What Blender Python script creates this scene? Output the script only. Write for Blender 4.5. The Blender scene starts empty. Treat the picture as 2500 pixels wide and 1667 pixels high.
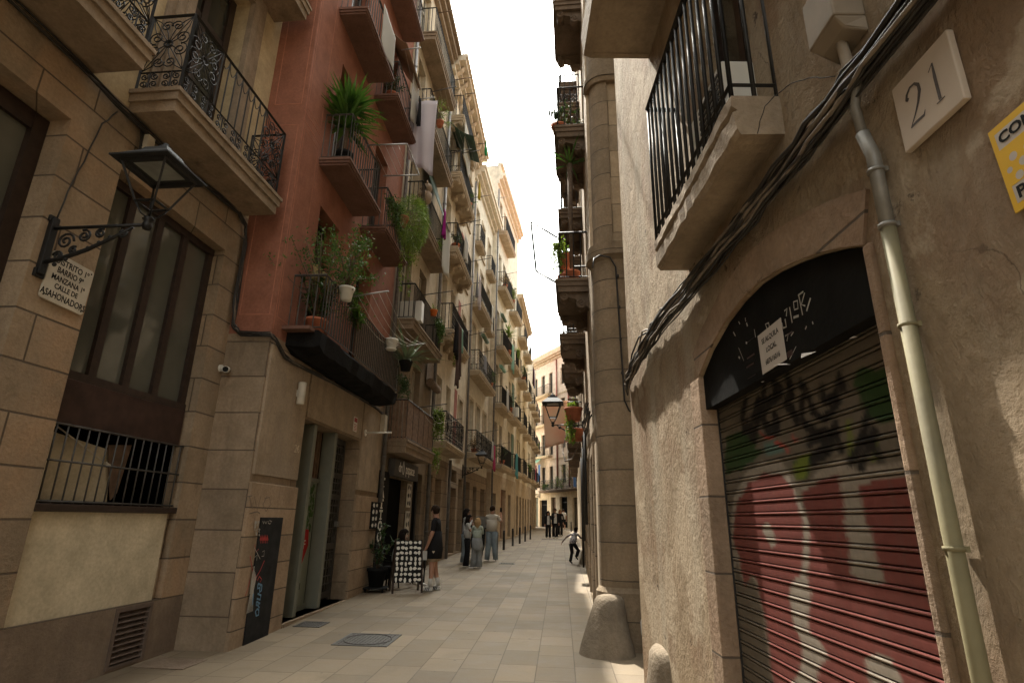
import bpy, bmesh, math, random
from mathutils import Matrix, Vector
R = math.radians
random.seed(7)
scene = bpy.context.scene
COL = scene.collection

# ------------------------------------------------------------------ camera, world, sun, exposure
EYE, SLOPE = 1.68, .017
FPX, PITCH, ROLL, PW, PH = 1381., R(17.45), R(.87), 2500., 1667.
_f = Vector((0, math.cos(PITCH), math.sin(PITCH)))
_u0 = Vector((0, -math.sin(PITCH), math.cos(PITCH)))
_x0 = Vector((1, 0, 0))
CX = math.cos(ROLL)*_x0 + math.sin(ROLL)*_u0
CU = -math.sin(ROLL)*_x0 + math.cos(ROLL)*_u0
cam = bpy.data.cameras.new('street_camera')
cam.sensor_width = 36; cam.lens = FPX/PW*36; cam.clip_start = .05; cam.clip_end = 500
camo = bpy.data.objects.new('street_camera', cam); COL.objects.link(camo)
camo.matrix_world = Matrix(((CX.x, CU.x, -_f.x, 0), (CX.y, CU.y, -_f.y, 0), (CX.z, CU.z, -_f.z, EYE), (0, 0, 0, 1)))
scene.camera = camo

SUN_AZ, SUN_EL = R(14.5), R(58)          # azimuth left of the street axis, elevation
w = bpy.data.worlds.new('World'); scene.world = w; w.use_nodes = True
nt = w.node_tree; nt.nodes.clear()
out = nt.nodes.new('ShaderNodeOutputWorld'); bg = nt.nodes.new('ShaderNodeBackground')
sky = nt.nodes.new('ShaderNodeTexSky'); sky.sky_type = 'NISHITA'; sky.sun_disc = False
sky.sun_elevation = SUN_EL; sky.sun_rotation = -SUN_AZ; sky.dust_density = 6; sky.air_density = 1.4; sky.altitude = 0
bw = nt.nodes.new('ShaderNodeRGBToBW'); mul = nt.nodes.new('ShaderNodeMix'); mul.data_type = 'RGBA'; mul.blend_type = 'MULTIPLY'
mul.inputs[0].default_value = 1; mul.inputs[7].default_value = (.975, .985, .92, 1)
mx = nt.nodes.new('ShaderNodeMix'); mx.data_type = 'RGBA'; mx.inputs[0].default_value = .9
nt.links.new(sky.outputs[0], bw.inputs[0]); nt.links.new(bw.outputs[0], mul.inputs[6])
nt.links.new(sky.outputs[0], mx.inputs[6]); nt.links.new(mul.outputs[2], mx.inputs[7])
nt.links.new(mx.outputs[2], bg.inputs[0]); bg.inputs[1].default_value = .15
nt.links.new(bg.outputs[0], out.inputs[0])
sun = bpy.data.lights.new('sun', 'SUN'); sun.energy = 2.0; sun.angle = R(.6); sun.color = (1, .94, .83)
suno = bpy.data.objects.new('sun', sun); COL.objects.link(suno)
to_sun = Vector((-math.sin(SUN_AZ)*math.cos(SUN_EL), math.cos(SUN_AZ)*math.cos(SUN_EL), math.sin(SUN_EL)))
suno.rotation_euler = to_sun.to_track_quat('Z', 'Y').to_euler(); suno.location = (0, 0, 60)
vs = scene.view_settings; vs.view_transform = 'Standard'; vs.look = 'None'; vs.gamma = 1; vs.exposure = 2.6
scene.cycles.max_bounces = 8; scene.cycles.diffuse_bounces = 5

# ------------------------------------------------------------------ geometry helpers
def ground_z(y): return SLOPE*y
def ray(px, py): return _f + CX*((px-PW/2)/FPX) - CU*((py-PH/2)/FPX)
def gpt(px, py):
    d = ray(px, py); t = EYE/(SLOPE*d.y-d.z); return Vector((0, 0, EYE)) + d*t

class Frame:
    """a facade: origin on its foot line, heading along the street, side (+1 left of the street, -1 right)"""
    def __init__(s, x, y, yaw, side):
        s.o = Vector((x, y, 0)); s.a = R(yaw); s.side = side
        s.t = Vector((math.sin(s.a), math.cos(s.a), 0)); s.n = Vector((math.cos(s.a), -math.sin(s.a), 0))*side
        s.m = Matrix.Translation(s.o) @ Matrix.Rotation(math.pi/2-s.a, 4, 'Z')   # local x = along, y = away (left side) or out (right side)
    def L(s, a, d, z): return Vector((a, -d*s.side, z))
    def W(s, a, d, z): return s.o + s.t*a + s.n*d + Vector((0, 0, z))
    def at(s, a, d, z, rz=0): return Matrix.Translation(s.W(a, d, z)) @ Matrix.Rotation(math.pi/2-s.a + (0 if s.side < 0 else math.pi) + rz, 4, 'Z')
    def hit(s, px, py, d=0):
        v = ray(px, py); k = ((s.o + s.n*d).dot(s.n))/(v.dot(s.n)); p = Vector((0, 0, EYE)) + v*k
        return (p-s.o).dot(s.t), p.z
    def gz(s, a): return ground_z(s.W(a, 0, 0).y)

class MB:
    def __init__(s): s.v = []; s.f = []; s.mi = []; s.sm = []
    def add(s, vs, fs, mi=0, smooth=False):
        o = len(s.v); s.v += [tuple(v) for v in vs]
        for f in fs: s.f.append([i+o for i in f]); s.mi.append(mi); s.sm.append(smooth)
        return s
    def quad(s, a, b, c, d, mi=0): return s.add([a, b, c, d], [(0, 1, 2, 3)], mi)
    def hexa(s, p, mi=0):
        return s.add(p, [(0, 3, 2, 1), (4, 5, 6, 7), (0, 1, 5, 4), (1, 2, 6, 5), (2, 3, 7, 6), (3, 0, 4, 7)], mi)
    def box(s, x0, x1, y0, y1, z0, z1, mi=0):
        return s.hexa([(x0, y0, z0), (x1, y0, z0), (x1, y1, z0), (x0, y1, z0), (x0, y0, z1), (x1, y0, z1), (x1, y1, z1), (x0, y1, z1)], mi)
    def fbox(s, fr, a0, a1, d0, d1, z0, z1, mi=0):
        y0, y1 = sorted((-d0*fr.side, -d1*fr.side)); return s.box(a0, a1, y0, y1, z0, z1, mi)
    def prism(s, pts, vec, mi=0, smooth=False):
        n = len(pts); vec = Vector(vec); P = [Vector(p) for p in pts]
        return s.add(P + [p+vec for p in P], [list(range(n))[::-1], [i+n for i in range(n)]], mi).addside(n, mi, smooth)
    def addside(s, n, mi, smooth):
        o = len(s.v)-2*n
        for i in range(n):
            j = (i+1) % n; s.f.append([o+i, o+j, o+n+j, o+n+i]); s.mi.append(mi); s.sm.append(smooth)
        return s
    def tube(s, pts, r, k=6, mi=0, smooth=True, caps=True, flat=None):
        P = [Vector(p) for p in pts]; n = len(P); rs = r if isinstance(r, (list, tuple)) else [r]*n
        up = None; rings = []
        for i in range(n):
            t = (P[min(i+1, n-1)]-P[max(i-1, 0)])
            if t.length < 1e-9: t = Vector((0, 0, 1))
            t.normalize()
            if up is None:
                up = t.orthogonal().normalized()
                if flat is not None:
                    q = Vector(flat); q = q - t*q.dot(t)
                    if q.length > 1e-5: up = q.normalized()
            else:
                up = up - t*up.dot(t)
                up = up.normalized() if up.length > 1e-6 else t.orthogonal().normalized()
            b = t.cross(up)
            rings.append([P[i] + (up*math.cos(a)+b*math.sin(a))*rs[i] for a in [2*math.pi*(j+.5)/k for j in range(k)]])
        vs = [v for rg in rings for v in rg]; fs = []
        for i in range(n-1):
            for j in range(k):
                l = (j+1) % k; fs.append((i*k+j, i*k+l, (i+1)*k+l, (i+1)*k+j))
        s.add(vs, fs, mi, smooth)
        if caps:
            o = len(s.v)-n*k
            s.f.append([o+j for j in range(k)][::-1]); s.mi.append(mi); s.sm.append(False)
            s.f.append([o+(n-1)*k+j for j in range(k)]); s.mi.append(mi); s.sm.append(False)
        return s
    def bar(s, a, b, r, mi=0, k=4): return s.tube([a, b], r*(1.414 if k == 4 else 1), k, mi, k > 4)
    def lathe(s, prof, cx=0, cy=0, k=16, mi=0, smooth=True, a0=0, a1=2*math.pi):
        full = abs(a1-a0-2*math.pi) < 1e-6; m = k if full else k+1; vs = []; fs = []
        for (r, z) in prof:
            for j in range(m):
                a = a0+(a1-a0)*j/k; vs.append((cx+r*math.cos(a), cy+r*math.sin(a), z))
        for i in range(len(prof)-1):
            for j in range(k):
                l = (j+1) % m; fs.append((i*m+j, i*m+l, (i+1)*m+l, (i+1)*m+j))
        return s.add(vs, fs, mi, smooth)
    def ball(s, c, rx, ry=None, rz=None, k=10, mi=0):
        ry = ry or rx; rz = rz or rx; vs = []; fs = []; h = k//2+1
        for i in range(h+1):
            p = math.pi*i/h
            for j in range(k):
                a = 2*math.pi*j/k; vs.append((c[0]+rx*math.sin(p)*math.cos(a), c[1]+ry*math.sin(p)*math.sin(a), c[2]+rz*math.cos(p)))
        for i in range(h):
            for j in range(k):
                l = (j+1) % k; fs.append((i*k+j, i*k+l, (i+1)*k+l, (i+1)*k+j))
        return s.add(vs, fs, mi, True)
    def mesh(s, name, mats):
        me = bpy.data.meshes.new(name); me.from_pydata(s.v, [], s.f); me.validate()
        for m in (mats if isinstance(mats, (list, tuple)) else [mats]): me.materials.append(m)
        if len(me.polygons) == len(s.mi):
            me.polygons.foreach_set('material_index', s.mi); me.polygons.foreach_set('use_smooth', s.sm)
        bm = bmesh.new(); bm.from_mesh(me); bmesh.ops.recalc_face_normals(bm, faces=bm.faces); bm.to_mesh(me); bm.free()
        return me

def part(name, mb, mats, parent, label=None):
    o = bpy.data.objects.new(name, mb.mesh(name, mats)); COL.objects.link(o); o.parent = parent
    if label: o['label'] = label
    return o
def tag(o, label, cat, group=None, kind=None):
    if label: o['label'] = label
    if cat: o['category'] = cat
    if group: o['group'] = group
    if kind: o['kind'] = kind
    return o
def thing(name, label, cat, m=None, group=None):
    o = bpy.data.objects.new(name, None); COL.objects.link(o); o.empty_display_size = .2
    if m is not None: o.matrix_world = m
    return tag(o, label, cat, group)
def solo(name, mb, mats, label, cat, m=None, group=None, kind=None):
    o = bpy.data.objects.new(name, mb.mesh(name, mats)); COL.objects.link(o)
    if m is not None: o.matrix_world = m
    return tag(o, label, cat, group, kind)
def copy_tree(o, parent=None, m=None):
    c = o.copy(); COL.objects.link(c); c.parent = parent
    if m is not None: c.matrix_world = m
    for ch in list(o.children): copy_tree(ch, c)
    return c
def bevel(o, wd=.01, seg=2):
    m = o.modifiers.new('Bevel', 'BEVEL'); m.width = wd; m.segments = seg; m.limit_method = 'ANGLE'; m.angle_limit = R(40); return o
TW = {}
def text_mesh(mb, txt, m, size, mi=0, ext=.001, align='CENTER', sx=1., bold=0.):
    """adds lettering, baseline centred at m's origin, letters facing m's +Z axis"""
    cu = bpy.data.curves.new('t', 'FONT'); cu.body = txt; cu.size = size; cu.align_x = align; cu.extrude = ext; cu.resolution_u = 3; cu.offset = bold
    o = bpy.data.objects.new('t', cu); COL.objects.link(o)
    me = o.to_mesh()
    S = Matrix.Diagonal((sx, 1, 1, 1))
    mb.add([m @ S @ v.co for v in me.vertices], [list(p.vertices) for p in me.polygons], mi)
    o.to_mesh_clear(); bpy.data.objects.remove(o); bpy.data.curves.remove(cu)
def on_wall(fr, a, d, z, tilt=0, local=True):
    """matrix for lettering lying on a facade in facade-local coordinates, readable from the street"""
    if fr.side > 0: X, Y, Z = Vector((1, 0, 0)), Vector((0, 0, 1)), Vector((0, -1, 0))
    else: X, Y, Z = Vector((-1, 0, 0)), Vector((0, 0, 1)), Vector((0, 1, 0))
    m = Matrix(((X.x, Y.x, Z.x, 0), (X.y, Y.y, Z.y, 0), (X.z, Y.z, Z.z, 0), (0, 0, 0, 1)))
    return Matrix.Translation(fr.L(a, d, z)) @ m @ Matrix.Rotation(tilt, 4, 'Z')

# ------------------------------------------------------------------ materials
def _mix(nt, kind, fac, a, b):
    n = nt.nodes.new('ShaderNodeMix'); n.data_type = 'RGBA'; n.blend_type = kind
    for i, v in ((0, fac), (6, a), (7, b)):
        if isinstance(v, (int, float)): n.inputs[i].default_value = v
        elif isinstance(v, tuple): n.inputs[i].default_value = (*v, 1) if len(v) == 3 else v
        else: nt.links.new(v, n.inputs[i])
    return n.outputs[2]
def _noise(nt, vec, scale, detail=4, rough=.55, dist=0):
    n = nt.nodes.new('ShaderNodeTexNoise'); n.inputs['Scale'].default_value = scale; n.inputs['Detail'].default_value = detail
    n.inputs['Roughness'].default_value = rough; n.inputs['Distortion'].default_value = dist
    if vec is not None: nt.links.new(vec, n.inputs['Vector'])
    return n.outputs['Fac']
def _ramp(nt, fac, a, b, ca=0., cb=1.):
    n = nt.nodes.new('ShaderNodeMapRange'); n.inputs[1].default_value = a; n.inputs[2].default_value = b
    n.inputs[3].default_value = ca; n.inputs[4].default_value = cb; nt.links.new(fac, n.inputs[0]); return n.outputs[0]
def _map(nt, vec, sc, loc=(0, 0, 0), rot=(0, 0, 0)):
    n = nt.nodes.new('ShaderNodeMapping'); n.inputs['Scale'].default_value = sc; n.inputs['Location'].default_value = loc
    n.inputs['Rotation'].default_value = rot; nt.links.new(vec, n.inputs[0]); return n.outputs[0]
def _bump(nt, h, strength, dist, normal=None):
    n = nt.nodes.new('ShaderNodeBump'); n.inputs['Strength'].default_value = strength; n.inputs['Distance'].default_value = dist
    nt.links.new(h, n.inputs['Height'])
    if normal is not None: nt.links.new(normal, n.inputs['Normal'])
    return n.outputs[0]
def base_mat(name, rough=.8, metal=0., spec=.3):
    m = bpy.data.materials.new(name); m.use_nodes = True; nt = m.node_tree
    b = nt.nodes['Principled BSDF']; b.inputs['Roughness'].default_value = rough; b.inputs['Metallic'].default_value = metal
    b.inputs['Specular IOR Level'].default_value = spec
    tc = nt.nodes.new('ShaderNodeTexCoord')
    return m, nt, b, tc.outputs['Object']
def simple(name, col, rough=.6, metal=0., var=.25, scale=8., bump=0., spec=.4, dirt=None):
    m, nt, b, v = base_mat(name, rough, metal, spec)
    f = _noise(nt, v, scale, 5)
    c = _mix(nt, 'MIX', _ramp(nt, f, .3, .7), tuple(x*(1-var) for x in col), tuple(min(1, x*(1+var)) for x in col))
    if dirt:
        c = _mix(nt, 'MIX', _ramp(nt, _noise(nt, v, scale*.35, 6, .65), .5, .75, 0, .7), c, dirt)
    nt.links.new(c, b.inputs['Base Color'])
    if bump: nt.links.new(_bump(nt, _noise(nt, v, scale*6, 4), bump, .01), b.inputs['Normal'])
    return m
def wallmat(name, c1, c2, stain=(.12, .09, .06), stain_amt=.5, streak=.35, grain=.4, courses=None, jcol=(.1, .075, .05), jw=.012, off=.5, patch=None, lump=0., joint_amt=1., zoff=0., patches=(), cracks=0.):
    """plaster or stone: broad tone patches, rain streaks, fine grain; optional courses=(length, height)"""
    m, nt, b, v = base_mat(name, .92, 0, .15)
    def dz(c, k=.2):
        l = .3*c[0]+.59*c[1]+.11*c[2]; return tuple(x+(l-x)*k for x in c)
    c1, c2, stain, jcol = dz(c1), dz(c2), dz(stain), dz(jcol)
    big = _noise(nt, v, .7, 6, .6); mid = _noise(nt, v, 3.1, 8, .62); fine = _noise(nt, v, 26, 6, .65)
    c = _mix(nt, 'MIX', _ramp(nt, big, .32, .68), c1, c2)
    c = _mix(nt, 'MULTIPLY', .8, c, _mix(nt, 'MIX', _ramp(nt, mid, .3, .72), (.66, .64, .6), (1.12, 1.1, 1.08)))
    st = _noise(nt, _map(nt, v, (2.6, 2.6, .22)), 1.6, 6, .6)
    c = _mix(nt, 'MIX', _ramp(nt, st, .52, .78, 0, streak), c, stain)
    bl = _noise(nt, v, 1.3, 9, .7, .6)
    c = _mix(nt, 'MIX', _ramp(nt, bl, .58, .74, 0, stain_amt), c, stain)
    hp = None
    for k, (pc, psc, lo, hi, amt, stretch) in enumerate(patches):
        pv = _map(nt, v, (1, 1, stretch), (3.7*k+1.3, 1.9*k, 2.3*k)); pf = _noise(nt, pv, psc, 9, .62, .25)
        pm = _ramp(nt, pf, lo, hi, 0, amt); c = _mix(nt, 'MIX', pm, c, dz(pc, .1))
        if stretch > .8 and hp is None: hp = pm
    if cracks:
        dv = nt.nodes.new('ShaderNodeVectorMath'); dv.operation = 'ADD'; nz_ = nt.nodes.new('ShaderNodeTexNoise'); nz_.inputs['Scale'].default_value = 2.5; nz_.inputs['Detail'].default_value = 6; nt.links.new(v, nz_.inputs['Vector'])
        nt.links.new(v, dv.inputs[0]); nt.links.new(nz_.outputs['Color'], dv.inputs[1])
        vo = nt.nodes.new('ShaderNodeTexVoronoi'); vo.feature = 'DISTANCE_TO_EDGE'; vo.inputs['Scale'].default_value = cracks; nt.links.new(dv.outputs[0], vo.inputs['Vector'])
        ck = _ramp(nt, vo.outputs['Distance'], .001, .009, .75, 0); gate = _ramp(nt, _noise(nt, v, 1.1, 3), .54, .66)
        mm = nt.nodes.new('ShaderNodeMath'); mm.operation = 'MULTIPLY'; nt.links.new(ck, mm.inputs[0]); nt.links.new(gate, mm.inputs[1])
        c = _mix(nt, 'MIX', mm.outputs[0], c, (.09, .062, .04))
    if patch:
        pf = _noise(nt, v, 1.1, 4, .5, .3); c = _mix(nt, 'MIX', _ramp(nt, pf, .6, .63, 0, .85), c, patch)
    c = _mix(nt, 'MULTIPLY', .7, c, _mix(nt, 'MIX', _ramp(nt, fine, .3, .75), (.74, .73, .71), (1.12, 1.12, 1.12)))
    h = _ramp(nt, fine, .2, .8)
    nrm = _bump(nt, h, grain, .012)
    if lump: nrm = _bump(nt, _noise(nt, _map(nt, v, (1, 1, .55)), 3.4, 10, .7, .5), 1., lump, nrm)
    if cracks: nrm = _bump(nt, mm.outputs[0], -.8, .02, nrm)
    if patches and hp is not None: nrm = _bump(nt, hp, -.5, .02, nrm)
    if courses:
        sep = nt.nodes.new('ShaderNodeSeparateXYZ'); nt.links.new(v, sep.inputs[0])
        cmb = nt.nodes.new('ShaderNodeCombineXYZ'); xy = nt.nodes.new('ShaderNodeMath'); xy.operation = 'SUBTRACT'
        nt.links.new(sep.outputs[0], xy.inputs[0]); nt.links.new(sep.outputs[1], xy.inputs[1]); nt.links.new(xy.outputs[0], cmb.inputs[0])
        ad = nt.nodes.new('ShaderNodeMath'); ad.inputs[1].default_value = zoff; nt.links.new(sep.outputs[2], ad.inputs[0]); nt.links.new(ad.outputs[0], cmb.inputs[1])
        br = nt.nodes.new('ShaderNodeTexBrick'); nt.links.new(cmb.outputs[0], br.inputs['Vector'])
        br.inputs['Scale'].default_value = 1; br.inputs['Brick Width'].default_value = courses[0]; br.inputs['Row Height'].default_value = courses[1]
        br.inputs['Mortar Size'].default_value = jw; br.inputs['Mortar Smooth'].default_value = .3; br.offset = off
        br.inputs['Color1'].default_value = (.8, .79, .78, 1); br.inputs['Color2'].default_value = (1.1, 1.06, 1.02, 1); br.inputs['Mortar'].default_value = (1, 1, 1, 1)
        c = _mix(nt, 'MULTIPLY', .8, c, br.outputs['Color'])
        jf = nt.nodes.new('ShaderNodeMath'); jf.operation = 'MULTIPLY'; jf.inputs[1].default_value = joint_amt; nt.links.new(br.outputs['Fac'], jf.inputs[0])
        c = _mix(nt, 'MIX', jf.outputs[0], c, jcol)
        inv = nt.nodes.new('ShaderNodeMath'); inv.operation = 'SUBTRACT'; inv.inputs[0].default_value = 1; nt.links.new(br.outputs['Fac'], inv.inputs[1])
        nrm = _bump(nt, inv.outputs[0], .9, .02, nrm)
    nt.links.new(c, b.inputs['Base Color']); nt.links.new(nrm, b.inputs['Normal'])
    return m
def leafmat(name, a, b_, trans=.25):
    m, nt, b, v = base_mat(name, .5, 0, .35)
    gi = nt.nodes.new('ShaderNodeNewGeometry')
    r = gi.outputs['Random Per Island']
    c = _mix(nt, 'MIX', r, a, b_)
    nt.links.new(c, b.inputs['Base Color'])
    tr = nt.nodes.new('ShaderNodeBsdfTranslucent'); nt.links.new(_mix(nt, 'MULTIPLY', 1., c, (1.2, 1.3, .6)), tr.inputs[0])
    ms = nt.nodes.new('ShaderNodeMixShader'); ms.inputs[0].default_value = trans
    o = nt.nodes['Material Output']; nt.links.new(b.outputs[0], ms.inputs[1]); nt.links.new(tr.outputs[0], ms.inputs[2]); nt.links.new(ms.outputs[0], o.inputs[0])
    return m
def glassmat(name, col=(.02, .022, .02), rough=.06):
    m, nt, b, v = base_mat(name, rough, 0, .6)
    nt.links.new(_mix(nt, 'MIX', _noise(nt, v, 1.4, 3), tuple(x*.6 for x in col), tuple(x*1.5 for x in col)), b.inputs['Base Color'])
    nt.links.new(_bump(nt, _noise(nt, v, 2.5, 2), .05, .02), b.inputs['Normal'])
    return m

M = {}
M['stone'] = wallmat('ashlar_stone', (.335, .25, .158), (.4, .295, .185), (.14, .1, .065), .5, .3, .6, (1.15, .44), (.125, .09, .058), .010, zoff=.14, patches=(((.43, .275, .155), 1.1, .5, .62, .6, .6), ((.28, .215, .145), .7, .52, .64, .6, 1.), ((.12, .09, .06), 6., .66, .74, .6, .5)))
M['stone_plain'] = wallmat('dressed_stone', (.36, .265, .165), (.42, .305, .19), (.16, .11, .07), .45, .3, .5, (3.0, .44), (.1, .07, .045), .008, zoff=.14, patches=(((.3, .22, .145), .9, .5, .62, .6, 1.),))
M['slab'] = wallmat('slab_stone', (.28, .205, .13), (.36, .26, .165), (.09, .065, .045), .65, .45, .5)
M['ochre'] = wallmat('ochre_plaster', (.52, .39, .2), (.56, .43, .23), (.3, .22, .12), .25, .2, .2)
M['plinth'] = wallmat('plinth_stone', (.24, .175, .12), (.29, .21, .14), (.1, .075, .055), .7, .4, .6, patches=(((.17, .12, .085), 1.0, .5, .62, .6, 1.),))
M['panel'] = wallmat('cream_panel', (.6, .51, .335), (.64, .545, .36), (.45, .36, .23), .3, .2, .12)
M['beige'] = wallmat('beige_render', (.31, .23, .15), (.37, .275, .175), (.13, .1, .07), .5, .45, .3, (2.4, .5), (.13, .09, .06), .009)
M['red'] = wallmat('red_plaster', (.32, .112, .06), (.36, .13, .07), (.23, .08, .048), .35, .4, .2, patches=(((.39, .165, .1), 1.2, .5, .7, .4, .3), ((.25, .09, .052), .8, .5, .66, .5, .25)))
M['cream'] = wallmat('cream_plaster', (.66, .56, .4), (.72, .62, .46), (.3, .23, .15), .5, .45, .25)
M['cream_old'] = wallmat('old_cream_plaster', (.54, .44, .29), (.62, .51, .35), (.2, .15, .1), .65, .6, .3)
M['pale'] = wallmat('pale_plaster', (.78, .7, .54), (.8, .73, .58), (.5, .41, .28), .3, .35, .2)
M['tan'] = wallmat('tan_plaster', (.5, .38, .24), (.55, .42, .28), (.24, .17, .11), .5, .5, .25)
M['yellow'] = wallmat('warm_plaster', (.64, .51, .32), (.68, .56, .37), (.34, .25, .15), .4, .5, .25)
M['pink'] = wallmat('pink_plaster', (.68, .53, .41), (.72, .58, .46), (.44, .32, .23), .35, .4, .2)
M['rough'] = wallmat('rough_plaster', (.35, .25, .142), (.41, .3, .182), (.15, .1, .062), .6, .5, 1.0, lump=.055, cracks=1.3, patches=(((.26, .165, .095), .9, .5, .57, .75, 1.), ((.45, .35, .235), 1.3, .54, .57, .75, 1.), ((.4, .335, .24), 2.2, .5, .66, .55, .12), ((.24, .1, .065), .5, .64, .65, .7, 1.), ((.07, .05, .035), 5.5, .66, .7, .9, 1.)))
M['arch'] = wallmat('arch_stone', (.32, .215, .135), (.38, .265, .17), (.14, .1, .065), .6, .4, .8, (3, .46), (.11, .08, .055), .007, lump=.012, cracks=1.1, patches=(((.25, .16, .1), 1.2, .5, .6, .6, 1.),))
M['column'] = wallmat('column_stone', (.3, .225, .14), (.35, .26, .165), (.14, .105, .07), .5, .45, .55, (4, .47), (.12, .09, .06), .008, off=0)
M['block'] = wallmat('block_wall', (.46, .35, .22), (.49, .375, .24), (.3, .225, .14), .25, .2, .2, (.9, .5), (.24, .18, .11), .008)
M['iron'] = simple('black_iron', (.018, .017, .016), .5, .3, .3, 20, .15)
M['iron_grey'] = simple('grey_iron', (.07, .065, .058), .55, .3, .3, 14, .1)
M['wood_dark'] = simple('dark_wood', (.03, .018, .013), .45, 0, .35, 12)
M['panel_dark'] = simple('brown_metal', (.045, .024, .019), .4, .2, .35, 6)
M['wood'] = simple('brown_wood', (.13, .08, .05), .7, 0, .35, 10)
M['reed'] = simple('reed_screen', (.17, .12, .08), .85, 0, .4, 30)
M['slatwood'] = simple('slat_wood', (.2, .125, .08), .75, 0, .35, 14)
M['white'] = simple('white_paint', (.66, .63, .56), .5, 0, .08, 6)
M['offwhite'] = simple('old_white_paint', (.5, .45, .36), .6, 0, .15, 6)
M['glass'] = glassmat('window_glass', (.04, .042, .036))
M['glass_reflection'] = glassmat('reflection_toned_glass', (.085, .085, .068))  # grey-green reflections put into the base colour of the glass
M['dark'] = simple('dark_interior', (.004, .0037, .0033), .9, 0, .2, 3, 0, .05)  # near-black colour stands in for the darkness of unlit interiors
M['cable'] = simple('cable_rubber', (.025, .022, .019), .55, 0, .3, 20)
M['cable_grey'] = simple('cable_grey', (.16, .13, .1), .6, 0, .3, 15)
M['terracotta'] = simple('terracotta', (.42, .14, .07), .8, 0, .2, 10, .1)
M['greymetal'] = simple('grey_metal', (.3, .29, .27), .4, .6, .15, 10)
M['green_blind'] = simple('green_blind', (.1, .15, .1), .8, 0, .2, 10)
M['black_fabric'] = simple('black_fabric', (.011, .0105, .01), .95, 0, .4, 5, .8, .1)
M['tile'] = simple('roof_tile', (.35, .17, .1), .85, 0, .25, 12)
M['rust'] = simple('rusty_pipe', (.22, .06, .035), .6, 0, .25, 8)
M['zinc'] = simple('zinc_pipe', (.17, .16, .15), .5, .4, .25, 8, dirt=(.1, .08, .06))
M['grass_green'] = leafmat('leaf_green', (.03, .075, .012), (.09, .15, .03))
M['leaf_dark'] = leafmat('leaf_dark', (.018, .045, .012), (.05, .09, .025), .15)
M['leaf_lime'] = leafmat('leaf_lime', (.08, .14, .02), (.2, .26, .05), .3)
M['leaf_yucca'] = leafmat('leaf_yucca', (.025, .075, .015), (.1, .19, .04), .2)
M['leaf_aloe'] = leafmat('leaf_aloe', (.1, .13, .085), (.17, .2, .13), .1)
M['leaf_dry'] = leafmat('leaf_dry', (.22, .13, .05), (.33, .2, .09), .2)
M['twig'] = simple('twig', (.1, .065, .04), .85, 0, .3, 20)
M['skin'] = simple('skin', (.38, .2, .13), .55, 0, .08, 12)
M['plastic_white'] = simple('white_plastic', (.6, .58, .52), .4, 0, .06, 5)
M['black_plastic'] = simple('black_plastic', (.012, .0118, .0115), .75, 0, .25, 5, 0, .12)
def translucent(name, col, t=.45, col2=None):
    m, nt, b, v = base_mat(name, .9, 0, .1); c = _mix(nt, 'MIX', _ramp(nt, _noise(nt, v, .9, 3), .35, .65), col, col2 or tuple(x*.92 for x in col))
    nt.links.new(c, b.inputs['Base Color']); tr = nt.nodes.new('ShaderNodeBsdfTranslucent'); nt.links.new(c, tr.inputs[0]); ms = nt.nodes.new('ShaderNodeMixShader'); ms.inputs[0].default_value = t
    o = nt.nodes['Material Output']; nt.links.new(b.outputs[0], ms.inputs[1]); nt.links.new(tr.outputs[0], ms.inputs[2]); nt.links.new(ms.outputs[0], o.inputs[0]); return m
def cloth(name, col, var=.12): 
    if name not in M: M[name] = translucent(name, col, .35) if name in ('cloth_white', 'cloth_lilac', 'cloth_mint', 'cloth_pink', 'cloth_magenta', 'cloth_teal', 'cloth_yellow', 'cloth_green') else simple(name, col, .9, 0, var, 9, .15, .1)
    return M[name]
cloth('cloth_white', (.62, .6, .56)); cloth('cloth_black', (.016, .015, .016)); cloth('cloth_grey', (.2, .2, .21)); cloth('cloth_denim', (.27, .32, .34))
cloth('cloth_pink', (.6, .1, .22)); cloth('cloth_magenta', (.4, .03, .26)); cloth('cloth_mint', (.3, .5, .4)); cloth('cloth_blue', (.07, .14, .3))
cloth('cloth_teal', (.12, .36, .38)); cloth('cloth_wine', (.16, .02, .04)); cloth('cloth_brown', (.09, .06, .05)); cloth('cloth_beige', (.42, .33, .22)); cloth('cloth_green', (.03, .28, .1)); cloth('cloth_yellow', (.55, .42, .06)); cloth('cloth_lilac', (.64, .59, .61)); cloth('cloth_orange', (.6, .25, .12)); cloth('cloth_red', (.35, .03, .03))

M['plinth_metal'] = simple('louvre_paint', (.13, .095, .075), .6, .1, .2, 10)
M['sage'] = simple('sage_paint', (.16, .165, .13), .55, 0, .1, 5); M['sheet'] = simple('printed_sheet', (.2, .215, .165), .35, 0, .15, 2)
M['leafprint'] = leafmat('leaf_print', (.02, .07, .015), (.07, .14, .02), .02); M['red_line'] = simple('scored_plaster', (.38, .15, .09), .9)
M['stone_pier'] = wallmat('pier_stone', (.36, .255, .155), (.42, .295, .18), (.17, .12, .08), .5, .3, .35, (3.2, .36), (.11, .08, .05), .008, zoff=.02)
M['beige_plain'] = wallmat('panel_render', (.36, .27, .175), (.42, .315, .205), (.18, .13, .085), .5, .6, .3, patches=(((.3, .235, .17), .9, .5, .6, .6, .3),)); M['offwhite_stone'] = simple('carved_numeral', (.5, .4, .28), .8)
M['shutter_black'] = simple('shutter_box_paint', (.008, .0075, .0065), .8, 0, .4, 4, .2, .08)
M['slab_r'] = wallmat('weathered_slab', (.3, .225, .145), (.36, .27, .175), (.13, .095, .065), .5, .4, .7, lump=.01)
M['slab_dark'] = wallmat('sooty_slab', (.15, .105, .07), (.2, .14, .095), (.06, .045, .035), .6, .5, .5)
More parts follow.
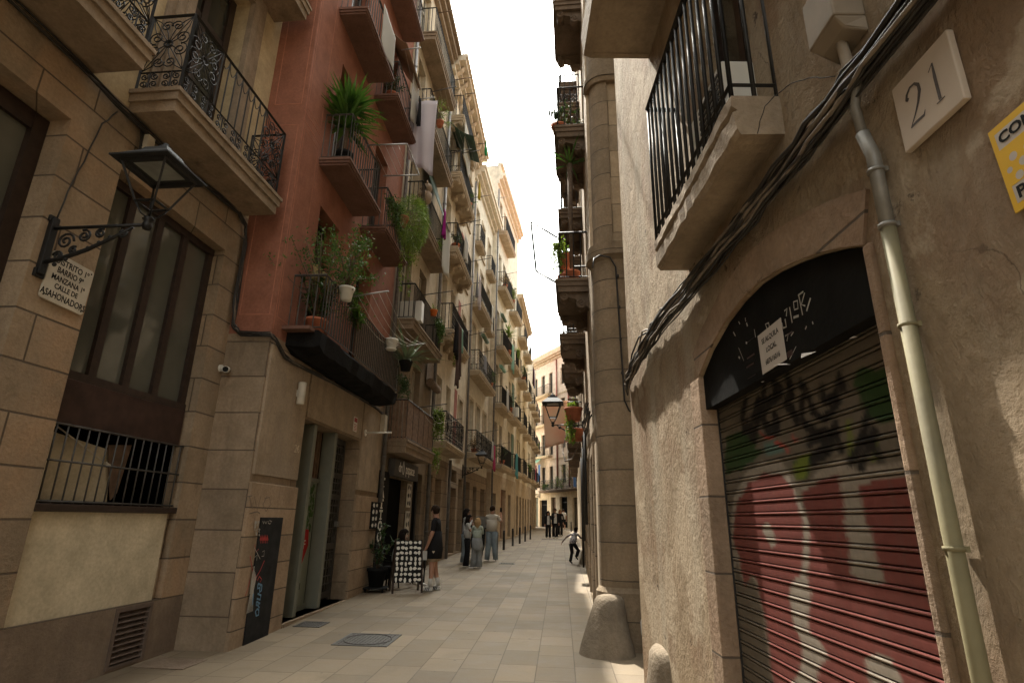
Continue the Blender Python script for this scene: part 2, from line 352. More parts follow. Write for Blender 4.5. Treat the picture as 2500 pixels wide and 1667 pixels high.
M['plinth_old'] = wallmat('old_shop_front', (.26, .19, .12), (.31, .23, .145), (.09, .07, .05), .7, .6, .5, (4, .6), (.1, .075, .05), .008)
M['cream_lower'] = wallmat('lower_cream_plaster', (.26, .195, .125), (.33, .25, .16), (.11, .085, .06), .75, .7, .4)  # darker cream for the lower storeys of the old house
M['cream_slab'] = wallmat('cream_slab', (.52, .41, .27), (.58, .46, .31), (.25, .18, .12), .5, .4, .3)
M['red_panel'] = wallmat('red_panel', (.36, .1, .065), (.4, .12, .075), (.25, .08, .05), .3, .3, .2)
def slatmat(name, col, pitch=.09):
    m, nt, b, v = base_mat(name, .5, .2, .4)
    wv = nt.nodes.new('ShaderNodeTexWave'); wv.bands_direction = 'Z'; wv.inputs['Scale'].default_value = .314/pitch; nt.links.new(v, wv.inputs[0])
    f = _noise(nt, v, 2, 6); c = _mix(nt, 'MIX', f, tuple(x*.6 for x in col), tuple(x*1.25 for x in col))
    nt.links.new(c, b.inputs['Base Color']); nt.links.new(_bump(nt, wv.outputs[1], .8, .015), b.inputs['Normal']); return m
M['shutter_metal'] = slatmat('rolled_shutter', (.2, .17, .12)); M['shutter_red'] = slatmat('red_shutter', (.3, .11, .075))

M['red_slab'] = wallmat('red_slab', (.19, .095, .066), (.23, .115, .082), (.09, .06, .045), .5, .4, .3)

M['lamp_roof'] = simple('lamp_roof', (.03, .031, .032), .6, 0, .2, 5, 0, .2); M['diffuser'] = simple('lamp_diffuser', (.25, .26, .24), .3)
M['door_black'] = simple('door_black', (.02, .019, .018), .8, 0, .35, 7, .2, .12); M['paint_red'] = simple('paint_red', (.33, .03, .025), .6); M['paint_white'] = simple('paint_white', (.36, .33, .28), .7); M['paint_blue'] = simple('paint_blue', (.1, .2, .3), .6); M['paint_grey'] = simple('paint_grey', (.14, .105, .075), .8)
M['sign_brown'] = simple('sign_brown', (.05, .042, .035), .6, 0, .15, 3)
M['bollard'] = simple('bollard_iron', (.045, .042, .038), .5, .5, .25, 12, .1)
M['blind_white'] = translucent('blind_white', (.72, .7, .64), .6)
M['orange_pot'] = simple('orange_plastic', (.6, .14, .02), .4); M['reed_yellow'] = simple('reed_yellow', (.3, .22, .09), .8, 0, .35, 30)
M['awning_tan'] = simple('awning_tan', (.3, .2, .12), .9, 0, .15, 6); M['awning_green'] = simple('awning_green', (.05, .085, .06), .85, 0, .15, 6)
M['sunscreen'] = translucent('sun_screen', (.76, .58, .42), .5, (.74, .42, .28))
M['plush'] = simple('plush', (.33, .26, .19), .95, 0, .15, 30, .4)
M['lip'] = simple('face_dark', (.09, .04, .03), .6); M['hair_dark'] = simple('hair_dark', (.012, .008, .006), .9, 0, .4, 40, 0, .1); M['hair_brown'] = simple('hair_brown', (.025, .015, .009), .9, 0, .4, 40, 0, .1); M['hair_blond'] = simple('hair_blond', (.3, .19, .09), .85, 0, .35, 40, 0, .1)
M['skin_dark'] = simple('skin_dark', (.09, .045, .03), .55, 0, .1, 12); M['shoe_white'] = simple('shoe_white', (.5, .47, .42), .6); M['shoe_black'] = simple('shoe_black', (.02, .019, .018), .5)
M['screen_clear'] = simple('screen_clear', (.22, .21, .19), .2)
M['old_box'] = simple('dusty_plastic', (.2, .16, .115), .7, 0, .15, 6)
M['pipe_mustard'] = simple('mustard_paint', (.18, .155, .085), .75, 0, .15, 5, .1, .25, dirt=(.1, .085, .055)); M['pipe_grey'] = simple('pipe_grey', (.2, .19, .165), .5, .2, .2, 8, dirt=(.1, .085, .07))
M['marble'] = simple('marble_plate', (.42, .35, .28), .35, 0, .06, 3); M['numeral_grey'] = simple('numeral_grey', (.07, .06, .055), .6); M['paper_yellow'] = simple('paper_yellow', (.6, .36, .02), .6, 0, .05); M['paper_white'] = simple('paper_white', (.42, .37, .32), .7, 0, .05)
M['guard'] = wallmat('guard_stone', (.23, .18, .125), (.29, .225, .15), (.1, .08, .06), .7, .3, .7, lump=.02)

M['letter_white'] = simple('letter_white', (.78, .76, .7), .6, 0, .03, 5)
# ------------------------------------------------------------------ ground
def make_ground():
    m, nt, b, v = base_mat('street_paving', .75, 0, .3)
    vv = _map(nt, v, (1, 1, 1), (.1, .13, 0), (0, 0, R(90-5)*-1))
    br = nt.nodes.new('ShaderNodeTexBrick'); nt.links.new(vv, br.inputs['Vector']); br.offset = .37; br.offset_frequency = 2; br.squash = .8; br.squash_frequency = 3
    for k, x in (('Scale', 1), ('Brick Width', .66), ('Row Height', .42), ('Mortar Size', .006), ('Mortar Smooth', .2), ('Bias', .1)): br.inputs[k].default_value = x
    br.inputs['Color1'].default_value = (.16, .125, .085, 1); br.inputs['Color2'].default_value = (.238, .19, .13, 1); br.inputs['Mortar'].default_value = (.12, .09, .06, 1)
    # a few slabs of a different stone
    br2 = nt.nodes.new('ShaderNodeTexBrick'); nt.links.new(vv, br2.inputs['Vector']); br2.offset = .37; br2.offset_frequency = 2; br2.squash = .8; br2.squash_frequency = 3
    for k, x in (('Scale', 1), ('Brick Width', .66), ('Row Height', .42), ('Mortar Size', 0), ('Bias', -.72)): br2.inputs[k].default_value = x
    br2.inputs['Color1'].default_value = (0, 0, 0, 1); br2.inputs['Color2'].default_value = (1, 1, 1, 1); br2.inputs['Mortar'].default_value = (0, 0, 0, 1)
    c = _mix(nt, 'MIX', _ramp(nt, br2.outputs['Color'], .45, .55, 0, .5), br.outputs['Color'], (.27, .222, .16))
    big = _noise(nt, v, .45, 6, .6); mid = _noise(nt, v, 2.4, 9, .65); fine = _noise(nt, v, 45, 4, .6)
    c = _mix(nt, 'MULTIPLY', .75, c, _mix(nt, 'MIX', _ramp(nt, big, .3, .7), (.74, .72, .68), (1.1, 1.08, 1.05)))
    c = _mix(nt, 'MULTIPLY', .8, c, _mix(nt, 'MIX', _ramp(nt, mid, .3, .72), (.76, .74, .7), (1.08, 1.07, 1.06)))
    c = _mix(nt, 'MULTIPLY', .4, c, _mix(nt, 'MIX', fine, (.7, .7, .7), (1.25, 1.25, 1.25)))
    spots = _noise(nt, v, 7, 3, .5); c = _mix(nt, 'MIX', _ramp(nt, spots, .72, .78, 0, .5), c, (.1, .08, .06))
    vg = nt.nodes.new('ShaderNodeTexVoronoi'); vg.inputs['Scale'].default_value = 3.3; nt.links.new(v, vg.inputs['Vector'])
    c = _mix(nt, 'MIX', _ramp(nt, vg.outputs['Distance'], .045, .075, .65, 0), c, (.07, .06, .05))
    bl = _noise(nt, v, .9, 8, .68, .8); c = _mix(nt, 'MIX', _ramp(nt, bl, .56, .7, 0, .45), c, (.12, .09, .06))
    nt.links.new(c, b.inputs['Base Color'])
    nt.links.new(_ramp(nt, mid, .3, .7, .55, .85), b.inputs['Roughness'])
    inv = nt.nodes.new('ShaderNodeMath'); inv.operation = 'SUBTRACT'; inv.inputs[0].default_value = 1; nt.links.new(br.outputs['Fac'], inv.inputs[1])
    n1 = _bump(nt, fine, .15, .006); n2 = _bump(nt, mid, .25, .02, n1); nt.links.new(_bump(nt, inv.outputs[0], .6, .012, n2), b.inputs['Normal'])
    mb = MB(); y0, y1 = -40, 140
    mb.quad((-60, y0, ground_z(y0)), (60, y0, ground_z(y0)), (60, y1, ground_z(y1)), (-60, y1, ground_z(y1)))
    solo('pavement', mb, m, 'beige stone paving of the narrow street', None, kind='structure')
    del bpy.data.objects['pavement']['label']
make_ground()

# ------------------------------------------------------------------ railings and balconies
def spiral(c, r, turns, a0, sgn, n=14):
    """flat spiral points around c in panel coordinates, from the outside to the eye"""
    return [(c[0]+r*(1-.82*i/n)*math.cos(a0+sgn*turns*2*math.pi*i/n), c[1]+r*(1-.82*i/n)*math.sin(a0+sgn*turns*2*math.pi*i/n)) for i in range(n+1)]
def panel_bars(mb, P, L, h, step, r, z0=.07, k=4, skip=()):
    n = max(2, int(L/step))
    for i in range(n+1):
        u = L*i/n
        if any(a < u < b for a, b in skip): continue
        mb.bar(P(u, z0), P(u, h), r, 0, k)
def ornate_panel(mb, P, L, h, r=.008):
    """wrought flower in an upright rectangle: crossing leaves with facing scrolls"""
    c = (L/2, h*.5)
    for sx in (-1, 1):
        for sz in (-1, 1):
            e = (L/2+sx*L*.46, h*.5+sz*h*.47)
            for k in (-.05, 0, .05): mb.tube([P(c[0]+(e[0]-c[0])*t + sx*k*math.sin(math.pi*t), c[1]+(e[1]-c[1])*t - sz*k*math.sin(math.pi*t)) for t in (0, .25, .5, .75, 1)], r*.8, 4, 0, True)
            R1_ = min(L, h)*.19
            mb.tube([P(*q) for q in spiral((L/2+sx*L*.3, h*.5+sz*h*.11), R1_, 1.6, R(-90*sz), sx*sz)], r, 4)
            mb.tube([P(*q) for q in spiral((L/2+sx*L*.13, h*.5+sz*h*.32), R1_*.8, 1.4, R(180 if sx > 0 else 0), -sx*sz)], r, 4)
    mb.tube([P(L/2+.05*math.cos(a), h*.5+.05*math.sin(a)) for a in [i*math.pi/4 for i in range(9)]], r*1.5, 4)
def band_scrolls(mb, P, L, z0, z1, r=.007, step=None):
    h = z1-z0; step = step or h*1.05; n = max(1, round(L/step)); st = L/n
    for i in range(n):
        u = st*(i+.5)
        for sx in (-1, 1):
            mb.tube([P(*q) for q in spiral((u+sx*st*.24, z0+h*.74), h*.24, 1.5, R(90), sx, 10)], r, 4)
            mb.tube([P(*q) for q in spiral((u+sx*st*.24, z0+h*.27), h*.24, 1.5, R(-90), -sx, 10)], r, 4)
        mb.bar(P(u, z0), P(u, z1), r)
def railing_mesh(fr, s0, s1, d, z, style='plain', h=1.0, step=.115, r=.008):
    mb = MB()
    sides = [(lambda u, v: fr.L(s0, u, z+v), d), (lambda u, v: fr.L(s0+u, d, z+v), s1-s0), (lambda u, v: fr.L(s1, u, z+v), d)]
    for idx, (P, L) in enumerate(sides):
        mb.tube([P(-.0, h), P(L, h)], .022, 4, 0, False)
        mb.tube([P(-.0, .06), P(L, .06)], .012, 4, 0, False)
        if style == 'plain': panel_bars(mb, P, L, h, step, r, .06)
        elif style == 'round': panel_bars(mb, P, L, h, step, r, -.02, 8)
        elif style == 'turned':
            panel_bars(mb, P, L, h, step, r, .06)
            n = max(2, int(L/step))
            for i in range(n+1):
                for zz in (.3, .62): mb.tube([P(L*i/n, zz-.03), P(L*i/n, zz), P(L*i/n, zz+.03)], [.009, .02, .009], 5)
        elif style == 'curl':
            mb.tube([P(0, .3), P(L, .3)], .011, 4, 0, False)
            panel_bars(mb, P, L, h, step, r, .3); band_scrolls(mb, P, L, .06, .3, .007, .3)
        elif style == 'lace':
            mb.tube([P(0, .3), P(L, .3)], .011, 4, 0, False); band_scrolls(mb, P, L, .06, .3, .007, .26)
            band_scrolls(mb, P, L, .32, h-.02, .007, .5); panel_bars(mb, P, L, h, step*1.6, r, .3)
        elif style == 'ornate':
            b = .28; mb.tube([P(0, b), P(L, b)], .013, 4, 0, False)
            for uu in (0, L): mb.bar(P(uu, 0), P(uu, h), .014)
            if L < .9: band_scrolls(mb, P, L, .06, b, .008, .3); ornate_panel(mb, lambda u, v: P(u, v+b), L, h-b, .008)
            else:
                W_ = .56; band_scrolls(mb, P, L, .06, b, .008, .3)
                for u0 in (0, L-W_):
                    ornate_panel(mb, lambda u, v: P(u+u0, v+b), W_, h-b, .008); mb.bar(P(u0+(W_ if u0 == 0 else 0), b), P(u0+(W_ if u0 == 0 else 0), h), .009)
                n = int((L-2*W_)/.13)
                for i in range(n+1):
                    u = W_+(L-2*W_)*i/n; mb.bar(P(u, b), P(u, h), .008)
                    if i < n:
                        w = (L-2*W_)/n
                        mb.tube([P(u+w*t, h-.02-.16*math.sin(math.pi*t)**.7) for t in (0, .15, .3, .5, .7, .85, 1)], .006, 4)
    return mb
def slab_mesh(fr, s0, s1, d, z, th=.2, mould=True, e=.05):
    mb = MB()
    if mould:
        mb.fbox(fr, s0-e, s1+e, -.02, d+e, z-.05, z)
        mb.fbox(fr, s0-e*.55, s1+e*.55, -.02, d+e*.55, z-.05-th*.35, z-.0505)
        mb.fbox(fr, s0, s1, -.02, d, z-th, z-.0503-th*.35)
    else: mb.fbox(fr, s0, s1, -.02, d, z-th, z)
    return mb

class Bld:
    def __init__(s, name, label, fr, s0, s1, ztop, bands, depth=8., cat='building', zlow=-.6, group=None):
        s.fr, s.s0, s.s1, s.zt, s.depth, s.zl = fr, s0, s1, ztop, depth, zlow
        s.bands = bands if isinstance(bands, list) else [(-9, bands)]
        s.root = thing(name, label, cat, fr.m, group); s.holes = []
    def bandsplit(s, zs):
        return sorted(set(zs) | {z for z, _ in s.bands if s.zl < z < s.zt})
    def mi(s, z):
        k = 0
        for i, (zz, _) in enumerate(s.bands):
            if z >= zz: k = i
        return k
    def hole(s, a0, a1, z0, z1, rec=.2): s.holes.append((a0, a1, z0, z1, rec)); return s
    def window(s, a0, a1, z0, z1, rec=.18, frame='wood_dark', pane='glass', mull=1, trans=(), fw=.06, surround=None, sw=.14, sill=True, name='window', cut=True):
        if cut: s.hole(a0, a1, z0, z1, rec)
        fr = s.fr; mb = MB(); d0, d1 = -rec-.03, -rec+.03
        mb.fbox(fr, a0, a0+fw, d0, d1, z0, z1); mb.fbox(fr, a1-fw, a1, d0, d1, z0, z1)
        mb.fbox(fr, a0+fw, a1-fw, d0, d1, z1-fw, z1); mb.fbox(fr, a0+fw, a1-fw, d0, d1, z0, z0+fw)
        for i in range(mull):
            c = a0+(a1-a0)*(i+1)/(mull+1); mb.fbox(fr, c-fw*.6, c+fw*.6, d0, d1+.004, z0+fw, z1-fw)
        for t in trans: mb.fbox(fr, a0+fw, a1-fw, d0+.002, d1-.004, z0+(z1-z0)*t-fw*.4, z0+(z1-z0)*t+fw*.4)
        o = part(name, mb, M[frame], s.root)
        p = MB(); p.fbox(fr, a0+.01, a1-.01, -rec-.012, -rec-.002, z0+.01, z1-.01); part('pane', p, M[pane], o)
        if surround:
            q = MB(); q.fbox(fr, a0-sw, a0-.001, -.01, .03, z0, z1+sw); q.fbox(fr, a1+.001, a1+sw, -.01, .03, z0, z1+sw); q.fbox(fr, a0, a1, -.01, .034, z1+.001, z1+sw)
            if sill: q.fbox(fr, a0-sw-.03, a1+sw+.03, -.01, .07, z0-.09, z0-.001)
            part('surround', q, M[surround], o)
        return o
    def balcony(s, a0, a1, z, d=.5, style='plain', h=.95, th=.2, slab='slab', rail='iron', mould=True, step=.115, r=.008, consoles=0, label=None):
        o = part('balcony', slab_mesh(s.fr, a0, a1, d, z, th, mould), M[slab], s.root, label)
        part('railing', railing_mesh(s.fr, a0+.03, a1-.03, d-.03, z, style, h, step, r), M[rail], o)
        if consoles:
            for i in range(consoles):
                c = a0+.18+(a1-a0-.36)*i/max(1, consoles-1); q = MB(); fr = s.fr; w = .1
                zt = z-th
                prof = [(0, zt+.01), (d*.92, zt+.01), (d*.9, zt-.04), (d*.7, zt-.07), (d*.45, zt-.11), (d*.25, zt-.22), (0, zt-.28)]
                P = [fr.L(c-w, dd, zz) for dd, zz in prof]; q.prism(P, fr.L(2*w, 0, 0)-fr.L(0, 0, 0))
                for (dd, zz, rr) in ((d*.8, zt-.06, .075), (d*.25, zt-.2, .09)):
                    q.tube([fr.L(c-w-.03, dd, zz), fr.L(c+w+.03, dd, zz)], rr, 12)
                    for e in (-1, 1): q.tube([fr.L(c+e*(w+.035)+e*.012*0, dd+rr*(.75-.6*t/10)*math.cos(t*.9), zz+rr*(.75-.6*t/10)*math.sin(t*.9)) for t in range(11)], .014, 4)
                part('console', q, M[slab], o)
        return o
    def cornice(s, a0, a1, z, steps, mat, name='cornice'):
        mb = MB(); zz = z
        for (d, h) in steps: mb.fbox(s.fr, a0, a1, -.05, d, zz, zz+h-.0015); zz += h
        return part(name, mb, M[mat], s.root)
    def finish(s, name='wall', roof='tile', subdiv=False):
        fr = s.fr; mb = MB()
        A = sorted({s.s0, s.s1} | {x for h in s.holes for x in h[:2]}); A = [a for a in A if s.s0 <= a <= s.s1]
        Z = s.bandsplit({s.zl, s.zt} | {x for h in s.holes for x in h[2:4] if s.zl < x < s.zt})
        for i in range(len(A)-1):
            for j in range(len(Z)-1):
                ca, cz = (A[i]+A[i+1])/2, (Z[j]+Z[j+1])/2
                if any(h[0] < ca < h[1] and h[2] < cz < h[3] for h in s.holes): continue
                mb.quad(fr.L(A[i], 0, Z[j]), fr.L(A[i+1], 0, Z[j]), fr.L(A[i+1], 0, Z[j+1]), fr.L(A[i], 0, Z[j+1]), s.mi(cz))
        for (a0, a1, z0, z1, rc) in s.holes:
            k = s.mi((z0+z1)/2)
            mb.quad(fr.L(a0, 0, z0), fr.L(a0, 0, z1), fr.L(a0, -rc, z1), fr.L(a0, -rc, z0), k); mb.quad(fr.L(a1, 0, z0), fr.L(a1, 0, z1), fr.L(a1, -rc, z1), fr.L(a1, -rc, z0), k)
            mb.quad(fr.L(a0, 0, z1), fr.L(a1, 0, z1), fr.L(a1, -rc, z1), fr.L(a0, -rc, z1), k); mb.quad(fr.L(a0, 0, z0), fr.L(a1, 0, z0), fr.L(a1, -rc, z0), fr.L(a0, -rc, z0), k)
        D = -s.depth; ZZ = s.bandsplit({s.zl, s.zt})
        for j in range(len(ZZ)-1):
            z0, z1 = ZZ[j], ZZ[j+1]; k = s.mi((z0+z1)/2)
            for a in (s.s0, s.s1): mb.quad(fr.L(a, 0, z0), fr.L(a, D, z0), fr.L(a, D, z1), fr.L(a, 0, z1), k)
            mb.quad(fr.L(s.s0, D, z0), fr.L(s.s1, D, z0), fr.L(s.s1, D, z1), fr.L(s.s0, D, z1), k)
        o = part(name, mb, [M[m] for _, m in s.bands], s.root)
        q = MB(); q.fbox(fr, s.s0, s.s1, D, -.02, s.zt+.001, s.zt+.06); part('roof', q, M[roof], s.root)
        return o

FL1 = Frame(-4.05, 7.1, 6, 1); FL2 = Frame(-3.38, 7.55, 4.2, 1); FL3 = Frame(-2.97, 13.08, 5.25, 1)
FL5 = Frame(-1.96, 24.2, 7.3, 1); FL6 = Frame(-1.0, 30.0, 9.6, 1); FL7 = Frame(.35, 37.9, 6.5, 1)
FR1 = Frame(1.3, 6.06, .27, -1); FR2 = Frame(1.2, 7.9, 6.2, -1); FR2A = Frame(1.2, 7.9, 96.2, -1); FEN = Frame(2., 62., 155, 1)
FR2A.side = 1; FR2A.n = -FR2A.n     # alley wall: outward towards the camera

# ------------------------------------------------------------------ left 1: stone corner house
b1 = Bld('stone_house', 'brown ashlar stone house with ochre upper wall and wrought iron balconies beside the red facade', FL1, -14, .62, 15.2, [(-9, 'plinth'), (.73, 'stone'), (5.93, 'ochre')])
b1.hole(-1.83, .1, .74, 5.22, .22); b1.hole(-4.6, -2.5, .12, 5.32, .3); b1.hole(-1.45, -.32, 6.15, 9.2, .3); b1.hole(-5.2, -3.9, 6.15, 9.2, .3); b1.hole(-.58, -.03, .14, .73, .08)
fr = FL1
def b1_ground():
    w = MB(); d0, d1 = -.24, -.16; a0, a1 = -1.83, .1
    for c in (a0+.04, a0+.44, a0+.9, a0+1.36, a1-.05): w.fbox(fr, c-.05, c+.05, d0, d1, 3.0, 5.14)
    w.fbox(fr, a0, a1, d0, d1+.01, 5.12, 5.21); w.fbox(fr, a0, a1, d0, d1+.015, 2.94, 3.03)
    o = part('window', w, M['wood_dark'], b1.root)
    p = MB(); p.fbox(fr, a0+.01, a1-.01, -.215, -.205, 3.0, 5.2); part('pane', p, M['glass_reflection'], o)
    q = MB(); q.fbox(fr, a0+.005, a1-.03, -.2, -.12, 2.5, 2.94); bevel(part('spandrel_panel', q, M['panel_dark'], b1.root), .006)
    # recess behind the grille: dark back, leaning boards
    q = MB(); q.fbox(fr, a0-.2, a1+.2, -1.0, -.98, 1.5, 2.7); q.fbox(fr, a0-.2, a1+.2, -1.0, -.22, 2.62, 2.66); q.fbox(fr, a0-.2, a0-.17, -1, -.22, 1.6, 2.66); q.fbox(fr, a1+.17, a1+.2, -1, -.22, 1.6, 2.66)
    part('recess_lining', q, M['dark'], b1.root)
    q = MB()
    P = [fr.L(a, -.34, z) for a, z in ((-1.78, 1.8), (-.62, 1.8), (-.72, 2.35), (-1.78, 2.48))]; q.prism(P, (0, .02, 0))
    part('board', q, M['panel'], b1.root)
    q = MB(); P = [fr.L(a, -.3, z) for a, z in ((-.82, 2.4), (-.48, 2.44), (-.55, 1.9), (-.62, 1.82))]; q.prism(P, (0, .015, 0)); part('board', q, M['cloth_orange'] if False else M['wood'], b1.root)
    q = MB(); q.tube([fr.L(-1.55, -.27, 2.5), fr.L(-.86, -.25, 2.2)], .008, 5); q.tube([fr.L(-.86, -.25, 2.2), fr.L(-.78, -.25, 2.17)], .018, 5)
    part('stick', q, M['offwhite'], b1.root)
    q = MB()
    for zz in (2.49, 2.15, 1.78): q.tube([fr.L(a0+.01, -.06, zz), fr.L(a1-.02, -.06, zz)], .011, 6)
    for i in range(15): q.bar(fr.L(a0+.08+i*.127, -.06, 1.76), fr.L(a0+.08+i*.127, -.06, 2.5), .008, 0, 6)
    part('window_grille', q, M['iron_grey'], b1.root)
    q = MB(); q.fbox(fr, a0, a1, -.24, .0, 1.69, 1.76); bevel(part('sill', q, M['wood_dark'], b1.root), .01)
    q = MB(); q.fbox(fr, a0+.003, a1-.1, -.2, -.045, .74, 1.688); part('render_panel', q, M['panel'], b1.root)
    q = MB(); q.fbox(fr, a1-.098, a1, -.2, -.09, .74, 1.688); part('jamb', q, M['stone_plain'], b1.root)
    # louvre
    q = MB(); x0, x1, z0, z1 = -.58, -.03, .14, .73
    q.fbox(fr, x0, x0+.045, -.07, .012, z0, z1); q.fbox(fr, x1-.045, x1, -.07, .012, z0, z1); q.fbox(fr, x0+.045, x1-.045, -.07, .011, z1-.045, z1); q.fbox(fr, x0+.045, x1-.045, -.07, .011, z0, z0+.03)
    for i in range(9):
        zz = z0+.045+i*.055; P = [fr.L(x0+.045, d, z) for d, z in ((-.06, zz+.035), (-.055, zz+.042), (.006, zz+.007), (.001, zz))]; q.prism(P, fr.L(x1-x0-.09, 0, 0)-fr.L(0, 0, 0))
    q.fbox(fr, x0, x1, -.085, -.075, z0, z1)
    part('louvre', q, M['panel_dark'] if False else M['plinth_metal'], b1.root)
    # tall door to the left
    q = MB(); x0, x1 = -4.6, -2.5
    for c in (x0+.06, (x0+x1)/2, x1-.07): q.fbox(fr, c-.07, c+.07, -.32, -.22, .12, 5.3)
    for zz in (.2, 1.1, 3.2, 5.22): q.fbox(fr, x0, x1, -.315, -.235, zz-.09, zz+.09)
    o = part('door', q, M['wood_dark'], b1.root); p = MB(); p.fbox(fr, x0, x1, -.29, -.28, .12, 5.3); part('pane', p, M['glass_reflection'], o)
    for (x0, x1) in ((-1.45, -.32), (-5.2, -3.9)):
        q = MB()
        for c in (x0+.06, (x0+x1)/2, x1-.06): q.fbox(fr, c-.06, c+.06, -.33, -.25, 6.15, 9.2)
        for zz in (6.3, 8.3, 9.15): q.fbox(fr, x0, x1, -.325, -.26, zz-.06, zz+.06)
        o = part('balcony_door', q, M['wood_dark'], b1.root); p = MB(); p.fbox(fr, x0, x1, -.3, -.29, 6.15, 9.2); part('pane', p, M['glass'], o)
        q = MB()
        for (w_, dd) in ((.34, .03), (.22, .055), (.1, .08)):
            q.fbox(fr, x0-w_, x0-w_+.12, -.01, dd, 6.16, 9.2+w_); q.fbox(fr, x1+w_-.12, x1+w_, -.01, dd, 6.16, 9.2+w_); q.fbox(fr, x0-w_+.12, x1+w_-.12, -.01, dd, 9.2+w_-.12, 9.2+w_)
        part('surround', q, M['slab'], o)
b1_ground()
b1.balcony(-1.93, .28, 6.14, .55, 'ornate', 1.08, .28, slab='slab')
b1.balcony(-5.9, -2.42, 6.22, .55, 'ornate', 1.08, .28, slab='slab')
b1.balcony(-1.93, .28, 9.75, .55, 'ornate', 1.08, .28, slab='slab')
b1.finish()

# ------------------------------------------------------------------ left 2: red house
fr = FL2
b2 = Bld('red_house', 'brick red plastered house with rusticated beige ground floor and five small balconies', FL2, 0, 5.55, 18.6, [(-9, 'beige'), (4.12, 'red')])
b2.hole(1.4, 4.1, .2, 3.16, .5)
for (a0, a1, z0, z1) in ((1.15, 2.05, 7.5, 9.9), (3.35, 4.25, 7.4, 9.8), (1.2, 2.1, 10.8, 13.2), (3.4, 4.3, 10.7, 13.1), (1.2, 2.1, 14.0, 16.4), (3.4, 4.3, 14.0, 16.4)): b2.window(a0, a1, z0, z1, .22, 'wood_dark', 'glass', 1, (.7,), sill=False, name='balcony_door')
for (a0, a1, z0, z1) in ((1.0, 1.9, 4.3, 6.75), (3.0, 3.9, 4.3, 6.75)): b2.window(a0, a1, z0, z1, .3, 'wood_dark', 'glass', 1, (.7,), sill=False, name='balcony_door')
BALC2 = [(.75, 2.45, 7.5, .5, .92), (2.95, 4.6, 7.4, .5, .95), (.75, 2.5, 10.78, .5, .95), (2.95, 4.55, 10.72, .5, .95), (2.95, 4.6, 14.0, .5, .95), (.75, 2.5, 14.05, .5, .95)]
for (a0, a1, z, d, h) in BALC2: b2.balcony(a0, a1, z, d, 'plain', h, .13, slab='red_slab', rail='iron_grey')
def b2_front():
    # rusticated piers stand proud of the ground floor render, splayed plinth
    for (a0, a1) in ((0, 1.4), (4.1, 5.55)):
        q = MB(); q.fbox(fr, a0, a1, -.01, .05, .0, 2.1); 
        for k in range(5): pass
        bevel(part('pier', q, M['stone_pier'], b2.root), .015)
        q = MB(); q.fbox(fr, a0+.04, a1-.04, -.01, .035, 2.2, 3.98); 
        bevel(part('render_panel', q, M['beige_plain'], b2.root), .008)
    q = MB(); q.fbox(fr, 1.44, 4.06, -.01, .03, 3.2, 3.98); part('render_panel', q, M['beige_plain'], b2.root)
    q = MB(); q.fbox(fr, 1.4, 4.1, -.5, .06, .0, .2); part('door_step', q, M['stone_plain'], b2.root)
    # entrance: two green grey fins, glazed panel with green sheet, grid door
    for a in (1.95, 2.9):
        q = MB(); q.fbox(fr, a, a+.12, -.285, -.05, .2, 3.155); bevel(part('fin', q, M['sage'], b2.root), .008)
    q = MB(); q.fbox(fr, 1.42, 1.95, -.5, -.3, .2, 3.15)
    for k in range(14): q.fbox(fr, 1.5, 1.62, -.3, -.2, .25+k*.205, .38+k*.205)
    part('black_shutter_guide', q, M['black_plastic'], b2.root)
    q = MB(); q.fbox(fr, 2.07, 2.9, -.31, -.29, .2, 2.25); o = part('door_pane', q, M['sheet'], b2.root)
    q = MB(); q.fbox(fr, 2.07, 2.9, -.3, -.25, 2.25, 2.32); q.fbox(fr, 2.07, 2.9, -.3, -.25, .2, .28); part('door_frame', q, M['sage'], b2.root)
    q = MB(); q.fbox(fr, 2.07, 2.9, -.32, -.3, 2.33, 3.15)
    for k in range(7): q.fbox(fr, 2.1+k*.115, 2.16+k*.115, -.3, -.28, 2.35, 3.14)
    part('slatted_transom', q, M['wood'], b2.root)
    # printed sheet: green leaves, a red lozenge and a line of letters
    q = MB()
    rnd = random.Random(3)
    for i in range(150):
        a, z, rr = rnd.uniform(2.12, 2.86), rnd.uniform(1.4, 2.2), rnd.uniform(.02, .05); t = rnd.uniform(0, 6.28)
        q.add([fr.L(a+rr*math.cos(t+k), -.286, z+rr*(1.4 if k % 2 else .5)*math.sin(t+k)) for k in (0, 1.57, 3.14, 4.71)], [(0, 1, 2, 3)])
    part('leaf_print', q, M['leafprint'], o)
    q = MB(); q.prism([fr.L(a, -.287, z) for a, z in ((2.2, 1.0), (2.62, .92), (2.8, 1.2), (2.76, 1.46), (2.4, 1.5), (2.2, 1.3))], (0, -.002, 0)); part('lozenge_print', q, M['cloth_red'], o)
    q = MB(); text_mesh(q, 'OFF', on_wall(fr, 2.5, -.283, 1.16), .2); part('lettering', q, M['offwhite'], o)
    q = MB(); text_mesh(q, 'rmell', on_wall(fr, 2.5, -.283, .52), .15); part('lettering', q, M['black_plastic'], o)
    q = MB(); x0, x1 = 3.02, 4.1
    for c in (x0+.04, x1-.04, x0+.35): q.fbox(fr, c-.04, c+.04, -.34, -.28, .2, 3.15)
    for zz in (.3, 1.15, 2.05, 2.45, 3.1): q.fbox(fr, x0, x1, -.338, -.284, zz-.05, zz+.05)
    for i in range(9): q.bar(fr.L(x0+.1+i*.115, -.31, .25), fr.L(x0+.1+i*.115, -.31, 3.1), .009)
    for i in range(20): q.bar(fr.L(x0, -.306, .35+i*.14), fr.L(x1, -.306, .35+i*.14), .009)
    o = part('grid_door', q, M['iron_grey'], b2.root)
    q = MB(); q.fbox(fr, x0, x1, -.37, -.355, .2, 3.16); part('pane', q, M['glass'], o)
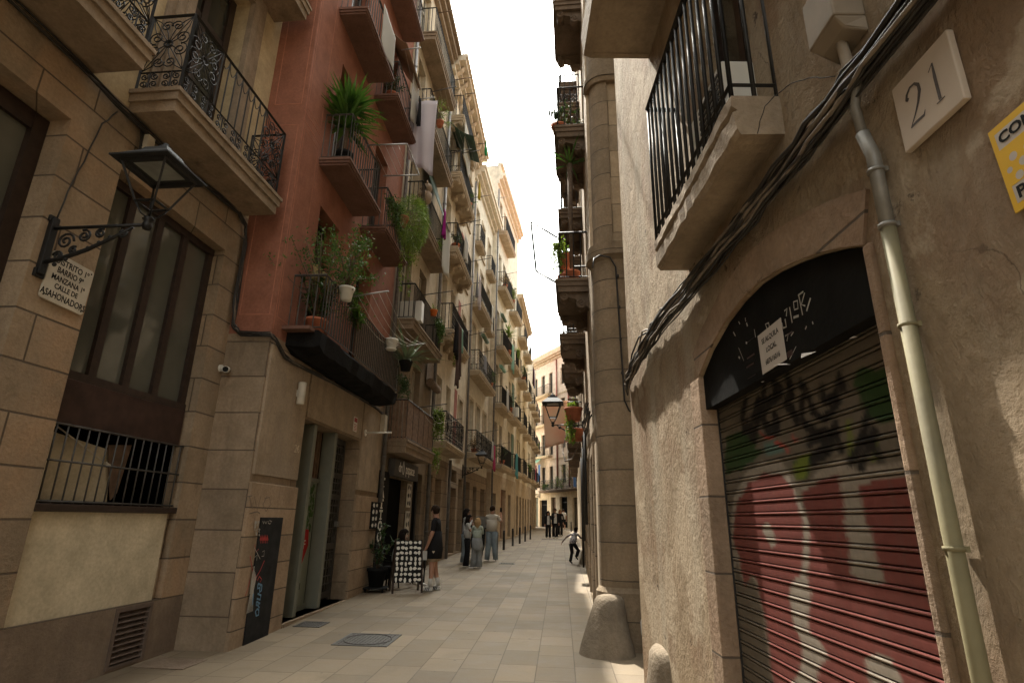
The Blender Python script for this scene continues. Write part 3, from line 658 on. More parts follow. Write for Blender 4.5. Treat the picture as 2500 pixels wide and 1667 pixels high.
    q = MB(); q.fbox(fr, x1-.2, x1-.08, -.28, -.22, 1.5, 1.6); part('padlock', q, M['greymetal'], o)
    q = MB(); text_mesh(q, '26', on_wall(fr, 1.19, .036, 2.6), .17, 0, .008); part('house_number', q, M['offwhite_stone'], b2.root)
    # decorative lines scored into the red plaster
    q = MB()
    for (a0, a1, z0, z1) in ((.09, .62, 8.0, 10.9), (.09, .62, 4.4, 7.6), (.09, .62, 11.4, 14.4)):
        for (x0, x1, y0, y1) in ((a0, a1, z0, z0+.008), (a0, a1, z1, z1+.008), (a0, a0+.008, z0, z1), (a1, a1+.008, z0, z1)): q.fbox(fr, x0, x1, -.002, .003, y0, y1)
    for z in (7.72, 7.88): q.fbox(fr, 0, .75, -.002, .003, z, z+.012)
    for a in (.03,): q.fbox(fr, a, a+.012, -.002, .0028, 4.2, 17)
    part('scored_line', q, M['red_line'], b2.root)
    q = MB()
    for (y0, y1, z0, z1) in ((.06, .5, 8.0, 10.9), (.06, .5, 4.4, 7.6), (.06, .5, 11.4, 14.4)):
        for (p0, p1, r0, r1) in ((y0, y1, z0, z0+.012), (y0, y1, z1, z1+.012), (y0, y0+.012, z0, z1), (y1, y1+.012, z0, z1)): q.box(-.003, .002, p0, p1, r0, r1)
    part('scored_line', q, M['red_line'], b2.root)
b2_front(); b2.finish()
# ------------------------------------------------------------------ right 1: rough plastered corner house with the arched shutter
fr = FR1
r1 = Bld('corner_house', 'rough tan plastered corner house with the arched shop shutter and number 21', FR1, -14, 0, 15.5, [(-9, 'rough')], depth=9)
AR0, AR1 = -4.21, -2.31
def arch_pts():
    px = [(1709, 919), (1735, 855), (1774, 785), (1812, 735), (1854, 692), (1900, 662), (1946, 640), (2000, 620), (2055, 607), (2112, 601)]
    P = [fr.hit(x, y) for x, y in px]; P = [(min(AR1, max(AR0, a)), z) for a, z in P]
    P[0] = (AR1, P[0][1]); P[-1] = (AR0, P[-1][1]); return P
AP = arch_pts()
def r1_front():
    zt = 2.95
    r1.hole(AR0, AR1, -.6, zt, .12)
    # spandrel between the arch and the square opening
    q = MB()
    n = len(AP)
    for i in range(n-1):
        (a, z), (b, y) = AP[i], AP[i+1]
        q.hexa([fr.L(a, -.12, z), fr.L(b, -.12, y), fr.L(b, 0, y), fr.L(a, 0, z), fr.L(a, -.12, zt), fr.L(b, -.12, zt), fr.L(b, 0, zt), fr.L(a, 0, zt)])
    part('wall', q, M['rough'], r1.root)
    # dressed stone ring and jamb
    q = MB(); ring = []
    for i in range(n):
        a, z = AP[i]; t = Vector((AP[min(i+1, n-1)][0]-AP[max(i-1, 0)][0], AP[min(i+1, n-1)][1]-AP[max(i-1, 0)][1])).normalized()
        nx, nz = t.y, -t.x
        if nz < 0: nx, nz = -nx, -nz
        if nx < 0 and i < 3: nx = -nx
        ring.append(((a, z), (a+nx*.2, z+nz*.2)))
    for i in range(n-1):
        (i0, o0), (i1, o1) = ring[i], ring[i+1]
        q.hexa([fr.L(i0[0], -.11, i0[1]), fr.L(i1[0], -.11, i1[1]), fr.L(o1[0], -.01, o1[1]), fr.L(o0[0], -.01, o0[1]),
                fr.L(i0[0]+.0, .012, i0[1]+.004), fr.L(i1[0], .012, i1[1]+.004), fr.L(o1[0], .014, o1[1]), fr.L(o0[0], .014, o0[1])])
    part('arch_ring', q, M['arch'], r1.root)
    q = MB(); q.fbox(fr, AR1-.001, AR1+.2, -.115, .014, -.5, AP[0][1]-.006); bevel(part('jamb', q, M['arch'], r1.root), .012)
    q = MB(); q.fbox(fr, AR0-.045, AR0+.001, -.115, .02, -.5, AP[-1][1]-.006); bevel(part('jamb', q, M['arch'], r1.root), .012)
r1_front()
# roller shutter, painted slats
def poly_in(x, y, P):
    c = False; j = len(P)-1
    for i in range(len(P)):
        if (P[i][1] > y) != (P[j][1] > y) and x < (P[j][0]-P[i][0])*(y-P[i][1])/(P[j][1]-P[i][1])+P[i][0]: c = not c
        j = i
    return c
def seg_d(x, y, a, b):
    dx, dy = b[0]-a[0], b[1]-a[1]; t = max(0, min(1, ((x-a[0])*dx+(y-a[1])*dy)/(dx*dx+dy*dy+1e-12))); return math.hypot(x-a[0]-t*dx, y-a[1]-t*dy)
def shutter():
    D = -.1; pitch = .0655; z0, z1 = -.05, 2.44
    def pz(x, y):
        a, z = fr.hit(x, y, D); return (a, z)
    z4 = lambda x, y: pz(1700+x*.3935, 1050+y*.3935)
    z1_ = lambda x, y: pz(1700+x/3.92, 900+y/3.92)
    RED, WHT, BLK, GRN, LIM, PNK, BASE, TEAL = (.15, .042, .034), (.235, .2, .16), (.012, .01, .009), (.02, .045, .012), (.12, .15, .02), (.3, .05, .035), (.115, .095, .07), (.08, .13, .11)
    zones = []
    W_ = [[z4(*p) for p in P] for P in (
        [(215, 600), (230, 420), (300, 280), (400, 195), (520, 190), (600, 270), (660, 340), (760, 250), (870, 170), (940, 200), (1000, 240), (1310, 190), (1360, 520), (1420, 900), (1500, 1250), (1620, 1700), (250, 1700), (235, 1000)],)]
    zones.append((W_[0], WHT))
    for P in ([(235, 560), (260, 430), (330, 320), (430, 265), (530, 280), (590, 350), (630, 450), (655, 560), (668, 680), (660, 790), (640, 900), (590, 960), (575, 1040), (600, 1180), (640, 1290), (660, 1400), (650, 1480), (560, 1600), (480, 1600), (440, 1240), (400, 1050), (380, 940), (345, 880), (300, 980), (270, 800), (225, 650)],
              [(655, 385), (740, 330), (880, 265), (905, 420), (925, 560), (940, 720), (965, 880), (1010, 930), (1090, 960), (1160, 930), (1140, 830), (1100, 700), (1050, 520), (1000, 350), (1100, 310), (1310, 285), (1345, 480), (1390, 720), (1440, 1000), (1500, 1250), (1580, 1600), (1320, 1700), (1260, 1500), (1210, 1400), (1050, 1400), (1060, 1500), (1100, 1650), (720, 1650), (760, 1480), (830, 1420), (760, 1310), (700, 1230), (700, 1120), (710, 1000), (690, 900), (700, 800), (710, 680), (690, 540)]):
        zones.append(([z4(*p) for p in P], RED))
    zones.append(([z4(*p) for p in [(415, 580), (460, 580), (480, 640), (495, 700), (470, 740), (440, 690), (415, 620)]], WHT))
    zones.append(([z4(*p) for p in [(250, 800), (300, 980), (345, 890), (385, 1000), (420, 1200), (480, 1600), (300, 1600), (270, 1300), (240, 1000)]], BASE))
    green = [[z1_(*p) for p in P] for P in ([(1560, 0), (1900, 0), (1960, 480), (1740, 520), (1600, 380), (1500, 120)], [(280, 650), (520, 560), (600, 640), (560, 760), (640, 800), (440, 960), (280, 1000)], [(930, 900), (1100, 800), (1060, 1040), (960, 1080)])]
    lime = [[z1_(*p) for p in P] for P in ([(1445, 470), (1480, 470), (1490, 800), (1450, 900)], [(1000, 830), (1090, 790), (1040, 1050), (960, 1070), (930, 940)], [(1690, 640), (1750, 620), (1740, 860), (1690, 900)])]
    for P in green: zones.append((P, GRN))
    for P in lime: zones.append((P, LIM))
    zones.append(([z1_(*p) for p in [(640, 700), (760, 680), (860, 760), (760, 830), (660, 820)]], TEAL))
    strokes = []
    for P, w in (([(470, 300), (440, 480), (450, 600), (520, 560), (560, 420), (600, 300)], .022), ([(650, 180), (640, 320), (600, 460), (560, 640), (520, 600)], .024), ([(740, 120), (800, 220), (700, 330), (620, 420), (700, 600), (770, 580), (760, 470)], .028), ([(870, 100), (920, 240), (860, 330), (920, 420), (960, 500)], .024), ([(1000, 130), (1050, 200), (1000, 330), (1020, 480), (1060, 540)], .02), ([(1190, 160), (1210, 260), (1250, 300), (1360, 250), (1360, 120)], .018), ([(1360, 60), (1420, 180)], .018), ([(1080, 290), (1120, 420), (1210, 470), (1300, 400), (1360, 320)], .016), ([(1100, 600), (1080, 700), (1220, 620), (1300, 610), (1280, 730), (1180, 840), (1120, 860)], .024), ([(1330, 530), (1360, 640), (1380, 790)], .016), ([(1640, 430), (1620, 560), (1540, 720), (1480, 900)], .018), ([(1710, 640), (1640, 740), (1580, 920)], .02), ([(1640, 700), (1720, 780), (1770, 880)], .016), ([(480, 500), (520, 660), (570, 700)], .014)):
        strokes.append(([z1_(*p) for p in P], w*1.3, BLK))
    for P, w in (([(760, 715), (840, 730), (870, 770)], .012), ([(930, 660), (950, 700)], .012), ([(610, 610), (660, 650), (740, 660)], .006)): strokes.append(([z1_(*p) for p in P], w, PNK))
    na = 190; prof = []
    z = z0
    while z < z1:
        prof += [(z, D), (z+.002, D-.018), (z+.0055, D-.018), (z+.007, D+.001), (z+.0125, D+.0035), (z+.018, D+.001), (z+.0195, D-.018), (z+.023, D-.018), (z+.025, D), (z+.038, D+.0005), (z+.052, D+.0005)]; z += pitch
    verts = []; cols = []; faces = []
    rnd = random.Random(5)
    a0, a1 = AR0+.0, AR1+.0
    for (zz, dd) in prof:
        for i in range(na+1):
            a = a0+(a1-a0)*i/na; verts.append(fr.L(a, dd, zz)); wa, wz = a+.006*math.sin(zz*37+a*9), zz+.006*math.sin(a*31)
            c = BASE
            for P, cc in zones:
                if poly_in(wa, wz, P): c = cc
            for P, w_, cc in strokes:
                if c is RED: break
                if any(seg_d(wa, wz, P[k], P[k+1]) < w_ for k in range(len(P)-1)): c = cc
            v = .85+.3*rnd.random()
            cols.append((c[0]*v, c[1]*v, c[2]*v, 1))
    m_ = na+1; blur = []
    for r in range(len(prof)):
        for i in range(m_):
            ks = [max(0, min(na, i+k+rnd.choice((-1, 0, 0, 1)))) for k in (-1, 0, 1)]; blur.append(tuple(sum(cols[r*m_+k][c] for k in ks)/3 for c in range(3))+(1,))
    cols = blur
    for r in range(len(prof)-1):
        for i in range(na): faces.append((r*m_+i, r*m_+i+1, (r+1)*m_+i+1, (r+1)*m_+i))
    me = bpy.data.meshes.new('shutter'); me.from_pydata([tuple(v) for v in verts], [], faces)
    at = me.color_attributes.new('paint', 'FLOAT_COLOR', 'POINT')
    at.data.foreach_set('color', [x for c in cols for x in c])
    m, nt, b, v = base_mat('painted_shutter', .6, 0, .25)
    ca = nt.nodes.new('ShaderNodeVertexColor'); ca.layer_name = 'paint'
    c = _mix(nt, 'MULTIPLY', .6, ca.outputs[0], _mix(nt, 'MIX', _ramp(nt, _noise(nt, v, 3, 8, .65), .3, .7), (.7, .68, .66), (1.1, 1.1, 1.1)))
    c = _mix(nt, 'MIX', _ramp(nt, _noise(nt, _map(nt, v, (30, 30, 2)), 1, 5), .55, .8, 0, .35), c, (.09, .075, .06))
    nt.links.new(c, b.inputs['Base Color']); nt.links.new(_bump(nt, _noise(nt, v, 14, 4), .12, .006), b.inputs['Normal'])
    me.materials.append(m)
    o = bpy.data.objects.new('shutter', me); COL.objects.link(o); o.parent = r1.root; o['label'] = 'roller shutter painted with red and white graffiti letters'
    # box over the shutter
    q = MB(); top = [(a, z) for a, z in AP]; P = [fr.L(AR1, -.02, 2.40)] + [fr.L(a, -.02, z-.004) for a, z in top] + [fr.L(AR0, -.02, 2.40)]
    q.prism(P, fr.L(0, -.07, 0)-fr.L(0, 0, 0)); part('shutter_box', q, M['shutter_black'], r1.root)
    q = MB(); q.fbox(fr, AR1-.012, AR1-.001, -.115, -.09, -.4, 2.41); part('shutter_guide', q, M['iron'], r1.root)
shutter()
def r1_more():
    global fr
    # shallow balcony with crumbling edge
    a0, a1, z, d = -3.8, -2.26, 3.66, .235
    q = MB(); n = 22; rnd = random.Random(2)
    prof = [(-.02, -.22), (d-.03, -.22), (d-.005, -.19), (d, -.1), (d-.02, -.085), (d+.004, -.06), (d+.004, 0), (-.02, 0)]
    vs = []; k = len(prof)
    for i in range(n+1):
        a = a0+(a1-a0)*i/n
        for (dd, zz) in prof:
            j = rnd.uniform(-.006, .006) if dd > .05 else 0; vs.append(fr.L(a, dd+j, z+zz+rnd.uniform(-.004, .004)))
    fs = [(i*k+j, i*k+(j+1) % k, (i+1)*k+(j+1) % k, (i+1)*k+j) for i in range(n) for j in range(k)] + [tuple(range(k))[::-1], tuple(n*k+j for j in range(k))]
    q.add(vs, fs); o = part('balcony', q, M['slab_r'], r1.root)
    rl = railing_mesh(fr, a0+.02, a1-.02, d-.01, z+.02, 'round', 1.16, .098, .0115)
    part('railing', rl, M['iron'], o)
    r1.window(-3.55, -2.75, 3.68, 5.9, .2, 'wood_dark', 'glass', 1, (), sill=False, name='balcony_door')
    # upper slab whose underside faces the street
    q = MB(); a0, a1, zb, d = -6.2, -1.62, 5.99, .635
    P = [(-.02, zb), (d-.07, zb), (d, zb+.03), (d+.02, zb+.26), (-.02, zb+.26)]
    q.prism([fr.L(a0, dd, zz) for dd, zz in P], fr.L(a1-a0, 0, 0)-fr.L(0, 0, 0)); o = part('balcony', q, M['slab_r'], r1.root)
    part('railing', railing_mesh(fr, a0+.05, a1-.05, d-.04, zb+.26, 'round', 1.1, .11, .011), M['iron'], o)
    q = MB(); q.fbox(fr, a1-.07, a1-.055, 0, d-.07, zb-.012, zb); q.fbox(fr, a0, a1-.055, d-.085, d-.07, zb-.012, zb); part('drip_groove', q, M['slab_r'], o)
    r1.window(-3.6, -2.6, 6.27, 8.6, .2, 'wood_dark', 'glass', 1, (), sill=False, name='balcony_door')
    r1.window(-8.5, -7.4, .3, 2.9, .2, 'wood_dark', 'glass', 1, (), sill=False, name='door')
r1_more(); r1.finish()
# bulging rendered corner, thicker towards the ground
# ------------------------------------------------------------------ right 2: house with the round corner column
fr = FR2
r2 = Bld('column_house', 'tall house with a rounded stone corner column and stacked balconies', FR2, .34, 10.2, 18.5, [(-9, 'tan')], depth=8)
def r2_corner():
    # plan of the corner in FR2 local coordinates: along facade (a), out (d). the alley wall runs along d negative at a = 0
    def prof(off, r=.32, n=18, sa=.42, sb=.62):
        P = [(sa, off)]
        for i in range(n+1):
            t = math.pi/2*i/n; P.append((r-(r+off)*math.sin(t), -r+(r+off)*math.cos(t)))
        P.append((-off, -sb)); return P
    def ring(mb, off, z0, z1, off1=None, **kw):
        A = prof(off, **kw); B = prof(off if off1 is None else off1, **kw); n = len(A)
        vs = [fr.L(a, d, z0) for a, d in A]+[fr.L(a, d, z1) for a, d in B]+[fr.L(.42, -.62, z0), fr.L(.42, -.62, z1)]
        fs = [(i, i+1, n+i+1, n+i) for i in range(n-1)] + [tuple(range(n))[::-1] + (2*n,), tuple(range(n, 2*n)) + (2*n+1,)]
        mb.add(vs, fs, 0, False); 
        pass
    q = MB(); ring(q, .05, -.4, .8); ring(q, .05, .8, .86, .0); ring(q, .0, .86, 5.5); ring(q, .0, 5.5, 5.56, .06); ring(q, .075, 5.561, 5.7); ring(q, .05, 5.701, 5.78)
    ring(q, -.05, 5.781, 8.85, sa=.34, sb=.34); ring(q, .0, 8.851, 8.93, .03); ring(q, .04, 8.931, 9.02); ring(q, .015, 9.021, 9.1); ring(q, -.03, 9.101, 18.6)
    part('corner_column', q, M['column'], r2.root)
    q = MB(); A = [(0.1, -.345), (.1, -9), (.33, -9), (.33, -.345)]
    q.add([fr.L(a, d, z) for z in (5.78, 18.5) for a, d in A], [(0, 1, 5, 4), (0, 3, 7, 4), (4, 5, 6, 7)]); part('alley_wall', q, M['block'], r2.root)
    q = MB(); A = [(0.0, -.62), (.0, -9), (.33, -9), (.33, -.62)]
    q.add([fr.L(a, d, z) for z in (-.4, 5.78) for a, d in A], [(0, 1, 5, 4), (0, 3, 7, 4), (4, 5, 6, 7)]); part('alley_wall', q, M['column'], r2.root)
r2_corner()
for (a0, a1) in ((1.45, 3.0), (4.6, 6.2), (7.3, 8.9)):
    for z in (5.82, 9.1, 12.3, 15.4):
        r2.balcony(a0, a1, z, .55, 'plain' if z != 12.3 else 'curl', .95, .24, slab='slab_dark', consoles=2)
        r2.window(a0+.35, a1-.35, z+.02, z+2.3, .2, 'wood_dark', 'glass', 1, (.75,), sill=False, name='balcony_door')
for (a0, a1, z0, z1) in ((1.2, 2.2, .3, 2.7), (3.0, 4.6, .3, 2.9), (5.6, 6.6, .4, 2.8), (7.4, 9.2, .4, 3.0)): r2.window(a0, a1, z0, z1, .2, 'wood_dark', 'dark', 1, (.8,), surround='stone_plain', sw=.16, sill=False, name='shop_door')
r2.finish()
r3 = Bld('tenement', 'tenement behind the column house with shallow dark balconies over the street lamp', FR2, 10.25, 25, 17, [(-9, 'tan')], depth=8)
for a0 in (11.2, 14.6, 18.2, 21.6):
    for z in (4.6, 7.8, 11, 14.1):
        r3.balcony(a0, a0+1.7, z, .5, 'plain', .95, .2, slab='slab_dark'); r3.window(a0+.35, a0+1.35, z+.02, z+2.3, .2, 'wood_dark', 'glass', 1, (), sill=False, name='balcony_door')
for a0 in (11, 14, 17.5, 21): r3.window(a0, a0+1.6, .4, 3.2, .2, 'wood', 'dark', 1, (.8,), sill=False, name='shop_door')
r3.finish()
r4 = Bld('tenement', 'last narrow tenement on the right before the street turns', FR2, 25.05, 41, 16, [(-9, 'yellow')], depth=8)
for a0 in (26.5, 30.5, 34.5):
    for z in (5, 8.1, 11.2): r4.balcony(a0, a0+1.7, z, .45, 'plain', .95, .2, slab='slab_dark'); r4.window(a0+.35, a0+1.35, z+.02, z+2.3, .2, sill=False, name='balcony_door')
r4.finish()

# ------------------------------------------------------------------ left 3..8
DRND = random.Random(31)
def doors(b, z, h, xs, w=.85, **kw):
    for a in xs: b.window(a, a+w, z+.02, z+h, .2, sill=False, name='balcony_door', pane=DRND.choice(('glass', 'glass', 'dark', 'blind_white', 'green_blind', 'glass_reflection')), **kw)
fr = FL3
b3 = Bld('old_cream_house', 'old cream house with slatted wooden first balcony over the tattoo shop', FL3, 0, 4.58, 19.2, [(-9, 'plinth_old'), (2.62, 'cream_lower'), (8, 'cream_old')])
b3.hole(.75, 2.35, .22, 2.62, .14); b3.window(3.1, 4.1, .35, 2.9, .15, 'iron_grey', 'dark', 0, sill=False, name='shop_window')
for (a0, a1, z, st, h) in ((.3, 3.15, 3.43, 'slat', .95), (.2, 3.45, 6.4, 'plain', .95), (.25, 3.6, 9.42, 'plain', .95), (.4, 3.65, 12.6, 'plain', .95), (.4, 3.55, 15.6, 'plain', .97)):
    doors(b3, z, 2.35, (.6, 2.3), frame='offwhite', mull=1, trans=(.72,))
    if st == 'plain': b3.balcony(a0, a1, z, .5, st, h, .26, slab='slab')
    else:
        o = b3.balcony(a0, a1, z, .5, 'plain', h, .3, slab='slab', step=.5)
        q = MB(); n = 26
        for i in range(n):
            u = a0+.05+(a1-a0-.1)*i/(n-1); q.fbox(fr, u-.028, u+.028, .46, .475, z+.0, z+h+.01)
        for i in range(5):
            u = .06+i*.09
            for ss in (a0+.02, a1-.035): q.fbox(fr, ss, ss+.014, u-.03, u+.03, z, z+h+.01)
        part('slat_screen', q, M['slatwood'], o)
b3.cornice(-.0, 4.58, 18.4, [(.15, .2), (.3, .2), (.42, .2), (.2, .25)], 'slab'); b3.finish()
b4 = Bld('spiral_console_house', 'cream house with balconies carried on spiral stone consoles and red panels', FL3, 4.6, 11.2, 18.7, [(-9, 'stone_plain'), (3.6, 'cream')])
for (a0, a1, z, st, cons) in ((4.75, 8.05, 3.98, 'lace', 0), (4.95, 8.2, 7.72, 'turned', 4), (5.0, 8.25, 10.82, 'turned', 4), (5.0, 8.25, 13.85, 'curl', 4), (5.0, 8.25, 16.35, 'turned', 3)):
    doors(b4, z, 2.3, (5.3, 6.9), frame='offwhite', trans=(.72,)); b4.balcony(a0, a1, z, .52, st, .95, .2, slab='cream_slab', consoles=cons)
    if z > 4:
        for a in (9.4,): b4.window(a, a+.8, z+.4, z+2.2, .2, 'offwhite', 'glass', 1, (.6,), surround='cream_slab')
    else: b4.window(9.4, 10.2, z+.1, z+2.3, .2, 'offwhite', 'glass', 1, (.6,), surround='cream_slab')
q = MB()
for z in (4.2, 7.9, 11.0, 14.0): q.fbox(FL3, 8.45, 9.0, -.01, .012, z, z+2.3)
for z in (4.2, 7.9, 11.0, 14.0):
    q = MB(); q.fbox(FL3, 8.45, 9.0, -.01, .012, z, z+2.3); part('red_panel', q, M['red_panel'], b4.root)
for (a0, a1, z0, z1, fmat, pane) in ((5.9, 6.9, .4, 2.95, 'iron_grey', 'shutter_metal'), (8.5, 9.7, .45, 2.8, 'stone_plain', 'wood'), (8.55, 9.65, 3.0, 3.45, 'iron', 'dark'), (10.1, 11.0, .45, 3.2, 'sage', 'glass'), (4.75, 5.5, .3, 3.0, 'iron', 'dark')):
    b4.window(a0, a1, z0, z1, .25, fmat, pane, 0, (), sill=False, name='shop_front')
b4.cornice(4.6, 11.2, 18.2, [(.2, .2), (.35, .18), (.6, .14), (.68, .16)], 'cream')
for i in range(8):
    q = MB(); c = 5.0+i*.8; q.prism([FL3.L(c-.1, dd, zz) for dd, zz in ((0, 18.2), (.5, 18.57), (.42, 18.42), (.2, 18.25), (.13, 18.05), (0, 17.95))], (.2, 0, 0)); part('bracket', q, M['cream_slab'], b4.root)
b4.finish(roof='zinc')
b5 = Bld('pale_house', 'pale cream house with long lace railed balconies, brightest of the left row', FL5, 0, 6.02, 18.4, [(-9, 'stone_plain'), (3.7, 'pale')])
for (a0, a1, z, st) in ((.2, 5.6, 4.38, 'lace'), (.25, 4.9, 8.0, 'lace'), (.25, 3.3, 11.25, 'curl')): b5.balcony(a0, a1, z, .5, st, .95, .22, slab='cream_slab')
for z in (4.4, 8.0, 11.3): doors(b5, z, 2.4, (.7, 2.4, 4.3), frame='offwhite', surround='cream_slab', mull=1, trans=(.7,))
for z in (14.6,):
    for a in (.7, 2.4, 4.3): b5.window(a, a+.8, z, z+1.9, .2, 'offwhite', 'glass', 1, (), surround='cream_slab')
for (a0, a1, z) in ((.5, 1.8, 14.5), (3.9, 5.3, 11.28), (3.9, 5.3, 14.5)): b5.balcony(a0, a1, z, .32, 'plain', .9, .18, slab='cream_slab')
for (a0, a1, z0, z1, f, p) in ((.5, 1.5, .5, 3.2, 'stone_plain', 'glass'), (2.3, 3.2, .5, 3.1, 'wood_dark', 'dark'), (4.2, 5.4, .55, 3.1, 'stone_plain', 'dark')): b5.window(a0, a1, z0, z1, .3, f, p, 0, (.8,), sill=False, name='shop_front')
b5.cornice(0, 6.02, 17.7, [(.12, .2), (.3, .15), (.5, .2), (.58, .2)], 'pale'); b5.finish(roof='zinc')
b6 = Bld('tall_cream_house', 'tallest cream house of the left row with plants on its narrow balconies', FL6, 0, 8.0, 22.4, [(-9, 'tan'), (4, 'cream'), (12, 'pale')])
for (a0, a1, z, st) in ((.3, 3.6, 4.45, 'plain'), (.2, 3.7, 7.65, 'plain'), (.2, 3.4, 10.9, 'plain'), (.5, 3.7, 14.6, 'plain'), (.5, 3.8, 18.2, 'plain'), (4.7, 7.4, 4.5, 'plain'), (4.7, 7.2, 7.7, 'plain'), (4.7, 7.2, 11, 'plain'), (4.7, 7.2, 14.6, 'plain')):
    b6.balcony(a0, a1, z, .5, st, .95, .22, slab='cream_slab'); doors(b6, z, 2.35, (a0+.35, a0+1.8), frame='wood', trans=(.7,))
for (a0, a1, z0, z1, f, p) in ((.6, 1.5, .6, 3.0, 'wood_dark', 'dark'), (3.0, 4.6, .62, 3.3, 'stone_plain', 'shutter_red'), (5.4, 6.4, .7, 3.1, 'wood_dark', 'dark')): b6.window(a0, a1, z0, z1, .25, f, p, 0, (), sill=False, name='shop_front')
b6.cornice(0, 8.0, 21.2, [(.1, .3), (.3, .2), (.45, .2), (.15, .6), (.28, .15)], 'pale'); b6.finish(roof='zinc')
b7 = Bld('ochre_tenement', 'warm ochre tenement with green blinds near the bend on the left', FL7, .05, 9, 17.2, [(-9, 'tan'), (4.2, 'yellow')])
for a0 in (.6, 4.8):
    for z in (4.6, 7.8, 11.0, 14.1): b7.balcony(a0, a0+2.6, z, .5, 'plain', .95, .2, slab='cream_slab'); doors(b7, z, 2.3, (a0+.3, a0+1.5), frame='wood')
for a0 in (.8, 3.0, 5.2, 7.2): b7.window(a0, a0+1.2, .7, 3.2, .25, 'wood_dark', 'dark', 0, (.8,), sill=False, name='shop_front')
b7.cornice(.05, 9, 16.7, [(.1, .2), (.3, .15), (.4, .2)], 'cream_slab'); b7.finish()
b8 = Bld('ochre_tenement', 'pale tenement at the very end of the left row', FL7, 9.05, 19, 16, [(-9, 'tan'), (4.3, 'pale')])
for a0 in (9.8, 13.2, 16.2):
    for z in (4.8, 8.0, 11.1): b8.balcony(a0, a0+2.2, z, .5, 'plain', .95, .2, slab='cream_slab'); doors(b8, z, 2.3, (a0+.3, a0+1.2), frame='wood')
for a0 in (9.8, 12.4, 15.2): b8.window(a0, a0+1.2, .8, 3.3, .25, 'wood_dark', 'dark', 0, (.8,), sill=False, name='shop_front')
b8.finish()
# ------------------------------------------------------------------ the house that closes the street
fr = FEN
en = Bld('pink_house', 'pink and cream house closing the street with red drainpipes and long planted balcony', FEN, -6, 13.5, 18.6, [(-9, 'yellow'), (4.3, 'pink')], depth=8)
for (a0, w) in ((1.2, .8), (2.9, .8), (4.6, .75), (7.0, .8), (9.3, .8), (11.4, .8), (-2, .8), (-4, .8)):
    for z in (4.6, 7.9, 11.1, 14.2):
        en.window(a0, a0+w, z+(.02 if a0 < 5 else .5), z+2.2, .2, 'wood_dark', 'glass', 1, (), surround=None, sill=False, name='window')
for z in (7.85, 11.05, 14.15): en.balcony(.6, 5.2, z, .5, 'plain', .95, .2, slab='cream_slab')
en.balcony(3.4, 11.0, 4.45, .55, 'lace', .95, .2, slab='slab_dark')
for (a0, a1, z1, p) in ((1.2, 2.2, 3.9, 'sage'), (2.5, 4.1, 3.6, 'dark'), (4.9, 5.8, 3.8, 'wood'), (6.6, 8.0, 3.8, 'dark'), (8.9, 10.7, 3.7, 'shutter_metal')): en.window(a0, a1, 1.0, z1, .25, 'wood_dark', p, 0, (.82,), sill=False, name='shop_front')
for z in (7.4, 10.7, 13.8): en.cornice(5.3, 13.5, z, [(.05, .12)], 'cream_slab', 'string_course')
en.cornice(-6, 13.5, 17.6, [(.12, .25), (.3, .2), (.42, .25), (.1, .5)], 'cream_slab'); en.finish()
for a in (6.3, 8.6):
    q = MB(); q.tube([fr.L(a, .08, 4.6), fr.L(a, .08, 17.5)], .07, 8); part('drainpipe', q, M['rust'], en.root)
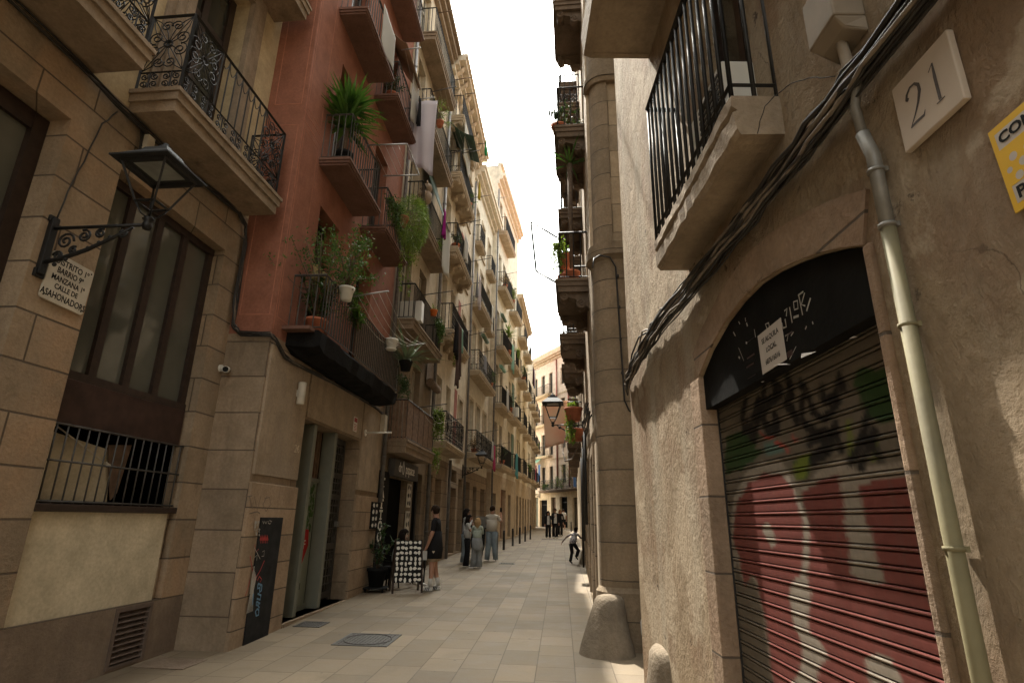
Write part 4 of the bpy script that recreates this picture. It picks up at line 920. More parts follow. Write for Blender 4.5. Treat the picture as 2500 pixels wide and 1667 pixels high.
# ------------------------------------------------------------------ fittings on the left facades and things standing in the street
def at_depth(fr, px, py, a):
    """where the sight line meets the plane standing across the facade at distance a along it: (out, height)"""
    v = ray(px, py); E = Vector((0, 0, EYE)); k = (a-(E-fr.o).dot(fr.t))/v.dot(fr.t); p = E+v*k; return (p-fr.o).dot(fr.n), p.z
def wobble(pts, n, amp, rnd):
    P = [Vector(p) for p in pts]; out = []
    for i in range(len(P)-1):
        for k in range(n): out.append(P[i].lerp(P[i+1], k/n) + Vector((rnd.uniform(-amp, amp), rnd.uniform(-amp*.4, amp*.4), rnd.uniform(-amp, amp))))
    out.append(P[-1]); return out
def lantern(fr, a, z_arm, out, label, sc=1., blen=.46):
    """bracket lantern; local frame: y out of the wall"""
    r = thing('street_lamp', label, 'street lamp', fr.at(a, 0, z_arm))
    q = MB(); q.box(-.035, .035, 0, .05, -blen, .1); q.box(-.05, .05, 0, .03, -blen-.03, -blen+.05); q.box(-.05, .05, 0, .03, .06, .12); bevel(part('wall_plate', q, M['iron'], r), .006)
    q = MB(); q.tube([(0, .04, 0), (0, out, 0)], .016, 8); q.tube([(0, .04, -blen*.74), (0, out*.2, -blen*.68), (0, out*.45, -blen*.5), (0, out*.72, -.1), (0, out*.86, -.02)], [.02, .022, .02, .016, .014], 8)
    for (y, z, rr, t0, sg) in ((out*.2, -blen*.3, .085, 0, 1), (out*.38, -blen*.2, .065, 2, -1), (out*.54, -.07, .05, 1, 1), (out*.16, -blen*.62, .05, 3, -1), (out*.78, -.08, .045, 2, 1), (out*.3, -blen*.5, .04, 1, 1)):
        q.tube([(0, p[0], p[1]) for p in spiral((y, z), rr, 1.7, t0, sg, 18)], .011, 6)
    for k in range(7): q.ball((0, out*(.15+.1*k), -blen*(.8-.11*k)), .02, .02, .022, 6)
    part('bracket', q, M['iron'], r)
    B = Matrix.Translation((0, out, 0)) @ Matrix.Scale(sc, 4)
    T = lambda x, y, z: B @ Vector((x, y, z))
    q = MB(); q.lathe([(.0, -.05), (.035, -.045), (.045, 0), (.03, .03), (.055, .05), (.03, .08), (0, .08)], 0, 0, 10); q.v = [tuple(T(*v)) for v in q.v]; part('socket', q, M['iron'], r)
    q = MB(); zb, ze, wb, we = .2, .56, .095, .215
    for sx in (-1, 1):
        for sy in (-1, 1):
            q.bar(T(sx*wb, sy*wb, zb), T(sx*we, sy*we, ze), .009*sc); q.tube([T(0, 0, .06), T(sx*.05, sy*.05, .1), T(sx*wb, sy*wb, zb)], .008*sc, 5)
    for w_, z_, rr in ((wb, zb, .01), (we, ze, .014)):
        C = [(-w_, -w_), (w_, -w_), (w_, w_), (-w_, w_)]
        for k in range(4): q.bar(T(*C[k], z_), T(*C[(k+1) % 4], z_), rr*sc)
    part('frame', q, M['iron'], r)
    q = MB(); e = .285
    def frus(w0, z0, w1, z1):
        P = [T(sx*w0, sy*w0, z0) for sx, sy in ((-1, -1), (1, -1), (1, 1), (-1, 1))]+[T(sx*w1, sy*w1, z1) for sx, sy in ((-1, -1), (1, -1), (1, 1), (-1, 1))]
        q.hexa(P)
    frus(e, .565, e, .58); frus(e-.01, .5805, .13, .72); frus(.13, .7205, .11, .76)
    q.lathe([(0, .76), (.05, .7605), (.075, .79), (.05, .82), (.02, .83), (.025, .86), (0, .87)], 0, 0, 10)
    n0 = len(q.v)-7*10; q.v[n0:] = [tuple(T(*v)) for v in q.v[n0:]]
    part('roof', q, M['lamp_roof'], r)
    q = MB(); P = [T(sx*.15, sy*.15, .562) for sx, sy in ((-1, -1), (1, -1), (1, 1), (-1, 1))]; q.quad(*P); part('diffuser', q, M['diffuser'], r)
    return r
lantern(FL1, -2.4, 4.19, .97, 'black iron lantern on a scrolled bracket above the street name plate', 1.0)
def plate():
    q = MB(); w, h = .24, .235
    P = []
    for (cx, cz, a0) in ((-w+.03, -h+.03, 180), (w-.03, -h+.03, 270), (w-.03, h-.03, 0), (-w+.03, h-.03, 90)):
        P += [Vector((cx+.03*math.cos(R(a0+k*22.5)), 0, cz+.03*math.sin(R(a0+k*22.5)))) for k in range(5)]
    q.prism(P, (0, .02, 0))
    r = thing('street_sign', 'white enamel street name plate reading CALLE DE ASAHONADORS under the lantern bracket', 'street sign', FL1.at(-2.1, .005, 3.765) @ Matrix.Rotation(R(-2), 4, 'Y'))
    bevel(part('plate', q, M['offwhite'], r), .005)
    q = MB(); F = Matrix(((-1, 0, 0, 0), (0, 0, 1, .0205), (0, 1, 0, 0), (0, 0, 0, 1)))
    for t, z, sz, sx in (('DISTRITO 1º', .135, .085, .82), ('BARRIO 9º', .055, .08, .8), ('MANZANA 1ª', -.025, .075, .82), ('CALLE DE', -.1, .07, .85), ('ASAHONADORS', -.195, .09, .74)): text_mesh(q, t, F @ Matrix.Translation((0, z, 0)), sz, 0, .001, 'CENTER', sx, .0015)
    for sx in (-1, 1):
        for sz in (-1, 1): q.ball((sx*.21, .021, sz*.2), .008, .006, .008, 6)
    part('lettering', q, M['black_plastic'], r)
plate()
def cables_left():
    rnd = random.Random(11); q = MB(); W = FL1.W
    bal = [(-9, .03, 5.9), (-5, .03, 5.9), (-2.6, .03, 5.86), (-1.9, .05, 5.8), (-1, .04, 5.78), (.15, .04, 5.86), (.36, .05, 5.75)]
    for k in range(9):
        dz, dd = rnd.uniform(-.04, .05), rnd.uniform(0, .03)
        P = [W(a, d+dd, z+dz) for a, d, z in bal]
        P += [W(.4+.01*k, .05+dd*.6, 5.5), W(.4+.01*k, .05+dd*.6, 4.6), W(.42+.008*k, .07, 4.25+dz)]
        P += [FL2.W(-.06-.008*k, -.4+.0*k, 4.1+dz), FL2.W(-.05-.006*k, .03, 4.08+dz), FL2.W(.12, .05+dd*.4, 4.02+dz), FL2.W(.35, .06+dd*.5, 3.88+dz), FL2.W(.6, .08, 3.86+dz*.7), FL2.W(2.6, .06, 3.95+dz*.4), FL2.W(4.7, .06, 3.98+dz*.4), FL2.W(5.4, .05, 3.95+dz)]
        q.tube(wobble(P, 3, .012, rnd), rnd.choice((.008, .011, .014)), 5, 1 if k in (2, 6) else 0)
    for k in range(5): q.tube([W(-1.75+.01*k, .04, 5.8), W(-1.73, .06, 5.62-.03*k), W(-1.62, .06, 5.5-.04*k), W(-1.5, .05, 5.6), W(-1.4, .04, 5.78)], .009, 5)
    q.tube(wobble([W(-2.08, .03, 5.75), W(-2.2, .03, 5.5), W(-2.28, .02, 5.0), W(-2.36, .02, 4.6), W(-2.4, .04, 4.3)], 3, .008, rnd), .008, 5)
    solo('cable_bundle', q, [M['cable'], M['cable_grey']], 'black cable bundle running along the stone house and down beside the red wall', 'cables')
    q = MB(); q.box(-.05, .05, 0, .06, -.09, .09); q.box(-.045, .045, .06, .064, -.08, .08); q.box(-.012, .012, .064, .068, -.03, .02)
    bevel(solo('junction_box', q, M['offwhite'], 'small cream junction box hanging among the cables left of the wrought balcony', 'junction box', FL1.at(-1.66, .06, 5.66)), .006)
cables_left()
def camera_box():
    r = thing('security_camera', 'white bullet security camera on the stone jamb beside the grey pier', 'camera', FL1.at(.44, 0, 3.6))
    q = MB(); q.tube([(0, 0, 0), (0, .03, 0)], .05, 12); q.tube([(0, .03, 0), (0, .09, -.005)], .025, 8); bevel(part('mount', q, M['plastic_white'], r), .004)
    d = Vector((.9, .45, -.18)).normalized(); c = Vector((0, .1, -.02))
    q = MB(); q.tube([c-d*.06, c+d*.12], .045, 10); part('body', q, M['plastic_white'], r)
    q = MB(); q.tube([c+d*.1205, c+d*.125], .038, 10); part('lens', q, M['black_plastic'], r)
camera_box()
q = MB(); q.lathe([(0, -.17), (.055, -.17), (.06, -.165), (.06, .165), (.055, .17), (0, .17)], 0, .07, 14); q.box(-.03, .03, 0, .03, -.05, .05)
solo('wall_light', q, M['offwhite'], 'off white cylinder wall light under the black wrapped balcony', 'wall light', FL2.at(.96, .035, 3.47))
# graffiti covered black metal door in the pier
def stroke(mb, fr, P, d, w, mi=0, local=None):
    """flat painted stroke through facade points (a, z)"""
    n = len(P); L = []; Rr = []
    for i in range(n):
        a, z = P[i]; t = Vector((P[min(i+1, n-1)][0]-P[max(i-1, 0)][0], P[min(i+1, n-1)][1]-P[max(i-1, 0)][1]))
        t = t.normalized() if t.length > 1e-9 else Vector((1, 0)); nx, nz = -t.y*w, t.x*w
        L.append(fr.L(a+nx, d, z+nz)); Rr.append(fr.L(a-nx, d, z-nz))
    mb.add(L+Rr, [(i, i+1, n+i+1, n+i) for i in range(n-1)], mi)
def meter_door():
    fr = FL2; q = MB(); q.fbox(fr, .33, .97, .045, .07, .13, 1.66); o = bevel(part('meter_door', q, M['door_black'], b2.root, 'narrow black metal door covered in graffiti'), .006)
    A6 = lambda x, y: fr.hit(600+x*.3508, 950+y*.3508, .072)
    S = lambda P, w, mi: stroke(q, fr, [A6(*p) for p in P], .0725+.0006*mi, w, mi)
    q = MB(); rnd = random.Random(4)
    for k in range(5): S([(100+k*11, 1050), (105+k*11, 1015), (110+k*11, 1050)], .012, 0); S([(104+k*11, 1020), (104+k*11, 1070)], .006, 0)
    S([(60, 1080), (72, 1130), (90, 1110)], .005, 0); S([(30, 1160), (45, 1250), (60, 1300)], .008, 0); S([(130, 1190), (100, 1260), (60, 1330)], .008, 0)
    S([(50, 1330), (60, 1300), (72, 1320), (62, 1340)], .008, 0); S([(80, 1330), (95, 1300), (110, 1320), (100, 1340)], .008, 0); S([(30, 1320), (10, 1400), (-5, 1440)], .006, 0)
    for k in range(7): S([(55+k*3, 1240+k*10), (35+k*5-k*2, 1400), (5+k*7, 1560-k*3)], .006, 1)
    S([(58, 1230), (40, 1330), (30, 1420)], .014, 1)
    for k in range(26): x, y = rnd.uniform(60, 95), rnd.uniform(915, 1010); S([(x, y), (x+rnd.uniform(-8, 8), y+rnd.uniform(-14, 14))], .012, 1)
    S([(118, 915), (124, 935), (132, 918), (140, 935), (150, 915)], .005, 1); S([(160, 915), (155, 930), (168, 936), (180, 918), (165, 912)], .005, 1)
    S([(60, 1100), (100, 1180)], .004, 1); S([(115, 1130), (130, 1120), (125, 1160), (110, 1160)], .004, 1); S([(60, 1170), (80, 1150), (75, 1190)], .004, 1)
    # blue letters running down
    for P in ([(85, 1350), (112, 1362)], [(85, 1350), (82, 1385), (98, 1378), (100, 1358)], [(98, 1380), (96, 1410), (108, 1400), (112, 1362)], [(82, 1420), (105, 1432), (100, 1462), (76, 1455)], [(74, 1475), (98, 1490)], [(74, 1475), (72, 1500), (86, 1500), (88, 1485)], [(84, 1500), (94, 1520)], [(80, 1525), (66, 1545), (72, 1575), (88, 1568), (90, 1535), (80, 1525)], [(52, 1420), (46, 1500)]): S(P, .012, 2)
    part('graffiti', q, [M['paint_red'], M['paint_white'], M['paint_blue']], o)
    q = MB(); A7 = lambda x, y: fr.hit(600+x*.3508, 950+y*.3508, .052)
    for P in ([(5, 745), (45, 740)], [(25, 742), (45, 830)], [(45, 830), (60, 745), (80, 840), (105, 745)], [(150, 740), (120, 800), (140, 850), (175, 800), (165, 750), (130, 760)], [(25, 865), (80, 850), (100, 865)]): stroke(q, fr, [A7(*p) for p in P], .0525, .007)
    part('graffiti', q, M['paint_grey'], b2.root)
meter_door()
def black_balcony():
    fr = FL2; a0, a1, z, d = .45, 4.78, 4.3, .5
    q = MB(); n = 18; rnd = random.Random(8); prof = [(0, -.3), (.2, -.35), (d-.06, -.3), (d+.0, -.26), (d+.03, -.03), (d-.02, .02), (0, .02)]; k = len(prof); vs = []
    for i in range(n+1):
        a = a0+(a1-a0)*i/n; e = .13 if i in (0, n) else 0
        for dd, zz in prof: vs.append(fr.L(a+(e if i == 0 else -e)*(1 if zz < -.3 else 0), max(0, dd+rnd.uniform(-.02, .02)), z+zz*(1-.2*(e > 0))+rnd.uniform(-.022, .022)))
    q.add(vs, [(i*k+j, i*k+(j+1) % k, (i+1)*k+(j+1) % k, (i+1)*k+j) for i in range(n) for j in range(k)]+[tuple(range(k))[::-1], tuple(n*k+j for j in range(k))], 0, False)
    o = part('balcony', q, M['black_fabric'], b2.root, 'long first floor balcony whose underside is wrapped in black fabric')
    q = MB(); q.fbox(fr, a0-.18, a0+.1, 0, d-.08, z-.02, z+.03); part('slab', q, M['red_slab'], o)
    part('railing', railing_mesh(fr, a0, a1, d, z, 'plain', .9, .105, .008), M['iron_grey'], o)
    q = MB(); i = 0; a = 2.05
    while a < a1-.03:
        w = rnd.uniform(.03, .05); q.fbox(fr, a, a+w*.8, d-.045, d-.03, z+.02, z+.86+rnd.uniform(-.03, .04)); a += w
    part('reed_screen', q, M['reed'], o)
black_balcony()
def alarm_sign():
    fr = FL2; r = thing('alarm_sign', 'small white alarm sign with red lettering above the shop door', 'sign', fr.at(3.65, .032, 3.43))
    q = MB(); q.box(-.1, .1, 0, .008, -.14, .14); part('plate', q, M['white'], r)
    q = MB(); q.box(-.085, .085, .008, .0095, .04, .125)
    for k in range(5): q.box(-.08, .08-.02*(k % 2), .008, .0095, -.12+k*.028, -.108+k*.028)
    part('lettering', q, M['paint_red'], r)
    q = MB(); q.box(-.1, .1, 0, .1, -.2, .2); q.box(-.09, .09, .1, .108, -.19, .19); bevel(solo('meter_box', q, M['offwhite'], 'grey white electric box on the corner above the tattoo shop', 'box', FL2.at(5.38, .03, 3.72)), .008)
    q = MB(); q.tube([(0, 0, 0), (0, .02, 0)], .07, 10); q.tube([(0, .02, 0), (-.05, .55, .01)], .02, 8); solo('wall_bracket', q, M['white'], 'white pole bracket sticking out over the shop door', 'bracket', FL2.at(4.3, .03, 3.36))
alarm_sign()
def tattoo_shop():
    fr = FL3
    q = MB(); q.fbox(fr, .75, 2.35, -.16, -.13, .22, 2.62); part('door', q, M['dark'], b3.root)  # flat near-black sheet painted as the unlit shop interior
    r = thing('shop_sign', 'dark sign board with the thin white letters dropspace over the shop door', 'sign', fr.at(1.75, .02, 2.83))
    q = MB(); q.box(-1.12, 1.12, 0, .16, -.2, .2); bevel(part('board', q, M['sign_brown'], r), .006)
    F = Matrix(((-1, 0, 0, 0), (0, 0, 1, .162), (0, 1, 0, 0), (0, 0, 0, 1)))
    q = MB(); text_mesh(q, 'dr', F @ Matrix.Translation((-.63, -.08, 0)), .34, 0, .002, 'CENTER', .95); text_mesh(q, 'pspace', F @ Matrix.Translation((.3, -.08, 0)), .34, 0, .002, 'CENTER', .95)
    q.tube([(.36-.0+.07*math.sin(t)*(1 if t < 3.2 else .9), .163, .01+.13*math.cos(t)+(.06 if t < .4 or t > 5.9 else 0)) for t in [i*.393 for i in range(17)]], .008, 5)
    part('lettering', q, M['letter_white'], r)
    r = thing('tattoo_board', 'tall black board with white letters TATTOO beside the shop door', 'sign', fr.at(.32, .01, 1.5))
    q = MB(); q.box(-.36, .3, 0, .05, -1.2, 1.2); part('board', q, M['black_plastic'], r)
    F = Matrix(((-1, 0, 0, .1), (0, 0, 1, .053), (0, 1, 0, 0), (0, 0, 0, 1))); q = MB()
    for k, ch in enumerate('TATTOO'):
        text_mesh(q, ch, F @ Matrix.Translation((0, .85-k*.235, 0)), .28, 0, .002, 'CENTER', 1.3, .012)
        if ch == 'T': q.box(.1-.09, .1+.09, .0525, .054, .85-k*.235-.004, .85-k*.235+.02)
    part('lettering', q, M['white'], r)
    rnd = random.Random(6)
    def flash(a0, a1, z0, z1, fr_, label, n, dark=True, d=.02):
        r = thing('flash_board', label, 'poster board', fr_.at((a0+a1)/2, d, (z0+z1)/2)); w, h = (a1-a0)/2, (z1-z0)/2
        q = MB(); q.box(-w, w, 0, .03, -h, h); bevel(part('board', q, M['black_plastic' if dark else 'offwhite'], r), .005)
        q = MB(); nx, nz = n
        for i in range(nx):
            for j in range(nz):
                cx, cz = -w+2*w*(i+.5)/nx, -h+2*h*(j+.5)/nz; m = rnd.randint(5, 8); rr = min(w/nx, h/nz)*.8
                P = [Vector((cx+w/nx*.8*rnd.uniform(.6, 1)*math.cos(t*6.283/m), .031, cz+h/nz*.8*rnd.uniform(.6, 1)*math.sin(t*6.283/m))) for t in range(m)]; q.prism(P, (0, .002, 0))
        part('drawing', q, M['white' if dark else 'black_plastic'], r)
    flash(5.06, 5.5, 1.45, 2.0, FL2, 'small black framed board of white tattoo drawings on the pier before the shop', (2, 4), d=.052)
    flash(2.42, 2.78, 1.95, 2.55, fr, 'topmost of three tattoo drawing sheets right of the shop door', (2, 3), False)
    flash(2.42, 2.78, 1.2, 1.85, fr, 'middle of three tattoo drawing sheets right of the shop door', (2, 3), False)
    flash(2.42, 2.78, .6, 1.1, fr, 'lowest of three tattoo drawing sheets right of the shop door', (3, 3), True)
tattoo_shop()
def put(x, y, rz=0, dz=0): return Matrix.Translation((x, y, ground_z(y)+dz)) @ Matrix.Rotation(rz, 4, 'Z')
def aframe():
    r = thing('sandwich_board', 'black easel board covered in white tattoo drawings standing in front of the shop', 'sign board', put(-2.13, 12.75, R(20)))
    q = MB(); h = 1.02; t = .16
    for sx in (-1, 1):
        q = MB(); q.bar((sx*.3, -.2, 0), (sx*.27, -.02, h), .016); part('leg', q, M['wood_dark'], r); q = MB(); q.bar((sx*.3, .22, 0), (sx*.27, .0, h-.05), .016); part('leg', q, M['wood_dark'], r)
    q = MB(); P = [(-.29, -.175, .2), (.29, -.175, .2), (.27, -.03, h-.01), (-.27, -.03, h-.01)]; V = [Vector(p) for p in P]; nrm = (V[1]-V[0]).cross(V[3]-V[0]).normalized()
    q.prism(V, -nrm*.015); part('panel', q, M['black_plastic'], r)
    q = MB(); rnd = random.Random(12)
    for i in range(6):
        for j in range(8):
            u, v = (i+.5)/6+rnd.uniform(-.02, .02), (j+.5)/8+rnd.uniform(-.015, .015); c = V[0].lerp(V[1], u).lerp(V[3].lerp(V[2], u), v)+nrm*.002; ex, ey = (V[1]-V[0]).normalized(), (V[3]-V[0]).normalized(); m = rnd.randint(5, 9)
            a_ = rnd.uniform(.7, 1.25); P = [c+ex*.037*a_*rnd.uniform(.7, 1.15)*math.cos(k*6.283/m)+ey*.042/a_*rnd.uniform(.7, 1.1)*math.sin(k*6.283/m) for k in range(m)]; q.prism(P, nrm*.001)
    part('drawing', q, M['white'], r)
aframe()
def stool():
    r = thing('side_table', 'thin legged black stool with an open book on it beside the easel board', 'stool', put(-2.12, 14.2, R(10)))
    q = MB(); q.box(-.17, .17, -.17, .17, .55, .575); part('seat', q, M['black_plastic'], r)
    for sx in (-1, 1):
        for sy in (-1, 1): q = MB(); q.bar((sx*.155, sy*.155, 0), (sx*.15, sy*.15, .55), .009); part('leg', q, M['iron'], r)
    q = MB()
    for k in range(4): C = [(-.155, -.155), (.155, -.155), (.155, .155), (-.155, .155)]; q.bar((*C[k], .1), (*C[(k+1) % 4], .1), .007)
    part('stretcher', q, M['iron'], r)
    q = MB(); q.hexa([(-.19, -.14, 0), (0, -.14, .012), (0, .14, .012), (-.19, .14, 0), (-.19, -.14, .02), (0, -.14, .03), (0, .14, .03), (-.19, .14, .02)]); q.hexa([(0.001, -.14, .012), (.19, -.14, 0), (.19, .14, 0), (0.001, .14, .012), (.001, -.14, .03), (.19, -.14, .02), (.19, .14, .02), (.001, .14, .03)])
    solo('open_book', q, M['white'], 'white open book lying on the thin legged stool', 'book', put(-2.12, 14.2, R(25), .577))
stool()
def bollards():
    q = MB(); q.lathe([(0, -.02), (.055, -.02), (.055, .02), (.05, .03), (.048, .64), (.052, .65), (.052, .68), (.046, .69), (.048, .76), (.03, .79), (0, .795)], 0, 0, 14)
    first = None
    names = ['iron bollard nearest to the man in the striped shirt', 'second iron bollard from the man in the striped shirt', 'third iron bollard from the man in the striped shirt', 'fourth iron bollard from the man in the striped shirt', 'fifth iron bollard, last but one of the row by the red shutter', 'farthest iron bollard of the row on the left']
    for (x, y), l in zip(((-.48, 24.0), (-.22, 25.8), (.18, 28.5), (.55, 30.6), (.88, 32.6), (1.25, 35.0)), names):
        if first is None: first = solo('bollard', q, M['bollard'], l, 'bollard', put(x, y), 'iron bollards along the left side')
        else: c = copy_tree(first, None, put(x, y)); c['label'] = l
    c = copy_tree(first, None, put(-1.08, 20.6)); c['label'] = 'iron bollard half hidden behind the group eating by the wall'
    for (x, y, l) in ((4.95, 47.5, 'far iron bollard right of the man in the white shirt'),): c = copy_tree(first, None, put(x, y)); c['label'] = l
bollards()
def covers():
    def cover(x, y, w, h, label, rz=R(-5), kind=0):
        r = thing('manhole_cover' if kind == 0 else 'drain_cover', label, 'manhole cover' if kind == 0 else 'drain cover', put(x, y, rz) @ Matrix.Rotation(math.atan(SLOPE), 4, 'X'))
        q = MB(); q.box(-w, w, -h, -h+.03, .001, .008); q.box(-w, w, h-.03, h, .001, .008); q.box(-w, -w+.03, -h+.03, h-.03, .001, .008); q.box(w-.03, w, -h+.03, h-.03, .001, .008); part('frame', q, M['iron_grey'], r)
        q = MB(); q.box(-w+.031, w-.031, -h+.031, h-.031, .001, .005)
        n, m_ = int(w/.028), int(h/.028)
        for i in range(n):
            for j in range(m_):
                cx, cy = -w+.05+(2*w-.1)*(i+.5)/n, -h+.05+(2*h-.1)*(j+.5)/m_; d = .012; s = 1 if (i+j) % 2 else -1
                q.hexa([(cx-d, cy-d*s*.6-.004, .005), (cx+d, cy+d*s*.6-.004, .005), (cx+d, cy+d*s*.6+.004, .005), (cx-d, cy-d*s*.6+.004, .005), (cx-d*.8, cy-d*s*.5-.003, .008), (cx+d*.8, cy+d*s*.5-.003, .008), (cx+d*.8, cy+d*s*.5+.003, .008), (cx-d*.8, cy-d*s*.5+.003, .008)])
        if kind == 0: q.tube([(min(w, h)*.86*math.cos(t), min(w, h)*.86*math.sin(t), .008) for t in [i*math.pi/16 for i in range(33)]], .008, 4)
        part('lid', q, M['cover_iron'], r)
    M['cover_iron'] = simple('cover_iron', (.075, .068, .06), .6, .3, .35, 16)
    cover(-1.84, 8.3, .36, .36, 'square iron manhole cover with a cast ring in the middle of the near paving')
    cover(-2.9, 9.25, .2, .2, 'small square iron cover by the door step on the left', kind=1)
    cover(-2.42, 15.3, .28, .2, 'flat iron cover on the paving behind the stool', kind=1); cover(-.05, 19.4, .25, .17, 'small iron drain cover alone in the middle of the street', kind=1)
    cover(2.6, 35.2, .7, .3, 'long iron cover at the feet of the couple', kind=1)
    q = MB(); q.box(-.3, .3, -.22, .22, .0, .006); solo('paving_hatch', q, M['plinth'], 'dark stone hatch set in the paving at the foot of the louvre', 'hatch', put(-3.7, 7.0, R(-6)))
covers()
def drainpipes():
    for fr, a, z0, z1, r, mat, l in ((FL3, .05, 2.0, 18.3, .05, 'zinc', 'thin zinc drainpipe between the red house and the old cream house'), (FL3, 4.62, .3, 17.9, .06, 'zinc', 'grey drainpipe between the slatted balcony house and the spiral console house'), (FL3, 7.85, .35, 3.7, .055, 'zinc', 'short grey downpipe beside the rolled shop shutter'), (FL5, .02, .4, 17.5, .05, 'zinc', 'drainpipe on the edge of the pale cream house'), (FL6, .04, .5, 20.8, .05, 'zinc', 'drainpipe on the near edge of the tallest cream house')):
        q = MB(); q.tube([fr.W(a, r+.03, z0), fr.W(a, r+.03, z1)], r, 10)
        z = z0+1
        while z < z1: q.tube([fr.W(a, r+.03, z-.02), fr.W(a, r+.03, z+.02)], r*1.2, 10); z += 2.2
        solo('drainpipe', q, M[mat], l, 'drainpipe')
drainpipes()
# ------------------------------------------------------------------ plants, pots, laundry and other things on the balconies
def rdir(rnd, zmin=-1):
    while True:
        v = Vector((rnd.uniform(-1, 1), rnd.uniform(-1, 1), rnd.uniform(zmin, 1)))
        if .05 < v.length < 1: return v.normalized()
def leaf(mb, p, d, ln, w, rnd, mi=0):
    d = d.normalized(); s = d.cross(rdir(rnd)); s = s.normalized() if s.length > .01 else d.orthogonal().normalized(); n = d.cross(s)*ln*.12
    mb.add([p, p+d*ln*.5+s*w+n, p+d*ln, p+d*ln*.5-s*w+n], [(0, 1, 2, 3)], mi)
def strap(mb, p, d, ln, w, droop, rnd, mi=0, n=5):
    d = d.normalized(); s = d.cross(Vector((0, 0, 1))); s = s.normalized() if s.length > .05 else rdir(rnd).cross(d).normalized(); vs = []; q = Vector(p); dd = d.copy()
    for i in range(n+1):
        t = i/n; ww = w*(.55+1.3*t*(1-t)*1.2)*(1-t**4) if i < n else .0005
        vs += [q+s*ww, q-s*ww]; q = q+dd*(ln/n); dd = (dd+Vector((0, 0, -droop/n))).normalized()
    mb.add(vs, [(2*i, 2*i+1, 2*i+3, 2*i+2) for i in range(n)], mi, True)
def pot_mesh(r, h, z0=0, hanging=False):
    q = MB(); q.lathe([(0, z0), (r*.72, z0), (r*.97, z0+h*.82), (r*1.06, z0+h*.83), (r*1.08, z0+h), (r*.96, z0+h), (r*.9, z0+h*.88), (0, z0+h*.86)], 0, 0, 16); return q
SEED = [100]
